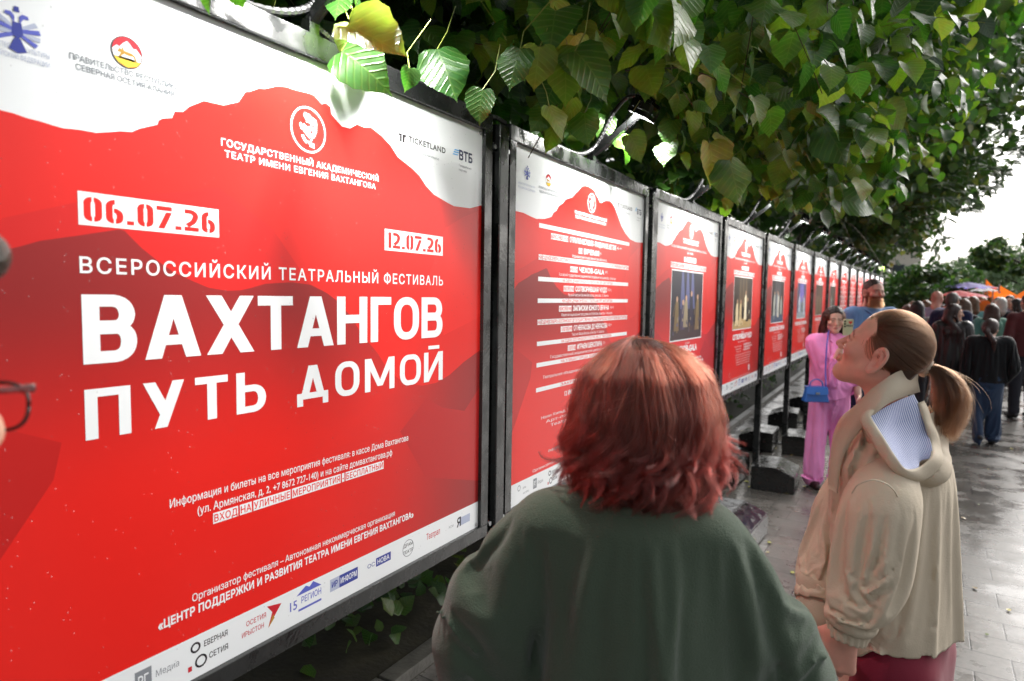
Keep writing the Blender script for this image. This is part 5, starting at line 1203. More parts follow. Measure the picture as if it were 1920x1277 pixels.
def drape(V, F, pin, colliders, frames=28, grow=.10, bend=.4, stiff=12, dist=.004, grav=-9.81, selfc=False):
    """let the cloth sag and buckle: a short cloth run from the cut shape; pin = weight per point"""
    S2 = bpy.data.scenes.new('fitting'); S2.frame_start = 1; S2.frame_end = frames+2
    def tmp(v, f):
        me = bpy.data.meshes.new('tmp'); me.vertices.add(len(v)); me.vertices.foreach_set('co', v.astype(np.float32).ravel()); me.loops.add(f.size); me.loops.foreach_set('vertex_index', f.ravel().astype(np.int32)); me.polygons.add(len(f)); me.polygons.foreach_set('loop_start', np.arange(0, f.size, 4, dtype=np.int32)); me.update(calc_edges=True)
        o = bpy.data.objects.new('tmp', me); S2.collection.objects.link(o); return o
    cl = tmp(V, F); cs = []
    for v, f in colliders:
        c = tmp(v, f); md = c.modifiers.new('c', 'COLLISION'); c.collision.thickness_outer = .003; c.collision.cloth_friction = 8; cs.append(c)
    vg = cl.vertex_groups.new(name='pin')
    q = np.round(np.clip(pin, 0, 1), 1)
    for w in np.unique(q):
        if w > 0: vg.add([int(i) for i in np.where(q == w)[0]], float(w), 'REPLACE')
    md = cl.modifiers.new('cloth', 'CLOTH'); s = md.settings; s.quality = 5; s.mass = .25; s.tension_stiffness = stiff; s.compression_stiffness = stiff; s.shear_stiffness = stiff*.4; s.bending_stiffness = bend; s.tension_damping = 6; s.compression_damping = 6; s.shear_damping = 4; s.bending_damping = .5; s.air_damping = 3
    s.vertex_group_mass = 'pin'; s.shrink_min = -grow; s.shrink_max = -grow; s.effector_weights.gravity = grav/-9.81
    md.collision_settings.distance_min = dist; md.collision_settings.collision_quality = 3; md.collision_settings.use_self_collision = selfc; md.collision_settings.self_distance_min = .003
    md.point_cache.frame_start = 1; md.point_cache.frame_end = frames+2
    for fr in range(1, frames+1): S2.frame_set(fr)
    dg = S2.view_layers[0].depsgraph; ev = cl.evaluated_get(dg); n = len(V); out = np.empty(n*3, np.float32); ev.data.vertices.foreach_get('co', out); out = out.reshape(-1, 3).astype(float)
    for o_ in [cl]+cs: me = o_.data; bpy.data.objects.remove(o_); bpy.data.meshes.remove(me)
    bpy.data.scenes.remove(S2); return np.where(np.isfinite(out), out, V)
def thick(o, t=.003, sub=1):
    if sub: m = o.modifiers.new('smooth', 'SUBSURF'); m.levels = sub; m.render_levels = sub
    if t: m = o.modifiers.new('cloth_thickness', 'SOLIDIFY'); m.thickness = t; m.offset = -1
    return o
# ------------------------------------------------------------------ the two women close to the lens
def cloth(name, c, rough=.75, sheen=.15, fine=420, amt=.12): return mat(name, c, rough, spec=.25, sheen=sheen, bump=(fine, amt), noise=(7, .07))
SWEAT = cloth('sweatshirt_green', srgb(72, 86, 70), .85, .25, 420, .4); COAT = cloth('coat_cotton', srgb(202, 188, 166), .66, .05, 260, .16)
def simple_body(f, o, th, z_sh, w=.16, legs=True, k=.05):
    """torso and legs under the clothes, so that the body is whole"""
    Rz = rotz(th); T = lambda x, y, z: np.array([o[0], o[1], 0])+Rz @ np.array((x, y, z)); s = z_sh/1.36
    f.loft([(.80*s, 0, 0, .15, .11), (.95*s, 0, 0, .16, .115), (1.08*s, 0, 0, .13, .10), (1.24*s, 0, 0, .15, .11), (1.34*s, 0, -.01, .13, .08), (1.40*s, 0, -.01, .06, .055)], .03, th, o)
    if legs:
        for q in (-1, 1): f.chain([T(q*.085, 0, .85*s), T(q*.09, .01, .46*s), T(q*.09, -.02, .07)], [.085, .058, .036], .03); f.rc(T(q*.09, -.04, .035), T(q*.10, .13, .028), .034, .026, .02)
SWEATER_FOLDS = [([(1020, 1160), (1006, 1215), (1000, 1300)], .016, .020), ([(1450, 1155), (1462, 1215), (1470, 1300)], .015, .020), ([(1072, 1185), (1044, 1240), (1036, 1300)], .018, .007), ([(896, 1050), (930, 1125), (990, 1180)], .024, .008), ([(1404, 1055), (1432, 1105), (1448, 1160)], .020, .007),
 ([(1080, 968), (1130, 984), (1195, 990), (1270, 982), (1320, 962)], .0035, .0045), ([(1070, 985), (1130, 1004), (1195, 1010), (1275, 1002), (1335, 978)], .0030, .0030), ([(802, 1212), (826, 1238), (862, 1290)], .004, .005), ([(1536, 1222), (1520, 1250), (1512, 1290)], .004, .005), ([(1185, 1040), (1140, 1140), (1118, 1290)], .034, .008), ([(1300, 1050), (1335, 1150), (1352, 1290)], .034, .008),
 ([(985, 1010), (960, 1060), (930, 1090)], .018, .005), ([(870, 1130), (910, 1165), (960, 1200)], .014, .005), ([(850, 1180), (900, 1205), (965, 1230)], .012, .006), ([(1500, 1170), (1485, 1200), (1475, 1240)], .012, .006), ([(1390, 1180), (1420, 1215), (1445, 1270)], .016, .006), ([(1240, 1180), (1250, 1240), (1248, 1300)], .03, .006)]
SLEEVE_FOLDS = [([(1655, 1000), (1642, 1050), (1622, 1088)], .008, .008), ([(1692, 1046), (1660, 1072), (1628, 1090), (1596, 1096)], .0065, .010), ([(1682, 1086), (1650, 1100), (1616, 1126)], .006, .009), ([(1574, 1046), (1598, 1080), (1628, 1098)], .006, .007), ([(1566, 1106), (1594, 1126), (1626, 1132)], .005, .007), ([(1556, 1142), (1588, 1158), (1628, 1154)], .005, .008), ([(1642, 1118), (1624, 1148), (1606, 1180)], .005, .006),
 ([(1604, 920), (1610, 985), (1598, 1055)], .010, .008), ([(1668, 930), (1668, 985), (1678, 1040)], .010, .008), ([(1597, 925), (1610, 908), (1640, 900), (1672, 915), (1692, 950)], .0025, .004), ([(1600, 932), (1612, 915), (1640, 907), (1668, 921), (1686, 952)], .0018, .0022), ([(1632, 930), (1636, 1000), (1650, 1040)], .012, .006), ([(1572, 980), (1580, 1030), (1572, 1090)], .008, .006), ([(1578, 1170), (1592, 1150), (1600, 1130)], .004, .005), ([(1606, 1176), (1612, 1156), (1622, 1140)], .004, .005),
 ([(1545, 985), (1552, 1040), (1540, 1090)], .008, .008), ([(1520, 1070), (1540, 1090), (1560, 1100)], .006, .007), ([(1548, 930), (1560, 955), (1568, 975)], .0025, .004)]
COAT_FOLDS = [([(1712, 905), (1710, 1000), (1702, 1092)], .010, .014), ([(1746, 935), (1754, 1080), (1750, 1245)], .013, .010), ([(1774, 955), (1786, 1100), (1788, 1245)], .010, .008), ([(1694, 1095), (1674, 1140), (1662, 1235)], .010, .012), ([(1716, 1115), (1704, 1180), (1700, 1250)], .009, .008), ([(1730, 930), (1722, 1010), (1732, 1090)], .009, .007), ([(1700, 1180), (1740, 1165), (1782, 1180)], .006, .004), ([(1660, 1180), (1680, 1220), (1720, 1245)], .007, .005), ([(1560, 870), (1556, 905), (1544, 940)], .008, .008)]+[([(1648+k*9.5, 1240+min(0, (k-5)*2)-14), (1650+k*9.5, 1262)], .0028, .0045) for k in range(16)]+[([(1645, 1206), (1662, 1228), (1700, 1240), (1750, 1236), (1803, 1226)], .002, .003)]
LAPEL_FOLDS = [([(1640, 796), (1614, 850), (1592, 915)], .009, .016), ([(1612, 802), (1588, 852), (1568, 920)], .008, .011), ([(1660, 835), (1634, 872), (1612, 915)], .007, .011), ([(1590, 840), (1600, 880), (1625, 905)], .006, .007), ([(1575, 905), (1570, 960), (1576, 1020)], .008, .010)]
def redhead():
    skin = lin(222, 178, 158); C = at(1197, 772, 1.13); b = at(1172, 1000, 1.12); o = np.array([b[0], b[1], 0]); th = .36; hd = .92
    root = empty('person', o); tag(root, 'woman with short red hair and a dark green sweater seen from behind', 'woman')
    R = rotz(hd) @ rotx(.06); f = Field(C+[-.16, -.16, -.24], C+[.16, .16, .16], .0045); head_field(f, C, R, 1.0, True, C+rotz(th) @ [0, -.045, -.20]); V, F = f.mesh()
    col = head_color(V, C, R, 1.0, skin, lin(190, 96, 92), lin(226, 150, 136), lin(110, 66, 46))
    g = Field(o+[-.5, -.5, 0], o+[.5, .5, 1.40], .02); simple_body(g, o, th, 1.30); V2, F2 = g.mesh(); V3, F3, c3 = joinm([(V, F, col), (V2, F2, np.tile(skin, (len(V2), 1)))])
    npmesh('body', V3, F3, SKIN, root, o, c3)
    # sweater: one surface, dropped shoulders, arms folded in front
    L = lambda x, y, z: o+rotz(th) @ np.array((x, y, z)); f = Field(o+[-.50, -.42, .78], o+[.50, .48, 1.42], .0105)
    f.loft([(.76, .035, 0, .225, .165), (.95, .04, 0, .220, .160), (1.10, .04, 0, .208, .150), (1.20, .02, -.005, .196, .138), (1.265, .01, -.012, .165, .118), (1.315, .004, -.02, .115, .092), (1.345, .006, -.02, .076, .070), (1.372, .008, -.015, .064, .060), (1.40, .008, -.012, .058, .056)], .02, th, o)
    for q in (-1, 1):
        f.chain([L(q*.06, -.018, 1.325), L(q*.125, -.012, 1.285), L(q*.178, -.006, 1.225)], [.056, .066, .080], .045)
        ex = .262 if q < 0 else .270
        f.chain([L(q*.185, -.004, 1.222), L(q*.230, .005, 1.14), L(q*ex, .015, 1.055), L(q*(ex+.004), .03, 1.00)], [.085, .088, .086, .080], .010); f.chain([L(q*.262, .04, 1.01), L(q*.16, .22, 1.02), L(-q*.04, .25, 1.05)], [.074, .062, .052], .02)
    for x, y in ((-.160, -.082), (.236, -.070)):
        k = -1 if x < 0 else 1
        f.chain([L(x*.96, y-.030, 1.150), L(x, y-.010, 1.10), L(x+k*.006, y-.004, 1.03), L(x+k*.010, y, .92), L(x+k*.010, y, .78)], [.004, .017, .026, .026, .02], .020, True)
    # dropped shoulder seams
    f.chain([L(-.255, -.085, 1.085), L(-.300, -.068, 1.125), L(-.350, -.01, 1.13)], [.0035]*3, .005); f.chain([L(.262, -.080, 1.09), L(.305, -.062, 1.125), L(.352, -.01, 1.13)], [.0035]*3, .005)
    f.disp(lambda P: folds(P, SWEATER_FOLDS[:6]+SWEATER_FOLDS[9:11])*.8)
    V, F = f.mesh(); V = relax(V, F, 1); V, F = trimesh(V, F, lambda c, n: (c[:, 2] > .80) & (c[:, 2] < 1.380))
    g = Field(o+[-.45, -.42, .6], o+[.45, .48, 1.42], .016); g.loft([(.62, .03, 0, .19, .13), (.95, .035, 0, .185, .13), (1.10, .035, 0, .178, .122), (1.20, .018, -.005, .165, .112), (1.27, .01, -.01, .14, .096), (1.33, 0, -.015, .08, .07)], .02, th, o)
    for q in (-1, 1): g.chain([L(q*.06, -.018, 1.305), L(q*.175, -.006, 1.210), L(q*.262, .015, 1.055), L(q*.262, .05, 1.01), L(q*.16, .22, 1.02), L(-q*.04, .25, 1.05)], [.044, .062, .060, .056, .048, .040], .02)
    CV, CF = g.mesh(); pin = np.maximum(np.clip((V[:, 2]-1.295)*30, 0, 1), np.clip((.84-V[:, 2])*40, 0, .8)); lo = (V-o) @ rotz(th); pin = np.maximum(pin, np.clip((lo[:, 1]-.12)*10, 0, 1))
    pin = np.maximum(pin, np.clip((np.abs(lo[:, 0]-.01)-.285)*30, 0, 1)); V = drape(V, F, pin, [(CV, CF)], 24, .022, 6.0, 20); thick(npmesh('sweater', V, F, SWEAT, root, o))
    m = MB(); nb = [L(.008+.072*math.cos(a), -.016+.068*math.sin(a), 1.360+.006*math.sin(a)) for a in np.linspace(0, 2*math.pi, 40)]; m.tube([p-o for p in nb], [.0095+.0010*(i % 2) for i in range(40)], SWEAT, 8); m.build('ribbed_collar', bpy.data.objects[[x.name for x in root.children if x.name.startswith('sweater')][0]], smooth=True)
    L_ = L; T = L
    f = Field(o+[-.4, -.35, 0], o+[.4, .35, .84], .015); T = lambda x, y, z: L(x, y, z)
    f.loft([(.70, 0, 0, .20, .14), (.84, 0, 0, .21, .15)], .02, th, o)
    for q in (-1, 1): f.chain([T(q*.095, 0, .80), T(q*.10, .01, .45), T(q*.10, -.01, .09)], [.11, .085, .075], .03)
    V, F = f.mesh(); npmesh('trousers', V, F, cloth('trousers_black', srgb(36, 36, 40)), root, o)
    # hair: dark red underlayer, then strands in curling locks
    zt = np.array([.128, .118, .105, .066, .01, -.05, -.095, -.14, -.175]); rt = np.array([.0, .044, .066, .106, .121, .127, .131, .124, .108])
    f = Field(C+[-.17, -.17, -.20], C+[.17, .17, .14], .006)
    f.loft([(z, 0, -.014, max(r*.84, .004), max(r*.84, .004)) for z, r in zip(zt+C[2], rt)], .0, hd, C[:2]); f.el(C+R @ [0, -.012, .035], (.083, .10, .086), .02, R)
    q = R @ np.array([0, 1.0, 0]); f.D = np.maximum(f.D, np.where(f.ax[2][None, None, :] < C[2]+.055, ((f.ax[0][:, None, None]-C[0])*q[0]+(f.ax[1][None, :, None]-C[1])*q[1])-.030, -1).astype(np.float32))
    V, F = f.mesh(); hair = npmesh('hair', relax(V, F, 1), F, mat('hair_under_red', srgb(70, 26, 18), .5, noise=(40, .4)), root, o)
    r = np.random.default_rng(3); S = []; SH = []
    for k in range(380):
        ph = r.uniform(-2.15, 2.15); outer = r.random() < .66; sh = r.uniform(.22, 1.5); z0 = .1275-.11*r.random()**1.3 if outer else r.uniform(-.02, .07); zE = r.uniform(-.165, -.070) if outer else r.uniform(-.178, -.125); fr = r.uniform(.88, 1.07) if outer else r.uniform(.80, .93)
        if abs(ph) > 1.75: zE = min(zE, -.10)
        sw = r.normal(0, .34); turns = r.uniform(.9, 1.7); p0 = r.uniform(0, 6.28); amp = r.uniform(.010, .030); flip = r.uniform(-.030, .020) if zE < -.12 else r.uniform(-.01, .046); n = 22; t = np.linspace(0, 1, n)
        wid = r.uniform(.0045, .0090); zc = z0+(zE-z0)*t**.92; zc = zc+np.clip((t-.70)/.30, 0, 1)**2*(.034 if flip > .008 else .004)*r.uniform(.5, 1.3)
        for j in range(int(r.integers(44, 74))):
            SH.append(sh*r.uniform(.8, 1.2)); a, bb, cc = r.normal(0, wid, 3); tap = (1-.80*t**1.2)*(.35+.65*np.minimum(1, t*3)); jit = r.normal(0, .0012, 3)
            R_z = np.interp(zc, zt[::-1], rt[::-1])*fr; w = np.clip((t-.30)/.70, 0, 1)**1.0
            rad = R_z+a*tap+amp*w*np.sin(2*math.pi*turns*t+p0)+flip*np.clip((t-.72)/.28, 0, 1)**1.5; tang = bb*tap*1.5+amp*1.3*w*np.cos(2*math.pi*turns*t+p0+bb*25); ang = ph+sw*(t-.2)+tang/np.maximum(R_z, .05)
            lx = rad*np.sin(ang); ly = -rad*np.cos(ang)-.014; lz = zc+cc*tap+jit[2]; ly = ly+.030*np.exp(-(rad/.055)**2)
            front = np.clip((ly-.02)/.06, 0, 1); lx = lx*(1-.08*front)
            P = np.stack([lx, ly, lz], 1); P = P @ rotz(hd).T+C
            m = int(n*r.uniform(.82, 1.0)); S.append(P[:m])
    for j in range(420):      # stray hairs
        SH.append(1.1); ph = r.uniform(-2.2, 2.2); z0 = r.uniform(-.10, .118); R0 = np.interp(z0, zt[::-1], rt[::-1]); t = np.linspace(0, 1, 10); z = z0-.09*t; rad = np.interp(z, zt[::-1], rt[::-1])+.002+.022*t**2*r.random(); ang = ph+r.normal(0, .5)*t
        S.append(np.stack([rad*np.sin(ang), -rad*np.cos(ang)-.014, z+.03*t**2*r.random()], 1) @ rotz(hd).T+C)
    strands('hair_strands', S, .00022, .00010, hair_material('hair_red', srgb(96, 36, 22), srgb(84, 20, 17), .30, .25), hair, o, SH)
redhead()

def beige_woman(at_=at):
    at = lambda px, py, Z: at_(px, py, Z*1.07)
    skin = lin(224, 182, 162); hd = R_(74); R = rotz(hd) @ rotx(R_(26)); HS = .935; C = at(1646, 675, 1.44)-R @ (np.array((-.080, -.016, -.008))*HS)
    b = at(1678, 1000, 1.53); o = np.array([b[0], b[1], 0]); th = 1.31; L = lambda x, y, z: o+rotz(th) @ np.array((x, y, z))
    root = empty('person', o); tag(root, 'woman with a brown ponytail and beige hooded coat looking up at the boards', 'woman')
    nk = C+np.array([.040, .03, -.215]); f = Field(C+[-.15, -.15, -.23], C+[.15, .15, .15], .0028); head_field(f, C, R, HS, True, nk, occ=.90); V, F = f.mesh()
    col = head_color(V, C, R, HS, skin, lin(206, 128, 122), lin(228, 150, 136), lin(92, 62, 46))
    g = Field(o+[-.5, -.5, 0], o+[.5, .5, 1.42], .02); simple_body(g, o, th, 1.28); V2, F2 = g.mesh()
    # the near hand, gripping the phone
    W = at(1580, 1176, 1.335); HR = frame((-.10, -.02, -1), (.10, -1, .05)); h = Field(W+[-.12, -.10, -.22], W+[.10, .10, .06], .0022); hand_field(h, W, HR, 1.06, (.75, .80, .85, .85), 1, (.55, .30)); V4, F4 = h.mesh()
    hc = np.tile(lin(218, 160, 142), (len(V4), 1)); V3, F3, c3 = joinm([(V, F, col), (V2, F2, np.tile(skin, (len(V2), 1))), (V4, F4, hc)]); npmesh('body', V3, F3, SKIN, root, o, c3)
    eyes(root, C, R, HS, (.0, 1, .05), lin(70, 56, 44), o)
    # coat
    cc = at(1700, 806, 1.435); nrm = np.array([-.22, -.78, .58]); nrm /= np.linalg.norm(nrm); RB = frame(nrm, (0, 0, 1)); cc = cc+nrm*.030; cr_ = np.array((.062, .072, .078))
    f = Field(o+[-.36, -.38, .78], o+[.30, .40, 1.62], .0095)
    f.loft([(.80, 0, -.034, .222, .122), (.868, 0, -.034, .222, .122), (.95, 0, -.026, .220, .128), (1.05, 0, -.014, .214, .132), (1.15, 0, 0, .206, .134), (1.24, 0, .012, .198, .134), (1.305, 0, .022, .178, .130), (1.36, 0, .034, .134, .118), (1.405, 0, .034, .100, .102), (1.455, 0, .0, .070, .068)], .02, th, o)
    f.chain([L(-.06, .0, 1.370), L(-.172, .0, 1.305)], [.054, .068], .04); f.chain([L(.06, .0, 1.375), L(.165, .01, 1.315)], [.055, .066], .04)
    # lower front corner curves away like a shirt tail
    f.el(at(1556, 1292, 1.36), (.140, .55, .134), .01, None, True)
    f.chain([at(1712, 915, 1.36), at(1710, 1000, 1.345), at(1704, 1090, 1.35)], [.006, .016, .006], .018, True)
    f.disp(lambda P: folds(P, COAT_FOLDS[1:8]+LAPEL_FOLDS)*.9)
    V, F = f.mesh(); V = relax(V, F, 1); V, F = trimesh(V, F, lambda c, n: (c[:, 2] > .893) & (c[:, 2] < 1.435) & ~((n[:, 2] < -.75) & (c[:, 2] < .90)))
    g = Field(o+[-.32, -.32, .6], o+[.32, .32, 1.5], .018); g.loft([(.6, 0, -.02, .17, .10), (.9, 0, -.02, .180, .11), (1.1, 0, -.005, .170, .11), (1.25, 0, .01, .165, .115), (1.34, 0, .01, .13, .09), (1.42, 0, 0, .060, .055)], .03, th, o)
    for q in (-1, 1): g.rc(L(q*.06, 0, 1.37), L(q*.160, 0, 1.315), .044, .054, .03)
    CV, CF = g.mesh(); pin = np.clip((V[:, 2]-1.19)*6, 0, 1); V = drape(V, F, pin, [(CV, CF)], 28, .026, 4.0, 16)
    lining = [(1634, 784), (1662, 764), (1690, 752), (1712, 746), (1722, 770), (1733, 805), (1743, 835), (1742, 856), (1722, 872), (1697, 873), (1678, 850), (1657, 818)]
    def under_hood(c, n): px, py, z = pix(c); return ~(inside(px, py, lining) & (z < 1.66) & (c[:, 2] > 1.25))
    V, F = trimesh(V, F, under_hood); coat = thick(npmesh('coat', V, F, COAT, root, o))
    m = MB()
    def seam(pts, rad=.0014): m.tube([p-o for p in spline(pts, 30)], rad, COAT, 5)
    # sleeves: cut separately, set in at dropped shoulders
    def sleeve_mesh(pts, rs, lines, seed):
        P_ = spline(pts, 14); r_ = np.interp(np.linspace(0, 1, 14), np.linspace(0, 1, len(rs)), rs); lo = P_.min(0)-.12; hi = P_.max(0)+.12; g = Field(lo, hi, .0078); g.chain(list(P_), list(r_), .02); ax_ = P_[-1]-P_[-2]; ax_ /= np.linalg.norm(ax_); g.disp(lambda Q: folds(Q, lines)*1.25+.003*wr(Q, 16, seed))
        V, F = g.mesh(); V = relax(V, F, 1); V, F = trimesh(V, F, lambda c, n: (c-P_[-1]) @ ax_ < 0); g = Field(lo, hi, .012); g.chain(list(P_), list(r_*.55), .02); CV, CF = g.mesh()
        i = np.argmin(((V[:, None]-P_[None])**2).sum(2), 1)/13.0; pin = np.maximum(np.clip((.34-i)*3.2, 0, 1), np.clip((i-.93)*20, 0, 1)); V = drape(V, F, pin, [(CV, CF)], 24, .032, 1.6, 14, grav=-6)
        return thick(npmesh('sleeve', V, F, COAT, coat, o))
    sleeve_mesh([at(1664, 905, 1.365), at(1650, 960, 1.330), at(1640, 1020, 1.318), at(1628, 1080, 1.318), at(1606, 1130, 1.325), at(1592, 1170, 1.335)], [.060, .075, .076, .072, .058, .046], SLEEVE_FOLDS[:7], 1.0)
    sleeve_mesh([at(1606, 905, 1.70), at(1566, 985, 1.69), at(1546, 1060, 1.65), at(1536, 1128, 1.62)], [.062, .072, .066, .057], SLEEVE_FOLDS[-3:], 2.0)
    c0 = at(1590, 1184, 1.335)
    g = Field(c0+[-.09, -.09, -.06], c0+[.09, .09, .06], .0032); g.chain([at(1594, 1162, 1.335), at(1588, 1193, 1.335)], [.050, .041], .01); d_ = at(1588, 1193, 1.335)-at(1594, 1166, 1.335); d_ /= np.linalg.norm(d_); g.cut(d_, at(1588, 1199, 1.335)); g.chain([at(1589, 1192, 1.335), at(1586, 1220, 1.335)], [.033, .033], .004, True)
    g.disp(lambda P: .0016*np.sin(np.arctan2(P[:, 1]-c0[1], P[:, 0]-c0[0])*19+1.5*wr(P, 20, 1))); V, F = g.mesh(); npmesh('cuff', relax(V, F, 1), F, COAT, coat, o)
    g = Field(at(1532, 1140, 1.62)+[-.10, -.10, -.09], at(1532, 1140, 1.62)+[.10, .10, .09], .005); g.chain([at(1540, 1098, 1.635), at(1535, 1150, 1.62)], [.066, .058], .01); g.disp(lambda P: .003*wr(P, 25, 2)); V, F = g.mesh(); npmesh('cuff', V, F, COAT, coat, o)
    # flat neckline band of the hood round the neck, a ribbon standing up from the shoulders
    def ribbon(mb, A_, B_, n=40, thick=.0032):
        a = spline(A_, n); b = spline(B_, n); v = []; fs = []
        for i in range(n):
            t = a[min(i+1, n-1)]-a[max(i-1, 0)]; w = b[i]-a[i]; nn = np.cross(t, w); nn /= max(np.linalg.norm(nn), 1e-9)
            for k, u in ((1, 0), (1, .5), (1, 1), (-1, 1), (-1, .5), (-1, 0)): bul = .004*(1-(2*u-1)**2); v.append(tuple(a[i]+w*u+nn*(k*thick/2+bul)-o))
        for i in range(n-1):
            for k in range(6): fs.append((i*6+k, i*6+(k+1) % 6, (i+1)*6+(k+1) % 6, (i+1)*6+k))
        fs += [tuple(range(6)), tuple((n-1)*6+k for k in range(6))[::-1]]; mb.add(v, fs, COAT)
    rb = MB()
    ribbon(rb, [at(1552, 915, 1.47), at(1558, 855, 1.465), at(1573, 804, 1.455), at(1608, 756, 1.432), at(1652, 716, 1.415), at(1690, 694, 1.43), at(1722, 690, 1.49)], [at(1570, 925, 1.45), at(1578, 870, 1.445), at(1594, 832, 1.43), at(1634, 782, 1.385), at(1664, 758, 1.388), at(1694, 744, 1.412), at(1724, 735, 1.47)])
    rb.build('collar', coat, smooth=True)
    # hood hanging open on the back: outer bag, rolled rim, striped lining
    LB = spline([at(1631, 782, 1.380), at(1643, 800, 1.355), at(1656, 822, 1.332), at(1677, 855, 1.308), at(1697, 879, 1.300), at(1722, 878, 1.312)], 24); RT = spline([at(1714, 740, 1.425), at(1723, 760, 1.412), at(1731, 785, 1.398), at(1739, 808, 1.386), at(1746, 834, 1.360), at(1747, 858, 1.332)], 24)
    g = Field(o+[-.22, -.36, 1.20], o+[.26, .20, 1.60], .0045)
    g.el(at(1706, 826, 1.520), (.080, .060, .090), .02, RB); g.el(at(1740, 868, 1.435), (.052, .058, .050), .05); g.el(at(1705, 884, 1.405), (.066, .040, .030), .05); g.chain([at(1690, 892, 1.40), at(1655, 850, 1.40), at(1630, 800, 1.42)], [.024, .020, .018], .02)
    g.el(C+R @ [0, -.02, -.05], (.078, .086, .086), .01, R, True)
    for i in range(0, 24, 2):
        for w in (.2, .4, .6, .8): g.el(LB[i]*(1-w)+RT[i]*w+_F*(-.014+.024*math.sin(math.pi*w)), (.020, .020, .020), .006, None, True)
    g.chain([at(1750, 880, 1.365), at(1764, 906, 1.39)], [.002, .006], .01, True)
    g.disp(lambda P: .0022*wr(P, 22, 5)+.0030*crease(P, (.6, .3, .7), 40, 2)); V, F = g.mesh(); V = relax(V, F, 1)
    hood = npmesh('hood', V, F, COAT, coat, o)
    n1, n2 = 24, 15; GV = []; GF = []
    for i in range(n1):
        for j in range(n2): w = j/(n2-1); GV.append(LB[i]*(1-w)+RT[i]*w+_F*(.022*math.sin(math.pi*w)*min(1, i/9)*(1-.3*i/n1)+.0025*math.sin(9*w+i*.4)*min(1, i/4))+np.array([0, 0, .006])*math.sin(math.pi*w)*max(0, 1-i/5))
    for i in range(n1-1):
        for j in range(n2-1): a = i*n2+j; GF.append((a, a+1, a+n2+1, a+n2))
    rim = MB()
    def roll(mb, A_, B_, n, up, name_m=COAT):
        a, b = A_, B_; v = []; fs = []; K = 8
        for i in range(n):
            m_ = (a[i]+b[i])/2; h_ = (b[i]-a[i])/2; t = a[min(i+1, n-1)]-a[max(i-1, 0)]; t /= max(np.linalg.norm(t), 1e-9); nn = np.cross(t, h_); nn /= max(np.linalg.norm(nn), 1e-9); nn *= up*(1+.25*math.sin(i*.7))
            for k in range(K): an = 2*math.pi*k/K; v.append(tuple(m_+h_*math.cos(an)*1.06+nn*math.sin(an)-o))
        for i in range(n-1):
            for k in range(K): fs.append((i*K+k, i*K+(k+1) % K, (i+1)*K+(k+1) % K, (i+1)*K+k))
        fs += [tuple(range(K)), tuple((n-1)*K+k for k in range(K))[::-1]]; mb.add(v, fs, name_m)
    IN = spline([at(1640, 770, 1.385), at(1632, 780, 1.37), at(1645, 802, 1.352), at(1658, 823, 1.330), at(1679, 856, 1.306), at(1698, 879, 1.298), at(1722, 877, 1.310), at(1745, 857, 1.328), at(1744, 832, 1.368), at(1738, 806, 1.382), at(1730, 782, 1.394), at(1721, 756, 1.412)], 60)
    OUT = spline([at(1618, 776, 1.39), at(1614, 792, 1.375), at(1630, 819, 1.352), at(1648, 849, 1.330), at(1672, 880, 1.312), at(1698, 898, 1.308), at(1734, 900, 1.322), at(1765, 872, 1.345), at(1764, 838, 1.385), at(1754, 808, 1.40), at(1743, 780, 1.412), at(1731, 752, 1.43)], 60)
    roll(rim, IN, OUT, 60, .0065); rim.build('hood_rim', hood, smooth=True)
    SM = bpy.data.materials.new('striped_lining'); SM.use_nodes = True; n = SM.node_tree.nodes; l = SM.node_tree.links; bb = n['Principled BSDF']; bb.inputs['Roughness'].default_value = .7
    sa = n.new('ShaderNodeAttribute'); sa.attribute_name = 'stripe'; wv = n.new('ShaderNodeMath'); wv.operation = 'MULTIPLY'; wv.inputs[1].default_value = 26.0; l.new(sa.outputs['Fac'], wv.inputs[0]); fr_ = n.new('ShaderNodeMath'); fr_.operation = 'FRACT'; l.new(wv.outputs[0], fr_.inputs[0])
    cr = n.new('ShaderNodeValToRGB'); cr.color_ramp.elements[0].position = .40; cr.color_ramp.elements[1].position = .56; cr.color_ramp.elements[0].color = srgb(120, 132, 184); cr.color_ramp.elements[1].color = srgb(206, 210, 228); l.new(fr_.outputs[0], cr.inputs[0]); l.new(cr.outputs[0], bb.inputs['Base Color'])
    lo_ = npmesh('hood_lining', np.array(GV), np.array(GF), SM, hood, o); a_ = lo_.data.attributes.new('stripe', 'FLOAT', 'POINT'); a_.data.foreach_set('value', np.tile(np.linspace(0, 1, n2), n1).astype(np.float32))
    seam([at(1597, 925, 1.275), at(1610, 908, 1.262), at(1640, 900, 1.254), at(1672, 915, 1.262), at(1692, 950, 1.285)], .0016)
    m.build('seam', coat)
    # trousers
    f = Field(o+[-.35, -.3, 0], o+[.35, .3, .95], .012); f.loft([(.70, 0, -.03, .165, .100), (.93, 0, -.03, .165, .095)], .02, th, o)
    for q in (-1, 1): f.chain([L(q*.09, -.03, .80), L(q*.095, -.01, .45), L(q*.095, -.02, .07)], [.098, .095, .095], .03)
    V, F = f.mesh(); npmesh('trousers', V, F, cloth('trousers_wine', srgb(126, 26, 50), .6), root, o)
    s = MB()
    for q in (-1, 1): s.box((-.045, -.09, 0), (.045, .17, .07), mat('shoe_white', srgb(214, 212, 206), .5), rotz_m(th), L(q*.095, 0, 0)-o, bev=.02)
    s.build('shoes', root)
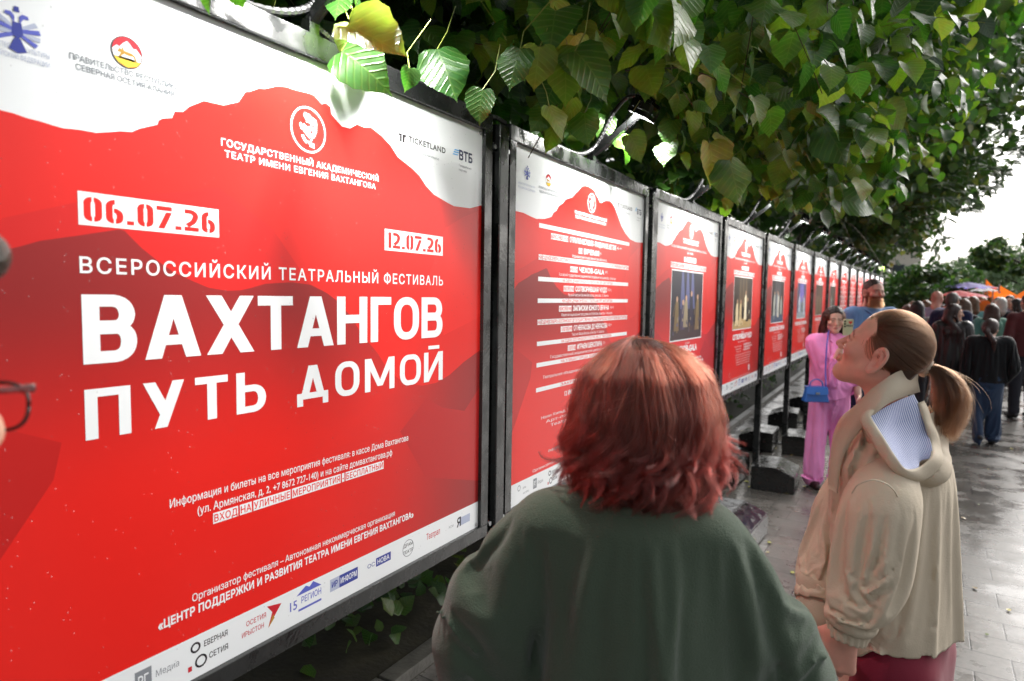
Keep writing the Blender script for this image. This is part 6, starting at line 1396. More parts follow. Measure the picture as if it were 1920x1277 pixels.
    # hair drawn back
    f = Field(C+[-.13, -.13, -.13], C+[.13, .13, .15], .004); f.el(C+R @ (np.array([0, -.0070, .031])*HS), np.array((.0748, .0865, .0858))*HS, .0, R); f.el(C+R @ (np.array([0, -.060, -.02])*HS), np.array((.045, .028, .045))*HS, .03, R)
    ax = [f.ax[0][:, None, None]-C[0], f.ax[1][None, :, None]-C[1], f.ax[2][None, None, :]-C[2]]; ly = sum(ax[i]*R[i, 1] for i in range(3)); lz = sum(ax[i]*R[i, 2] for i in range(3)); lx = sum(ax[i]*R[i, 0] for i in range(3))
    hz = np.array([-.10, -.075, -.045, -.015, .010, .030, .050, .072, .09, .12]); hy = np.array([-.075, -.062, -.044, -.034, -.016, .016, .040, .060, .058, .02])
    f.D = np.maximum(f.D, (ly-HS*(np.interp(lz/HS, hz, hy)-.009)).astype(np.float32)*.8); V, F = f.mesh(); hair = npmesh('hair', relax(V, F, 1), F, mat('hair_under_brown', srgb(58, 38, 26), .45, noise=(50, .3)), root, o)
    r = np.random.default_rng(7); S = []; SH = []; TIE = at(1733, 690, 1.50); tl = R.T @ (TIE-C)/HS; E0 = np.array((.0785, .0915, .0885)); cE = np.array([0, -.010, .032])
    td = (tl-cE)/E0; td /= np.linalg.norm(td)
    for k in range(9000):
        if r.random() < .62:
            z = r.uniform(-.085, .092); y = np.interp(z, hz, hy)-r.random()**2*.02; x = r.choice([-1, 1])*.0785*math.sqrt(max(.02, 1-((y+.010)/.0915)**2-((z-.032)/.0885)**2)); p = np.array([x, y, z])
        else:
            d = r.normal(0, 1, 3); d[2] = abs(d[2])*.8; p = cE+E0*d/np.linalg.norm(d)
            if p[1] > np.interp(p[2], hz, hy): continue
        d0 = (p-cE)/E0; d0 /= np.linalg.norm(d0); n = 18; t = np.linspace(0, 1, n)**.9; om = math.acos(np.clip(d0 @ td, -1, 1))
        if om < .15: continue
        SH.append(.55+.75*abs(math.sin(d0[0]*23+d0[2]*31+d0[1]*9))); D = (np.sin((1-t)*om)[:, None]*d0+np.sin(t*om)[:, None]*td)/math.sin(om); lock = math.sin(d0[0]*31+d0[2]*43)*.0016
        rad = .958+.046*np.minimum(1, t*5)+.018*np.sin(math.pi*t)*(.6+r.random()*.7)+lock*8*np.sin(math.pi*t); wob = r.normal(0, .006, 3)*np.sin(math.pi*t)[:, None]*1.2; P = cE+E0*(D+wob)*rad[:, None]; P = P*(1-t[:, None]**6)+(tl+r.normal(0, .008, 3))*t[:, None]**6
        S.append((P*HS) @ R.T+C)
    def pony(n, spread, rr):
        out = []
        key = np.array([(0, 0, 0), (.020, 0, .008), (.046, .0, -.016), (.058, -.005, -.060), (.054, -.008, -.112), (.042, -.01, -.165)]); wid = np.array([.008, .016, .027, .036, .034, .026])*spread
        locks = [r.uniform(-1, 1, 2) for _ in range(70)]
        for i in range(n):
            a, bq = locks[i % 70]*1.0+r.normal(0, .085, 2); ln = min(1, r.uniform(.55, 1.15)); q = spline(key, 24); w = np.interp(np.linspace(0, 5, 24), range(6), wid); t = np.linspace(0, 1, 24); ph = (i % 70)*1.7
            P = q+np.stack([a*w+.010*t*np.sin(7*t+ph), bq*w*1.0+.008*t*np.cos(6*t+ph*1.3), (-abs(a)*.25+r.normal(0, .05))*w+.007*np.sin(8*t+ph)*t], 1); P = P[:int(24*ln)]
            out.append(P+TIE); SH.append(.35+1.1*((i % 70)*.618 % 1))
        return out
    S += pony(3600, 1.0, r)
    n0 = len(SH)
    for P_ in pony(220, 1.18, r): S.append(P_+np.linspace(0, 1, len(P_))[:, None]**2*r.normal(0, .016, 3))
    strands('hair_strands', S, .00020, .00011, hair_material('hair_brown', srgb(68, 45, 31), srgb(78, 47, 29), .27, .30), hair, o, SH)
    mb = MB(); q = [TIE+np.array([.004, 0, .002])+.0165*np.array([.35*math.cos(a), math.sin(a), .95*math.cos(a)])+np.array([r.normal(0, .001), 0, 0]) for a in np.linspace(0, 2*math.pi, 26)]
    mb.tube([p-o for p in q], [.0075+.0022*(i % 2) for i in range(26)], mat('hair_tie_cloth', srgb(196, 178, 160), .7, bump=(120, .4)), 8); mb.build('hair_tie', hair, smooth=True)
    mb = MB(); q = spline([TIE+np.array([-.012, -.018, .010]), TIE+np.array([-.020, -.022, -.012]), TIE+np.array([-.024, -.020, -.034])], 8); mb.tube([p-o for p in q], .0045, mat('hair_clip_pearl', srgb(226, 226, 224), .2), 8); mb.build('hair_clip', hair, smooth=True)
    # phone in a pink cover, held in the hand: a thing of its own
    pc = at(1546, 1246, 1.395); rp = empty('phone', pc); tag(rp, 'phone in a pink cover held low by the woman in the beige coat', 'phone')
    Q = Matrix(np.stack([[.62, -.30, .72], [-.50, .50, .70], [-.60, -.80, .05]], 1).tolist()); Q = Q.normalized() if hasattr(Q, 'normalized') else Q
    X = Vector((.28, .35, .90)).normalized(); N = Vector((-.80, -.50, .30)); N = (N-X*N.dot(X)).normalized(); Y = N.cross(X); Q = Matrix((X, Y, N)).transposed()
    c = MB(); c.box((-.085, -.042, -.006), (.085, .042, .0), mat('cover_pink', srgb(214, 96, 130), .45), Q, bev=.003); c.build('cover', rp); c = MB(); c.box((-.080, -.037, .0005), (.080, .037, .003), mat('phone_screen', (.006, .006, .008, 1), .06), Q, bev=.001); c.build('screen', rp)
def rotz_m(a): return Matrix.Rotation(a, 3, 'Z')
beige_woman()
# ------------------------------------------------------------------ everybody else on the walk
def person(o, hd, H, fem, label, cat, top, bottom, hair, skin=(214, 168, 146), group=None, arms=None, legs=None, hy=0.0, hp=0.0, h=.016, top_z=.86, tw=1.0, legr=(.095, .075, .068), sleeve=.058, det=False, hem=.10, shoes=(30, 28, 28), top_m=None, face=None, short=False, hang=False):
    o = np.array([o[0], o[1], 0.0]); s = H/1.70; Rz = rotz(hd); T = lambda p: o+Rz @ (np.array(p, float)*s); sw = .150 if fem else .180
    root = empty('person', o); tag(root, label, cat, group); sk = lin(*skin)
    HR = Rz @ rotz(hy) @ rotx(hp); hs = s**.5; C = T((0, .012, 1.70))-HR @ np.array([0, -.01, .112])*hs
    arms = arms or {}; legs = legs or {}; lo, hi = o+[-.62, -.62, -.01], o+[.62, .62, H+.06]
    f = Field(lo, hi, h); head_field(f, C, HR, hs, fem, T((0, -.03, 1.42)), True, det)
    f.loft([(z*s, 0, y, rx*s*(1 if fem else 1.08), ry*s) for z, y, rx, ry in ((.84, 0, .145, .105), (.96, 0, .155, .11), (1.08, 0, .125, .095), (1.25, 0, .145, .105), (1.36, -.01, .13, .085), (1.43, -.02, .055, .052))], .04, hd, o)
    A = {}
    for q in (-1, 1):
        S_, E_, W_ = arms.get(q, ((q*sw, 0, 1.385), (q*(sw+.055), -.03, 1.12), (q*(sw+.06), .06, .88))); A[q] = (T(S_), T(E_), T(W_)); f.chain(A[q], [.050*s, .042*s, .030*s], .03)
        d = A[q][2]-A[q][1]; d /= np.linalg.norm(d); z = Rz @ np.array([q*.9, -.2, .2])
        if h <= .009: hand_field(f, A[q][2]+d*.01, frame(d, z), .92*s, q=-q)
        else: f.chain([A[q][2], A[q][2]+d*.09*s, A[q][2]+d*.16*s], [.026*s, .034*s, .016*s], .02)
    Lg = {}
    for q in (-1, 1):
        K_, N_ = legs.get(q, ((q*.095, .01, .47), (q*.10, -.02, .09))); Lg[q] = (T((q*.088, 0, .86)), T(K_), T(N_)); f.chain(Lg[q], [.080*s, .055*s, .036*s], .03)
    V, F = f.mesh(); col = head_color(V, C, HR, hs, sk, **(face or dict(lips=lin(176, 96, 92), brow=lin(60, 44, 36)))); 
    if det:
        g = Field(C+[-.14, -.14, -.17], C+[.14, .14, .15], .0042); head_field(g, C, HR, hs, fem, None, True, True); V2, F2 = g.mesh(); V, F, col = joinm([(V, F, col), (V2, F2, head_color(V2, C, HR, hs, sk, **face))])
    npmesh('body', V, F, SKIN, root, o, col)
    if det: eyes(root, C, HR, hs, (det[0], 1, det[1]), lin(58, 44, 36), o)
    # upper garment
    gh = .0135 if hang else h*.85; f = Field(lo, hi, gh); b = 1.0*tw*(1 if fem else 1.10)
    f.loft([(z*s, 0, y, rx*s*b, ry*s*b) for z, y, rx, ry in ((top_z, 0, .185, .145), (.98, 0, .182, .142), (1.10, 0, .170, .130), (1.25, 0, .172, .132), (1.36, -.01, .150, .108), (1.42, -.018, .088, .076), (1.455, -.018, .066, .062))], .02, hd, o)
    for q in (-1, 1):
        S_, E_, W_ = A[q]; m = (E_+W_)/2 if not short else E_*.75+W_*.25
        f.rc(T((q*.06, -.015, 1.40)), S_, .055*s*tw, sleeve*1.12*s*tw, .04); f.chain([S_, E_, (E_*.45+W_*.55) if short else W_], [sleeve*1.1*s*tw, sleeve*s*tw, sleeve*.78*s*tw], .022)
    sd = (o[0]*7.3+o[1]*3.1) % 6; CB = None
    if hang:
        cf = Field(lo, hi, .024); cf.loft([(z*s, 0, y, rx*s*b*.9, ry*s*b*.86) for z, y, rx, ry in ((.78, 0, .150, .112), (.96, 0, .155, .112), (1.10, 0, .145, .108), (1.25, 0, .150, .112), (1.36, -.01, .130, .088), (1.43, -.02, .055, .052))], .03, hd, o)
        for q in (-1, 1): cf.chain([A[q][0]-[0, 0, .01], A[q][1], A[q][2]], [sleeve*.8*s, sleeve*.66*s, .034*s], .03); cf.chain(Lg[q], [legr[0]*.80*s, legr[1]*.62*s, legr[2]*.5*s], .03)
        CB = cf.mesh()
    f.disp(lambda P: .0035*wr(P, 11, sd)+.0025*wr(P, 25, sd+1)+.010*crease(P-o, (.5, .3, .8), 22, sd, .7)+.007*crease(P-o, (.7, .5, -.4), 26, sd+2, .7)); V, F = f.mesh(); tm = top_m or cloth('cloth_%d_%d_%d' % top, srgb(*top), .75); V = relax(V, F, 1)
    if hang:
        V, F = trimesh(V, F, lambda c, n: ~((n[:, 2] < -.7) & (c[:, 2] < (top_z+.02)*s))); pin = np.clip((V[:, 2]-1.375*s)*30, 0, 1)
        for q in (-1, 1): e_ = (A[q][1]*.45+A[q][2]*.55) if short else A[q][2]; pin = np.maximum(pin, np.clip(1.6-np.linalg.norm(V-e_, axis=1)/(.045*s), 0, 1))
        V = drape(V, F, pin, [CB], 18, hang, 1.0, 10, dist=.006)
    topo = npmesh('shirt' if short else 'jacket', V, F, tm, root, o)
    if hang: thick(topo, .004, 1)
    # lower garment
    f = Field(lo, np.array([hi[0], hi[1], 1.10*s]), gh); f.loft([(.80*s, 0, 0, .165*s, .125*s), (.93*s, 0, 0, .172*s, .130*s), (1.02*s, 0, 0, .150*s, .115*s)], .03, hd, o)
    for q in (-1, 1):
        d = Lg[q][2]-Lg[q][1]; f.chain([Lg[q][0]+[0, 0, -.02], Lg[q][1], Lg[q][1]+d*(1-max(0, hem-.09)/.4)], [legr[0]*s, legr[1]*s, legr[2]*s], .03)
    f.disp(lambda P: .003*wr(P, 9, sd+2)+.002*wr(P, 22, sd)+.010*crease(P-o, Rz @ np.array((1., .4, .06)), 30, sd, .5)+.003*np.sin(P[:, 2]*40+3*wr(P, 6, sd))*(P[:, 2] < .30)); V, F = f.mesh(); V = relax(V, F, 1)
    if hang:
        zb = min(Lg[-1][2][2], Lg[1][2][2]); V, F = trimesh(V, F, lambda c, n: ~((np.abs(n[:, 2]) > .75) & ((c[:, 2] < zb+.03) | (c[:, 2] > 1.0*s)))); V = drape(V, F, np.maximum(np.clip((V[:, 2]-.90*s)*20, 0, 1), np.clip((zb+.0-V[:, 2])*60, 0, .6)), [CB], 16, hang*.6, 1.0, 10, dist=.006)
    tr = npmesh('trousers', V, F, cloth('cloth_%d_%d_%d' % bottom, srgb(*bottom), .8), root, o)
    if hang: thick(tr, .004, 1)
    for q in (-1, 1):
        f = Field(Lg[q][2]-[.2, .2, .12], Lg[q][2]+[.2, .2, .10], .010); n = Lg[q][2]; zf = n[2]-.045; d = Rz @ np.array([q*.10, 1, 0]); tip = -.35*max(0, n[2]/s-.10); f.chain([n-d*.035*s+[0, 0, -.045*s], n+d*.06*s+[0, 0, -.05*s+tip*.3], n+d*.145*s+[0, 0, -.055*s+tip]], [.038*s, .040*s, .032*s], .02); f.D = np.maximum(f.D, (n[2]-.088*s-f.ax[2][None, None, :]).astype(np.float32) if n[2] < .12*s else -1); V, F = f.mesh(); npmesh('shoe', V, F, mat('shoe_%d_%d_%d' % shoes, srgb(*shoes), .4), root, o)
    # hair
    st, hc = hair; hm = mat('hair_%d_%d_%d' % hc, srgb(*hc), .42, noise=(55, .45), bump=(90, .5), spec=.45); E = lambda c, r, k: f.el(C+HR @ (np.array(c)*hs), np.array(r)*hs, k, HR); hh = min(h, .010)
    f = Field(C+[-.24, -.24, -.62], C+[.24, .24, .16], hh)
    if st != 'bald':
        t = .004 if st == 'short' else .012; E((0, -.016, .033), (.075+t, .094+t, .086+t), .0)
        if st != 'short' or True: E((0, -.05, -.01), (.068+t, .058+t, .075), .02)
        ax = [f.ax[0][:, None, None]-C[0], f.ax[1][None, :, None]-C[1], f.ax[2][None, None, :]-C[2]]; ly, lz, lx = [sum(ax[i]*HR[i, j] for i in range(3))/hs for j in (1, 2, 0)]
        hz = np.array([-.12, -.075, -.045, -.01, .030, .050, .072, .09, .12]); hy_ = np.array([-.08, -.062, -.045, -.02, .02, .048, .070, .066, .03]) if st == 'short' else np.array([-.02, -.01, 0.0, .012, .035, .056, .076, .07, .03])
        f.D = np.maximum(f.D, ((ly-np.interp(lz, hz, hy_))*.8).astype(np.float32))
        if st == 'short': f.D = np.maximum(f.D, (-.085-lz).astype(np.float32)*.8)
        if st in ('long', 'bob'):
            ln = .36 if st == 'long' else .14
            for q in (-1, 0, 1): f.chain([C+HR @ (np.array((q*.052, -.062, .03))*hs), C+HR @ (np.array((q*.062, -.085, -.09))*hs), C+Rz @ np.array((q*.075, -.125, -.09-ln*.5))*hs, C+Rz @ np.array((q*.06, -.120, -.09-ln))*hs], [.045*hs, .045*hs, .042*hs, .018*hs], .03)
            for q in (-1, 1): f.chain([C+HR @ (np.array((q*.070, .010, .03))*hs), C+HR @ (np.array((q*.080, .0, -.05))*hs), C+Rz @ np.array((q*.088, -.03, -.11-ln*.30))*hs], [.018*hs, .022*hs, .016*hs], .02)
        if st == 'pony': f.chain([C+HR @ (np.array((0, -.105, .02))*hs), C+HR @ (np.array((0, -.145, -.03))*hs), C+Rz @ np.array((.01, -.150, -.16))*hs, C+Rz @ np.array((.02, -.135, -.30))*hs], [.024*hs, .032*hs, .030*hs, .012*hs], .02)
        f.disp(lambda P: .003*np.sin(np.arctan2((P-C) @ HR[:, 1], (P-C) @ HR[:, 0])*34+3*wr(P, 12, sd))); V, F = f.mesh(); npmesh('hair', relax(V, F, 1), F, hm, root, o)
    return root, C, HR, hs, T, A, topo, o

# ---- woman in pink with the phone, man with the ginger beard
def pink_woman():
    o = at(1553, 800, 5.87)[:2]; hd = R_(-152); sk = (222, 178, 160)
    face = dict(lips=lin(186, 92, 98), blush=lin(226, 160, 146), brow=lin(52, 38, 34))
    s_ = 1.635/1.70; tl = lambda w: tuple(rotz(hd).T @ (w-np.array([o[0], o[1], 0]))/s_)
    arms = {1: ((.165, .01, 1.37), tl(at(1556, 706, 5.70)), tl(at(1574, 660, 5.62))), -1: ((-.165, 0, 1.37), (-.235, -.02, 1.12), (-.21, .10, .90))}
    root, C, R, s, T, A, top, o = person(o, hd, 1.635, True, 'woman in a pink suit with long dark hair holding up her phone', 'woman', (244, 148, 210), (244, 152, 212), ('long', (40, 26, 24)), sk, arms=arms, hy=R_(-12), hp=R_(-4), h=.0085, top_z=.885, tw=1.12, legr=(.098, .090, .100), det=(.1, -.10), shoes=(60, 40, 40), face=face, short=True, hang=.09, sleeve=.066, legs={1: ((.112, .02, .47), (.128, .02, .085)), -1: ((-.108, .0, .47), (-.122, -.03, .085))})
    # collar points, hem, ring of the cuff
    m = MB()
    for q in (-1, 1):
        pts = [T((q*.02, .085, 1.365)), T((q*.075, .055, 1.415)), T((q*.085, -.03, 1.44))]; m.tube([p-o for p in spline(pts, 10)], [.008, .010, .012, .013, .013, .013, .013, .012, .012, .011], MATS['cloth_244_148_210'], 6)
    m.build('collar', top, smooth=True)
    e = MB(); p = C+R @ (np.array((-.082, -.006, -.050))*s)-o
    for q in (-1, 1):
        p = C+R @ (np.array((q*.086, -.004, -.048))*s)-o; e.tube([p+[0, 0, .012], p, p+[0, 0, -.012]], [.004, .009, .005], mat('earring_silver', (.8, .8, .8, 1), .15, .9), 8)
    e.build('earring', root, smooth=True)
    # hair strands over the cap
    r = np.random.default_rng(5); S = []
    for k in range(3600):
        ph = r.uniform(-2.5, 2.5); q = math.copysign(1, ph); t = np.linspace(0, 1, 16); front = np.clip((abs(ph)-1.2)/.85, 0, 1); L = .50-.16*front; ph = math.copysign(min(abs(ph), 2.05), ph) if r.random() < .5 else ph; t = t*(.34 if abs(ph) > 2.1 else 1)
        r0 = .084+.012*r.random(); u = np.minimum(t/.28, 1); el_ = u*math.pi/2; x = np.sin(ph)*r0*np.sin(el_)*(1+.16*np.clip(t-.28, 0, 1)); y = -np.cos(ph)*(r0+.014)*np.sin(el_)-.016-.05*np.clip(t-.25, 0, 1); z = .122-.105*(1-np.cos(el_))-np.clip(t-.28, 0, 1)*L
        w = .010*np.sin(9*t+ph*5+r.normal(0, .5))*t; P = np.stack([x+w, y+w*.5, z], 1)*s; hd_ = P[:5] ; Q = P @ R.T; Q2 = P @ rotz(hd-R_(6)).T; k_ = np.clip((t-.2)/.4, 0, 1)[:, None]; S.append(Q*(1-k_)+Q2*k_+C)
    strands('hair_strands', S, .0007, .0004, hair_material('hair_dark', srgb(44, 30, 26), srgb(58, 36, 28), .28, .3), root, o)
    # phone: a thing of its own, seen on its pale green back
    ph = at(1590, 614, 5.56); pr = empty('phone', ph); tag(pr, 'pale green phone held up by the woman in pink, red heart on its back', 'phone')
    Q = Matrix.Rotation(R_(12), 3, 'Z'); c = MB(); c.box((-.040, -.005, -.072), (.040, .005, .072), mat('phone_case_green', srgb(196, 204, 166), .4), Q, bev=.004); c.build('case', pr)
    c = MB(); [c.tube([Q @ Vector((-.026, -.005, z)), Q @ Vector((-.026, -.0075, z))], .0075, mat('lens_black', (.01, .01, .012, 1), .1), 10) for z in (.052, .030, .008)]; c.build('camera_lens', pr)
    c = MB(); hx = [(0, -.016), (.014, -.002), (.014, .008), (.007, .012), (0, .007), (-.007, .012), (-.014, .008), (-.014, -.002)]; c.add([tuple(Q @ Vector((.016+x, -.0056, .044+z))) for x, z in hx], [tuple(range(8))], mat('heart_red', srgb(214, 60, 44), .4)); 
    for k in range(4): c.box((-.014+k*.013, -.0058, .008), (-.005+k*.013, -.0051, .022), mat('print_dark_grey', srgb(60, 60, 58), .5), Q)
    c.build('sticker', pr)
    # blue handbag
    b = at(1529, 737, 5.60); br = empty('handbag', b); tag(br, 'small bright blue handbag with silver clasp hanging at the pink woman\'s side', 'handbag'); BLU = mat('bag_blue', srgb(34, 100, 186), .35, coat=.2); Q = Matrix.Rotation(R_(26), 3, 'Z')
    m = MB(); v = []; 
    for (z, w, d) in ((-.075, .105, .045), (.055, .082, .026)): v += [tuple(Q @ Vector(p)) for p in ((-w, -d, z), (w, -d, z), (w, d, z), (-w, d, z))]
    m.add(v, [(3, 2, 1, 0), (4, 5, 6, 7), (0, 1, 5, 4), (1, 2, 6, 5), (2, 3, 7, 6), (3, 0, 4, 7)], BLU); bo = m.build('bag_body', br); md = bo.modifiers.new('bev', 'BEVEL'); md.width = .008; md.segments = 2
    m = MB(); v = [tuple(Q @ Vector(p)) for p in ((-.090, -.033, .057), (.090, -.033, .057), (.094, -.048, -.002), (.03, -.050, -.012), (-.03, -.050, -.012), (-.094, -.048, -.002), (-.086, .03, .061), (.086, .03, .061))]; m.add(v, [(0, 5, 4, 3, 2, 1), (6, 0, 1, 7)], BLU); fo = m.build('flap', br); md = fo.modifiers.new('sol', 'SOLIDIFY'); md.thickness = .005
    m = MB(); m.box((-.016, -.056, -.004), (.016, -.049, .012), STEEL, Q); m.build('clasp', br)
    m = MB(); m.tube([Q @ Vector(p) for p in spline([(-.055, -.01, .055), (-.045, -.01, .10), (0, -.01, .122), (.045, -.01, .10), (.055, -.01, .055)], 16)], .006, BLU, 6); m.build('handle', br, smooth=True)
    m = MB(); sh = T((-.10, .06, 1.40))-b; m.tube([tuple(p) for p in spline([Q @ Vector((.085, 0, .05)), tuple(np.array(at(1548, 690, 5.64))-b), tuple(np.array(at(1551, 640, 5.68))-b), tuple(np.array(at(1556, 612, 5.84))-b)], 14)], .007, mat('strap_violet', srgb(96, 92, 190), .5), 6); m.build('strap', br, smooth=True)
pink_woman()
def beard_man():
    o = np.array([-.215, 7.25]); hd = R_(-140)
    face = dict(lips=lin(186, 120, 108), blush=lin(222, 150, 132), brow=lin(110, 70, 50), beard=lin(126, 62, 36))
    root, C, R, s, T, A, top, o = person(o, hd, 1.905, False, 'tall man with cropped hair and full ginger beard in a denim shirt', 'man', (104, 142, 190), (30, 40, 66), ('short', (64, 50, 42)), (216, 164, 146), hy=R_(-4), h=.009, tw=1.12, det=(.35, -.05), face=face, sleeve=.066, top_z=.84, hang=.08)
    r = np.random.default_rng(2); S = []
    for k in range(3000):
        x = r.uniform(-.062, .062); z = r.uniform(-.115, -.040); y = .082-(abs(x)/.066)**2*.075-.018*np.clip((-.085-z)/.03, 0, 1)+.004; 
        if abs(x) < .020 and -.075 < z < -.058: continue
        if z > -.050 and .0 < abs(x) < .034 and False: continue
        if z > -.055 and abs(x) < .045 and y > .055 and z > -.052: continue
        n = np.array([x*9, 1, -.9])+r.normal(0, .25, 3); n /= np.linalg.norm(n); L = r.uniform(.012, .034)*(1.3 if z < -.08 else .8); t = np.linspace(0, 1, 6)[:, None]; p = np.array([x, y, z])+n*L*t+np.array([0, -.004, -.012])*t**2; S.append((p*s) @ R.T+C)
    strands('beard', S, .0008, .0003, hair_material('hair_ginger', srgb(134, 68, 38), srgb(150, 78, 42), .35, .3), root, o)
    m = MB()
    for q in (-1, 1): m.tube([p-o for p in spline([T((q*.02, .10, 1.37)), T((q*.085, .06, 1.43)), T((q*.09, -.04, 1.455))], 10)], .013, MATS['cloth_104_142_190'], 6)
    m.build('collar', top, smooth=True)
beard_man()

# ---- bespectacled man at the left edge of the picture, very close
def glasses_man():
    hd = R_(36); R = rotz(hd) @ rotx(R_(-8)); s = 1.02; hinge = at(60, 728, .56); C = hinge-R @ (np.array((.072, .082, .012))*s); o = np.array([C[0]-.30*math.cos(YAW+.5)-.02, C[1]-.30*math.sin(YAW+.5), 0]); skin = lin(206, 164, 140)
    root = empty('person', o); tag(root, 'man with glasses at the left edge, mostly outside the picture', 'man')
    f = Field(C+[-.15, -.16, -.24], C+[.15, .16, .16], .004); head_field(f, C, R, s, False, C+np.array([-.08, -.06, -.20])); V, F = f.mesh(); col = head_color(V, C, R, s, skin, lin(180, 110, 100), None, lin(80, 66, 54))
    g = Field(o+[-.5, -.5, 0], o+[.5, .5, 1.45], .02); simple_body(g, o, hd, 1.40); V2, F2 = g.mesh(); V, F, col = joinm([(V, F, col), (V2, F2, np.tile(skin, (len(V2), 1)))]); npmesh('body', V, F, SKIN, root, o, col)
    eyes(root, C, R, s, (0, 1, -.05), lin(70, 70, 60), o)
    f = Field(C+[-.13, -.14, -.12], C+[.15, .15, .20], .0045); f.el(C+R @ [0, -.018, .036], (.081, .100, .090), 0, R); f.rc(C+R @ [.045, .050, .122], C+R @ [-.03, .060, .130], .024, .026, .03)
    ax = [f.ax[0][:, None, None]-C[0], f.ax[1][None, :, None]-C[1], f.ax[2][None, None, :]-C[2]]; ly, lz = [sum(ax[i]*R[i, j] for i in range(3)) for j in (1, 2)]
    f.D = np.maximum(f.D, (ly-np.interp(lz, [-.09, -.04, .0, .04, .075, .092, .11], [-.06, -.04, -.02, .02, .04, .12, .14])).astype(np.float32)*.8); V, F = f.mesh(); npmesh('hair', relax(V, F, 1), F, mat('hair_grey_brown', srgb(58, 52, 44), .5, noise=(70, .4), bump=(120, .6)), root, o)
    f = Field(o+[-.45, -.4, .80], o+[.45, .4, 1.52], .012); f.loft([(.82, 0, 0, .20, .15), (1.1, 0, 0, .19, .14), (1.3, 0, 0, .18, .13), (1.40, 0, -.01, .13, .09), (1.46, 0, -.015, .075, .07)], .02, hd, o)
    for q in (-1, 1): f.chain([o+rotz(hd) @ np.array((q*.18, 0, 1.37)), o+rotz(hd) @ np.array((q*.23, -.03, 1.10)), o+rotz(hd) @ np.array((q*.22, .08, .88))], [.07, .06, .05], .03)
    V, F = f.mesh(); npmesh('jacket', V, F, cloth('jacket_slate', srgb(58, 62, 70)), root, o)
    f = Field(o+[-.3, -.3, 0], o+[.3, .3, .95], .014)
    for q in (-1, 1): f.chain([o+rotz(hd) @ np.array((q*.09, 0, .86)), o+rotz(hd) @ np.array((q*.09, 0, .08))], [.10, .07], .03)
    V, F = f.mesh(); npmesh('trousers', V, F, cloth('trousers_slate', srgb(44, 46, 54)), root, o)
    # glasses: worn, so a thing of their own
    gr = empty('glasses', C); tag(gr, 'dark framed glasses on the man at the left edge', 'glasses'); BK = mat('spectacle_frame', (.012, .012, .013, 1), .2); X = lambda p: tuple(R @ (np.array(p)*s))
    m = MB()
    for q in (-1, 1):
        ring = [X((q*.034+.028*math.copysign(abs(math.cos(a))**.7, math.cos(a)), .099-.16*abs(q*.034+.026*math.cos(a))**1.6*2.2, -.004+.021*math.copysign(abs(math.sin(a))**.8, math.sin(a)))) for a in np.linspace(0, 2*math.pi, 32)]; m.tube(ring, .0017, BK, 6)
    m.tube([X((-.007, .100, .004)), X((0, .102, .007)), X((.007, .100, .004))], .0018, BK, 6); m.build('rim', gr, smooth=True)
    for q in (-1, 1):
        m = MB(); m.tube([X((q*.061, .088, .010)), X((q*.072, .082, .012)), X((q*.078, .02, .010)), X((q*.080, -.012, .004)), X((q*.078, -.035, -.022))], [.0030, .0036, .0026, .0022, .002], BK, 6); m.tube([X((q*.0705, .081, .0155)), X((q*.0705, .081, .0085))], .0042, mat('hinge_silver', (.8, .8, .8, 1), .2, .9), 8); m.build('temple', gr, smooth=True)
        m = MB(); ring = [X((q*.034+.027*math.cos(a), .0985-.16*abs(q*.034+.026*math.cos(a))**1.6*2.2, -.004+.020*math.sin(a))) for a in np.linspace(0, 2*math.pi, 24, endpoint=False)]; m.add(ring, [tuple(range(24))], mat('lens_glass', (1, 1, 1, 1), 0.0, trans=1.0)); m.mats[0].node_tree.nodes['Principled BSDF'].inputs['IOR'].default_value = 1.02; m.build('lens', gr)
glasses_man()

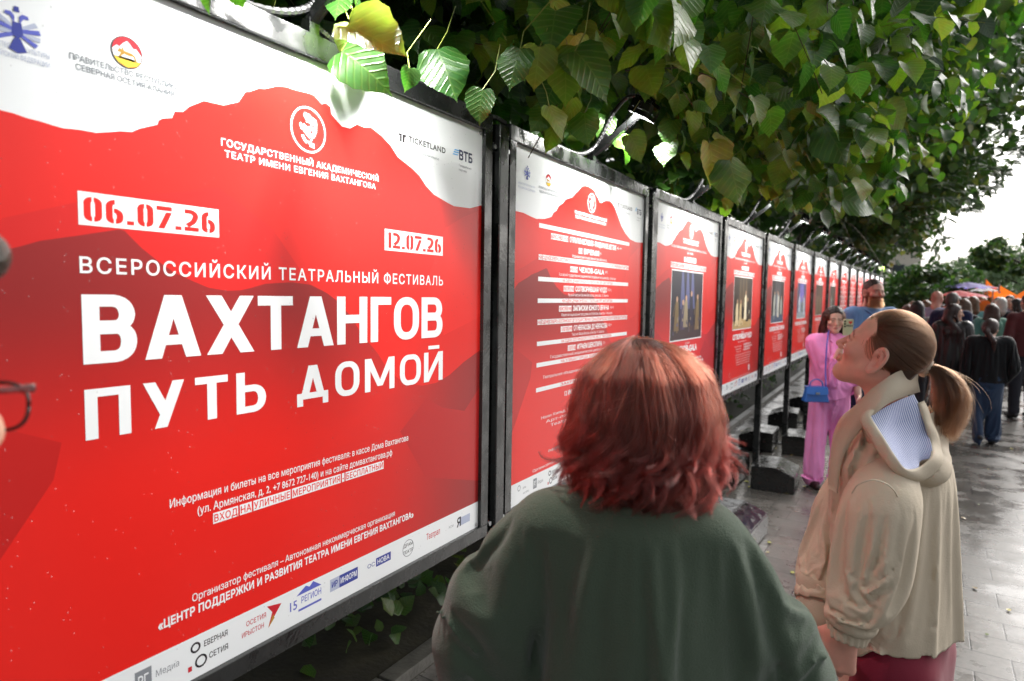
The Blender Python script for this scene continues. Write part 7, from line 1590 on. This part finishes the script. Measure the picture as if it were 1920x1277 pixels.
# ---- people walking further on
LEATHER = mat('black_leather', (.016, .015, .015, 1), .32, spec=.6, bump=(60, .4), noise=(9, .3))
def spot(px, yt, Z): p = at(px, yt, Z); return p[:2], p[2]
GP = 'people walking away along the path'
def crowd():
    walk = {1: ((.10, .06, .48), (.10, -.02, .09)), -1: ((-.10, .02, .47), (-.10, -.22, .16))}; walk2 = {-1: ((-.10, .08, .48), (-.10, .10, .09)), 1: ((.10, .0, .47), (.10, -.18, .13))}
    up = {1: ((.15, .02, 1.37), (.20, .16, 1.22), (.05, .15, 1.50)), -1: ((-.15, .02, 1.37), (-.20, .16, 1.22), (-.05, .15, 1.50))}; hold = {1: ((.15, .02, 1.37), (.20, .06, 1.12), (.04, .26, 1.18)), -1: ((-.15, .02, 1.37), (-.20, .06, 1.12), (-.06, .26, 1.18))}
    P = lambda px, yt, Z, hd, fem, lab, cat, top, bot, hair, **k: person(spot(px, yt, Z)[0], R_(hd), spot(px, yt, Z)[1], fem, lab, cat, top, bot, hair, group=k.pop('group', GP), **k)
    a = P(1789, 572, 8.8, -4, True, 'woman in a loose black leather jacket with long dark hair, turning her face right', 'woman', (30, 28, 28), (22, 22, 24), ('long', (50, 34, 32)), hy=R_(-78), h=.010, tw=1.22, top_m=LEATHER, legs=walk2, legr=(.11, .095, .09), sleeve=.07, hang=.10)
    T, o = a[4], a[7]; m = MB(); m.tube([p-o for p in spline([T((.13, -.03, 1.44)), T((.14, -.20, 1.25)), T((.17, -.19, 1.0)), T((.20, -.16, .92))], 12)], .012, LEATHER, 6); m.box((.13, -.26, .70), (.30, -.14, .93), LEATHER, rotz_m(R_(-4)), bev=.015); so_ = m.build('shoulder_bag', None, loc=tuple(o)); tag(so_, 'black shoulder bag hanging at the back of the leather jacket woman', 'bag')
    P(1859, 600, 7.7, 6, True, 'girl in a puffy black jacket and wide blue jeans walking away', 'girl', (20, 22, 25), (44, 62, 88), ('pony', (62, 44, 40)), hy=R_(-30), h=.009, tw=1.32, legs=walk, legr=(.104, .094, .092), sleeve=.080, top_z=.90, hang=.10, arms={1: ((.17, 0, 1.37), (.27, -.06, 1.12), (.17, .06, .93)), -1: ((-.17, 0, 1.37), (-.25, -.02, 1.12), (-.24, .06, .90))})
    P(1786, 549, 9.5, -24, False, 'broad man with grey cropped hair in a navy jacket, back turned', 'man', (34, 44, 78), (40, 42, 50), ('short', (92, 86, 82)), legs=walk, h=.012, tw=1.15, hang=.08)
    P(1757, 546, 10.6, -30, False, 'bald man in a light blue shirt behind the navy jacket', 'man', (150, 166, 196), (60, 62, 70), ('bald', (1, 1, 1)), skin=(206, 150, 132), h=.012)
    P(1721, 566, 10.2, -10, True, 'woman with black hair in a pale grey coat beside the dark bush', 'woman', (150, 148, 142), (50, 50, 56), ('bob', (34, 30, 30)), h=.013, tw=1.15)
    P(1792, 556, 11.6, -60, False, 'man with black hair showing between the navy jacket and the leather jacket', 'man', (46, 44, 46), (40, 40, 44), ('short', (26, 24, 26)), skin=(200, 140, 120), h=.014)
    P(1808, 562, 10.9, 5, True, 'brown haired person in a black top right behind the leather jacket woman', 'person', (26, 26, 30), (32, 32, 36), ('bob', (96, 74, 58)), h=.014)
    P(1825, 557, 12.2, -10, True, 'woman with fair brown hair in a pale teal top', 'woman', (120, 176, 176), (70, 74, 84), ('bob', (112, 88, 66)), h=.014)
    b = P(1842, 558, 12.6, 176, True, 'woman facing the camera with an orange folder held at her chest', 'woman', (40, 40, 46), (30, 30, 36), ('bob', (150, 110, 74)), arms=hold, h=.012)
    for k, (px, py, rz, lab) in enumerate(((1830, 588, 14, 'larger orange folder, left one in front of the woman facing the camera'), (1850, 583, -20, 'smaller orange folder, right one beside the woman facing the camera'))):
        p = at(px, py, 12.2); m = MB(); w = .16-.05*k; Q = Matrix.Rotation(R_(rz), 3, 'Y'); OR = mat('folder_orange', srgb(244, 124, 34), .5); m.box((-w, -.012, -.19), (w*.9, -.004, .15), OR, Q, bev=.002); m.add([tuple(Q @ Vector(v)) for v in ((-w, -.013, -.19), (w*.9, -.013, -.19), (w*.7, -.05, .19), (-w*.3, -.05, .21))], [(0, 1, 2, 3)], OR); f_ = m.build('folder', None, loc=tuple(p)); tag(f_, lab, 'folder', 'orange folders')
    c = P(1860, 571, 10.4, 0, True, 'woman with long brown hair in a green hooded jacket, back turned', 'woman', (92, 138, 122), (40, 42, 50), ('long', (72, 48, 38)), h=.012, tw=1.25, sleeve=.07)
    g = Field(c[7]+[-.3, -.4, 1.1], c[7]+[.3, .1, 1.6], .012); g.el(c[4]((0, -.12, 1.36)), (.15, .09, .12), .02); g.el(c[4]((0, -.14, 1.44)), (.10, .07, .08), .02, None, True); V, F = g.mesh(); npmesh('hood', V, F, MATS['cloth_92_138_122'], c[6], c[7])
    P(1893, 555, 14.0, 172, True, 'woman covering her face with both hands, lilac grey top', 'woman', (130, 116, 140), (36, 38, 46), ('long', (44, 34, 32)), arms=up, h=.012, short=True)
    P(1878, 559, 13.0, -20, True, 'person with a white headscarf left of the woman covering her face', 'person', (44, 46, 54), (44, 44, 50), ('bob', (206, 204, 198)), h=.014)
    P(1908, 561, 12.8, 60, True, 'dark haired person in a grey blue top at the right edge', 'person', (120, 134, 152), (52, 56, 66), ('bob', (38, 32, 32)), h=.014, legs=walk2)
    P(1930, 552, 9.4, 20, False, 'person in a maroon jacket cut off by the right edge', 'person', (96, 44, 46), (44, 44, 52), ('short', (70, 54, 46)), h=.014)
    P(1702, 572, 13.4, -30, True, 'person in a yellow green vest beside the bush', 'person', (176, 210, 66), (70, 74, 84), ('bob', (80, 60, 48)), h=.016)
    P(1736, 564, 13.2, 20, True, 'person in a light shirt between the grey coat and the bald man', 'person', (190, 196, 206), (60, 64, 76), ('bob', (110, 84, 62)), h=.016)
    P(1712, 566, 15.5, 10, True, 'far person in a white top above the yellow green vest', 'person', (214, 214, 212), (70, 74, 84), ('bob', (104, 78, 56)), h=.018)
    r = random.Random(12); cols = [((210, 206, 200), 'white', (70, 76, 92)), ((60, 64, 84), 'slate blue', (44, 46, 54)), ((160, 70, 66), 'brick red', (50, 50, 58)), ((90, 110, 130), 'steel blue', (60, 60, 66)), ((186, 160, 132), 'sand', (60, 62, 70)), ((40, 40, 44), 'black', (36, 36, 40)), ((110, 130, 96), 'sage', (66, 66, 72)), ((200, 176, 80), 'mustard', (50, 54, 66))]
    hs = [('bob', (92, 66, 48), 'brown hair'), ('short', (44, 36, 32), 'short dark hair'), ('long', (58, 42, 34), 'long brown hair'), ('short', (120, 112, 104), 'short grey hair'), ('bob', (170, 132, 88), 'fair hair')]
    for k, (px, Z) in enumerate(((1748, 17), (1768, 18.5), (1776, 15), (1800, 16), (1815, 18), (1830, 17), (1838, 20), (1852, 16), (1866, 18), (1872, 15.5), (1884, 19), (1898, 17.5), (1904, 16), (1915, 18), (1820, 22), (1845, 24), (1870, 23), (1900, 24))):
        c = cols[(k*5+k//8) % 8]; hh = hs[(k*3+k//5) % 5]; yt = 566-1203*(r.uniform(1.58, 1.82)-1.70)/Z
        where = 'left of the leather jacket' if px < 1790 else 'above the orange folder' if px < 1848 else 'under the orange awnings'
        P(px, yt, Z, r.choice((0, 20, -25, 170, 90, -80)), r.random() < .6, 'far person in %s with %s, %s' % (c[1], hh[2], where), 'person', c[0], c[2], (hh[0], hh[1]), h=.022, group='far people in the crowd', legs=r.choice((None, walk, walk2)))
crowd()

# ---- umbrellas and orange awnings over the crowd
def thin_cloth(name, c):
    """thin fabric that lets part of the daylight through"""
    if name in MATS: return MATS[name]
    m = mat(name, c, .6); n = m.node_tree.nodes; l = m.node_tree.links; t = n.new('ShaderNodeBsdfTranslucent'); t.inputs['Color'].default_value = c; x = n.new('ShaderNodeMixShader'); x.inputs[0].default_value = .6
    l.new(n['Principled BSDF'].outputs[0], x.inputs[1]); l.new(t.outputs[0], x.inputs[2]); l.new(x.outputs[0], n['Material Output'].inputs[0]); return m
def umbrella(px, py, Z, rad, c, lab, tilt=(0, 0)):
    p = at(px, py, Z); root = empty('umbrella', (p[0], p[1], max(.9, p[2]-.9))); tag(root, lab, 'umbrella', 'umbrellas over the crowd'); zt = p[2]-root.location.z
    v = [(0, 0, zt+.02)]; f = []
    for k in range(8):
        for j, (q, z) in enumerate(((.5, -.06), (1, -.26))): a = 2*math.pi*k/8; am = a+math.pi/8; v.append((rad*q*math.cos(a), rad*q*math.sin(a), zt+z*rad)); v.append((rad*q*.94*math.cos(am), rad*q*.94*math.sin(am), zt+z*rad*(1.0 if j else 1)+(.05*rad if j else 0)))
    id = lambda k, j, mm: 1+(k % 8)*4+j*2+mm
    for k in range(8): f += [(0, id(k, 0, 0), id(k, 0, 1)), (0, id(k, 0, 1), id(k+1, 0, 0)), (id(k, 0, 0), id(k, 1, 0), id(k, 1, 1), id(k, 0, 1)), (id(k, 0, 1), id(k, 1, 1), id(k+1, 1, 0), id(k+1, 0, 0))]
    m = MB(); m.add(v, f, thin_cloth('umbrella_%d_%d_%d' % c, srgb(*c))); co = m.build('canopy', root); co.rotation_euler = (tilt[0], tilt[1], 0); m = MB(); m.tube([(0, 0, 0), (0, 0, zt+.06)], .012, STEEL, 6); m.build('pole', root)
umbrella(1815, 530, 21, .72, (150, 142, 214), 'large lilac umbrella left of the orange awnings')
umbrella(1800, 546, 19, .50, (236, 70, 74), 'red umbrella under the lilac one, left')
umbrella(1822, 550, 20, .50, (240, 110, 120), 'pinkish red umbrella under the lilac one, right')
umbrella(1845, 540, 22, .45, (232, 232, 236), 'white umbrella beside the narrow orange awning')
umbrella(1852, 536, 23, .40, (206, 44, 44), 'small red umbrella just behind the white one')
def awning(pts, Z, lab, c=(250, 122, 40)):
    """cloth stretched between two poles; pts are its four corners, sagging"""
    q = [at(x, y, z) for (x, y), z in zip(pts, Z)]; o = np.array([q[0][0], q[0][1], 0]); root = empty('awning', o); tag(root, lab, 'awning', 'orange awnings over the crowd'); n = 8; v = []; f = []
    for i in range(n+1):
        for j in range(n+1): u, w = i/n, j/n; p = q[0]*(1-u)*(1-w)+q[1]*u*(1-w)+q[2]*u*w+q[3]*(1-u)*w; v.append(tuple(p-o+np.array([0, 0, -.18*math.sin(math.pi*u)*math.sin(math.pi*w)-.05*math.sin(9*u)*w])))
    for i in range(n):
        for j in range(n): a = i*(n+1)+j; f.append((a, a+n+1, a+n+2, a+1))
    m = MB(); m.add(v, f, thin_cloth('awning_orange', srgb(*c))); m.build('cloth', root, smooth=True); m = MB()
    for p in q[:2]: m.tube([(p[0]-o[0], p[1]-o[1], 0), tuple(p-o+[0, 0, .05])], .025, STEEL, 6)
    m.build('poles', root)
awning([(1874, 535), (1922, 562), (1930, 574), (1878, 566)], [21, 20, 23, 24], 'wide orange awning dipping to the right')
awning([(1848, 523), (1874, 549), (1872, 562), (1846, 556)], [24, 23, 26, 27], 'narrow steep orange awning beside the lilac umbrella')
awning([(1862, 548), (1904, 557), (1912, 574), (1866, 570)], [19.5, 19, 20.5, 21], 'lower orange awning just over the far heads')
awning([(1900, 557), (1950, 527), (1955, 548), (1905, 570)], [18.5, 18.5, 21, 21], 'orange awning rising at the right edge')
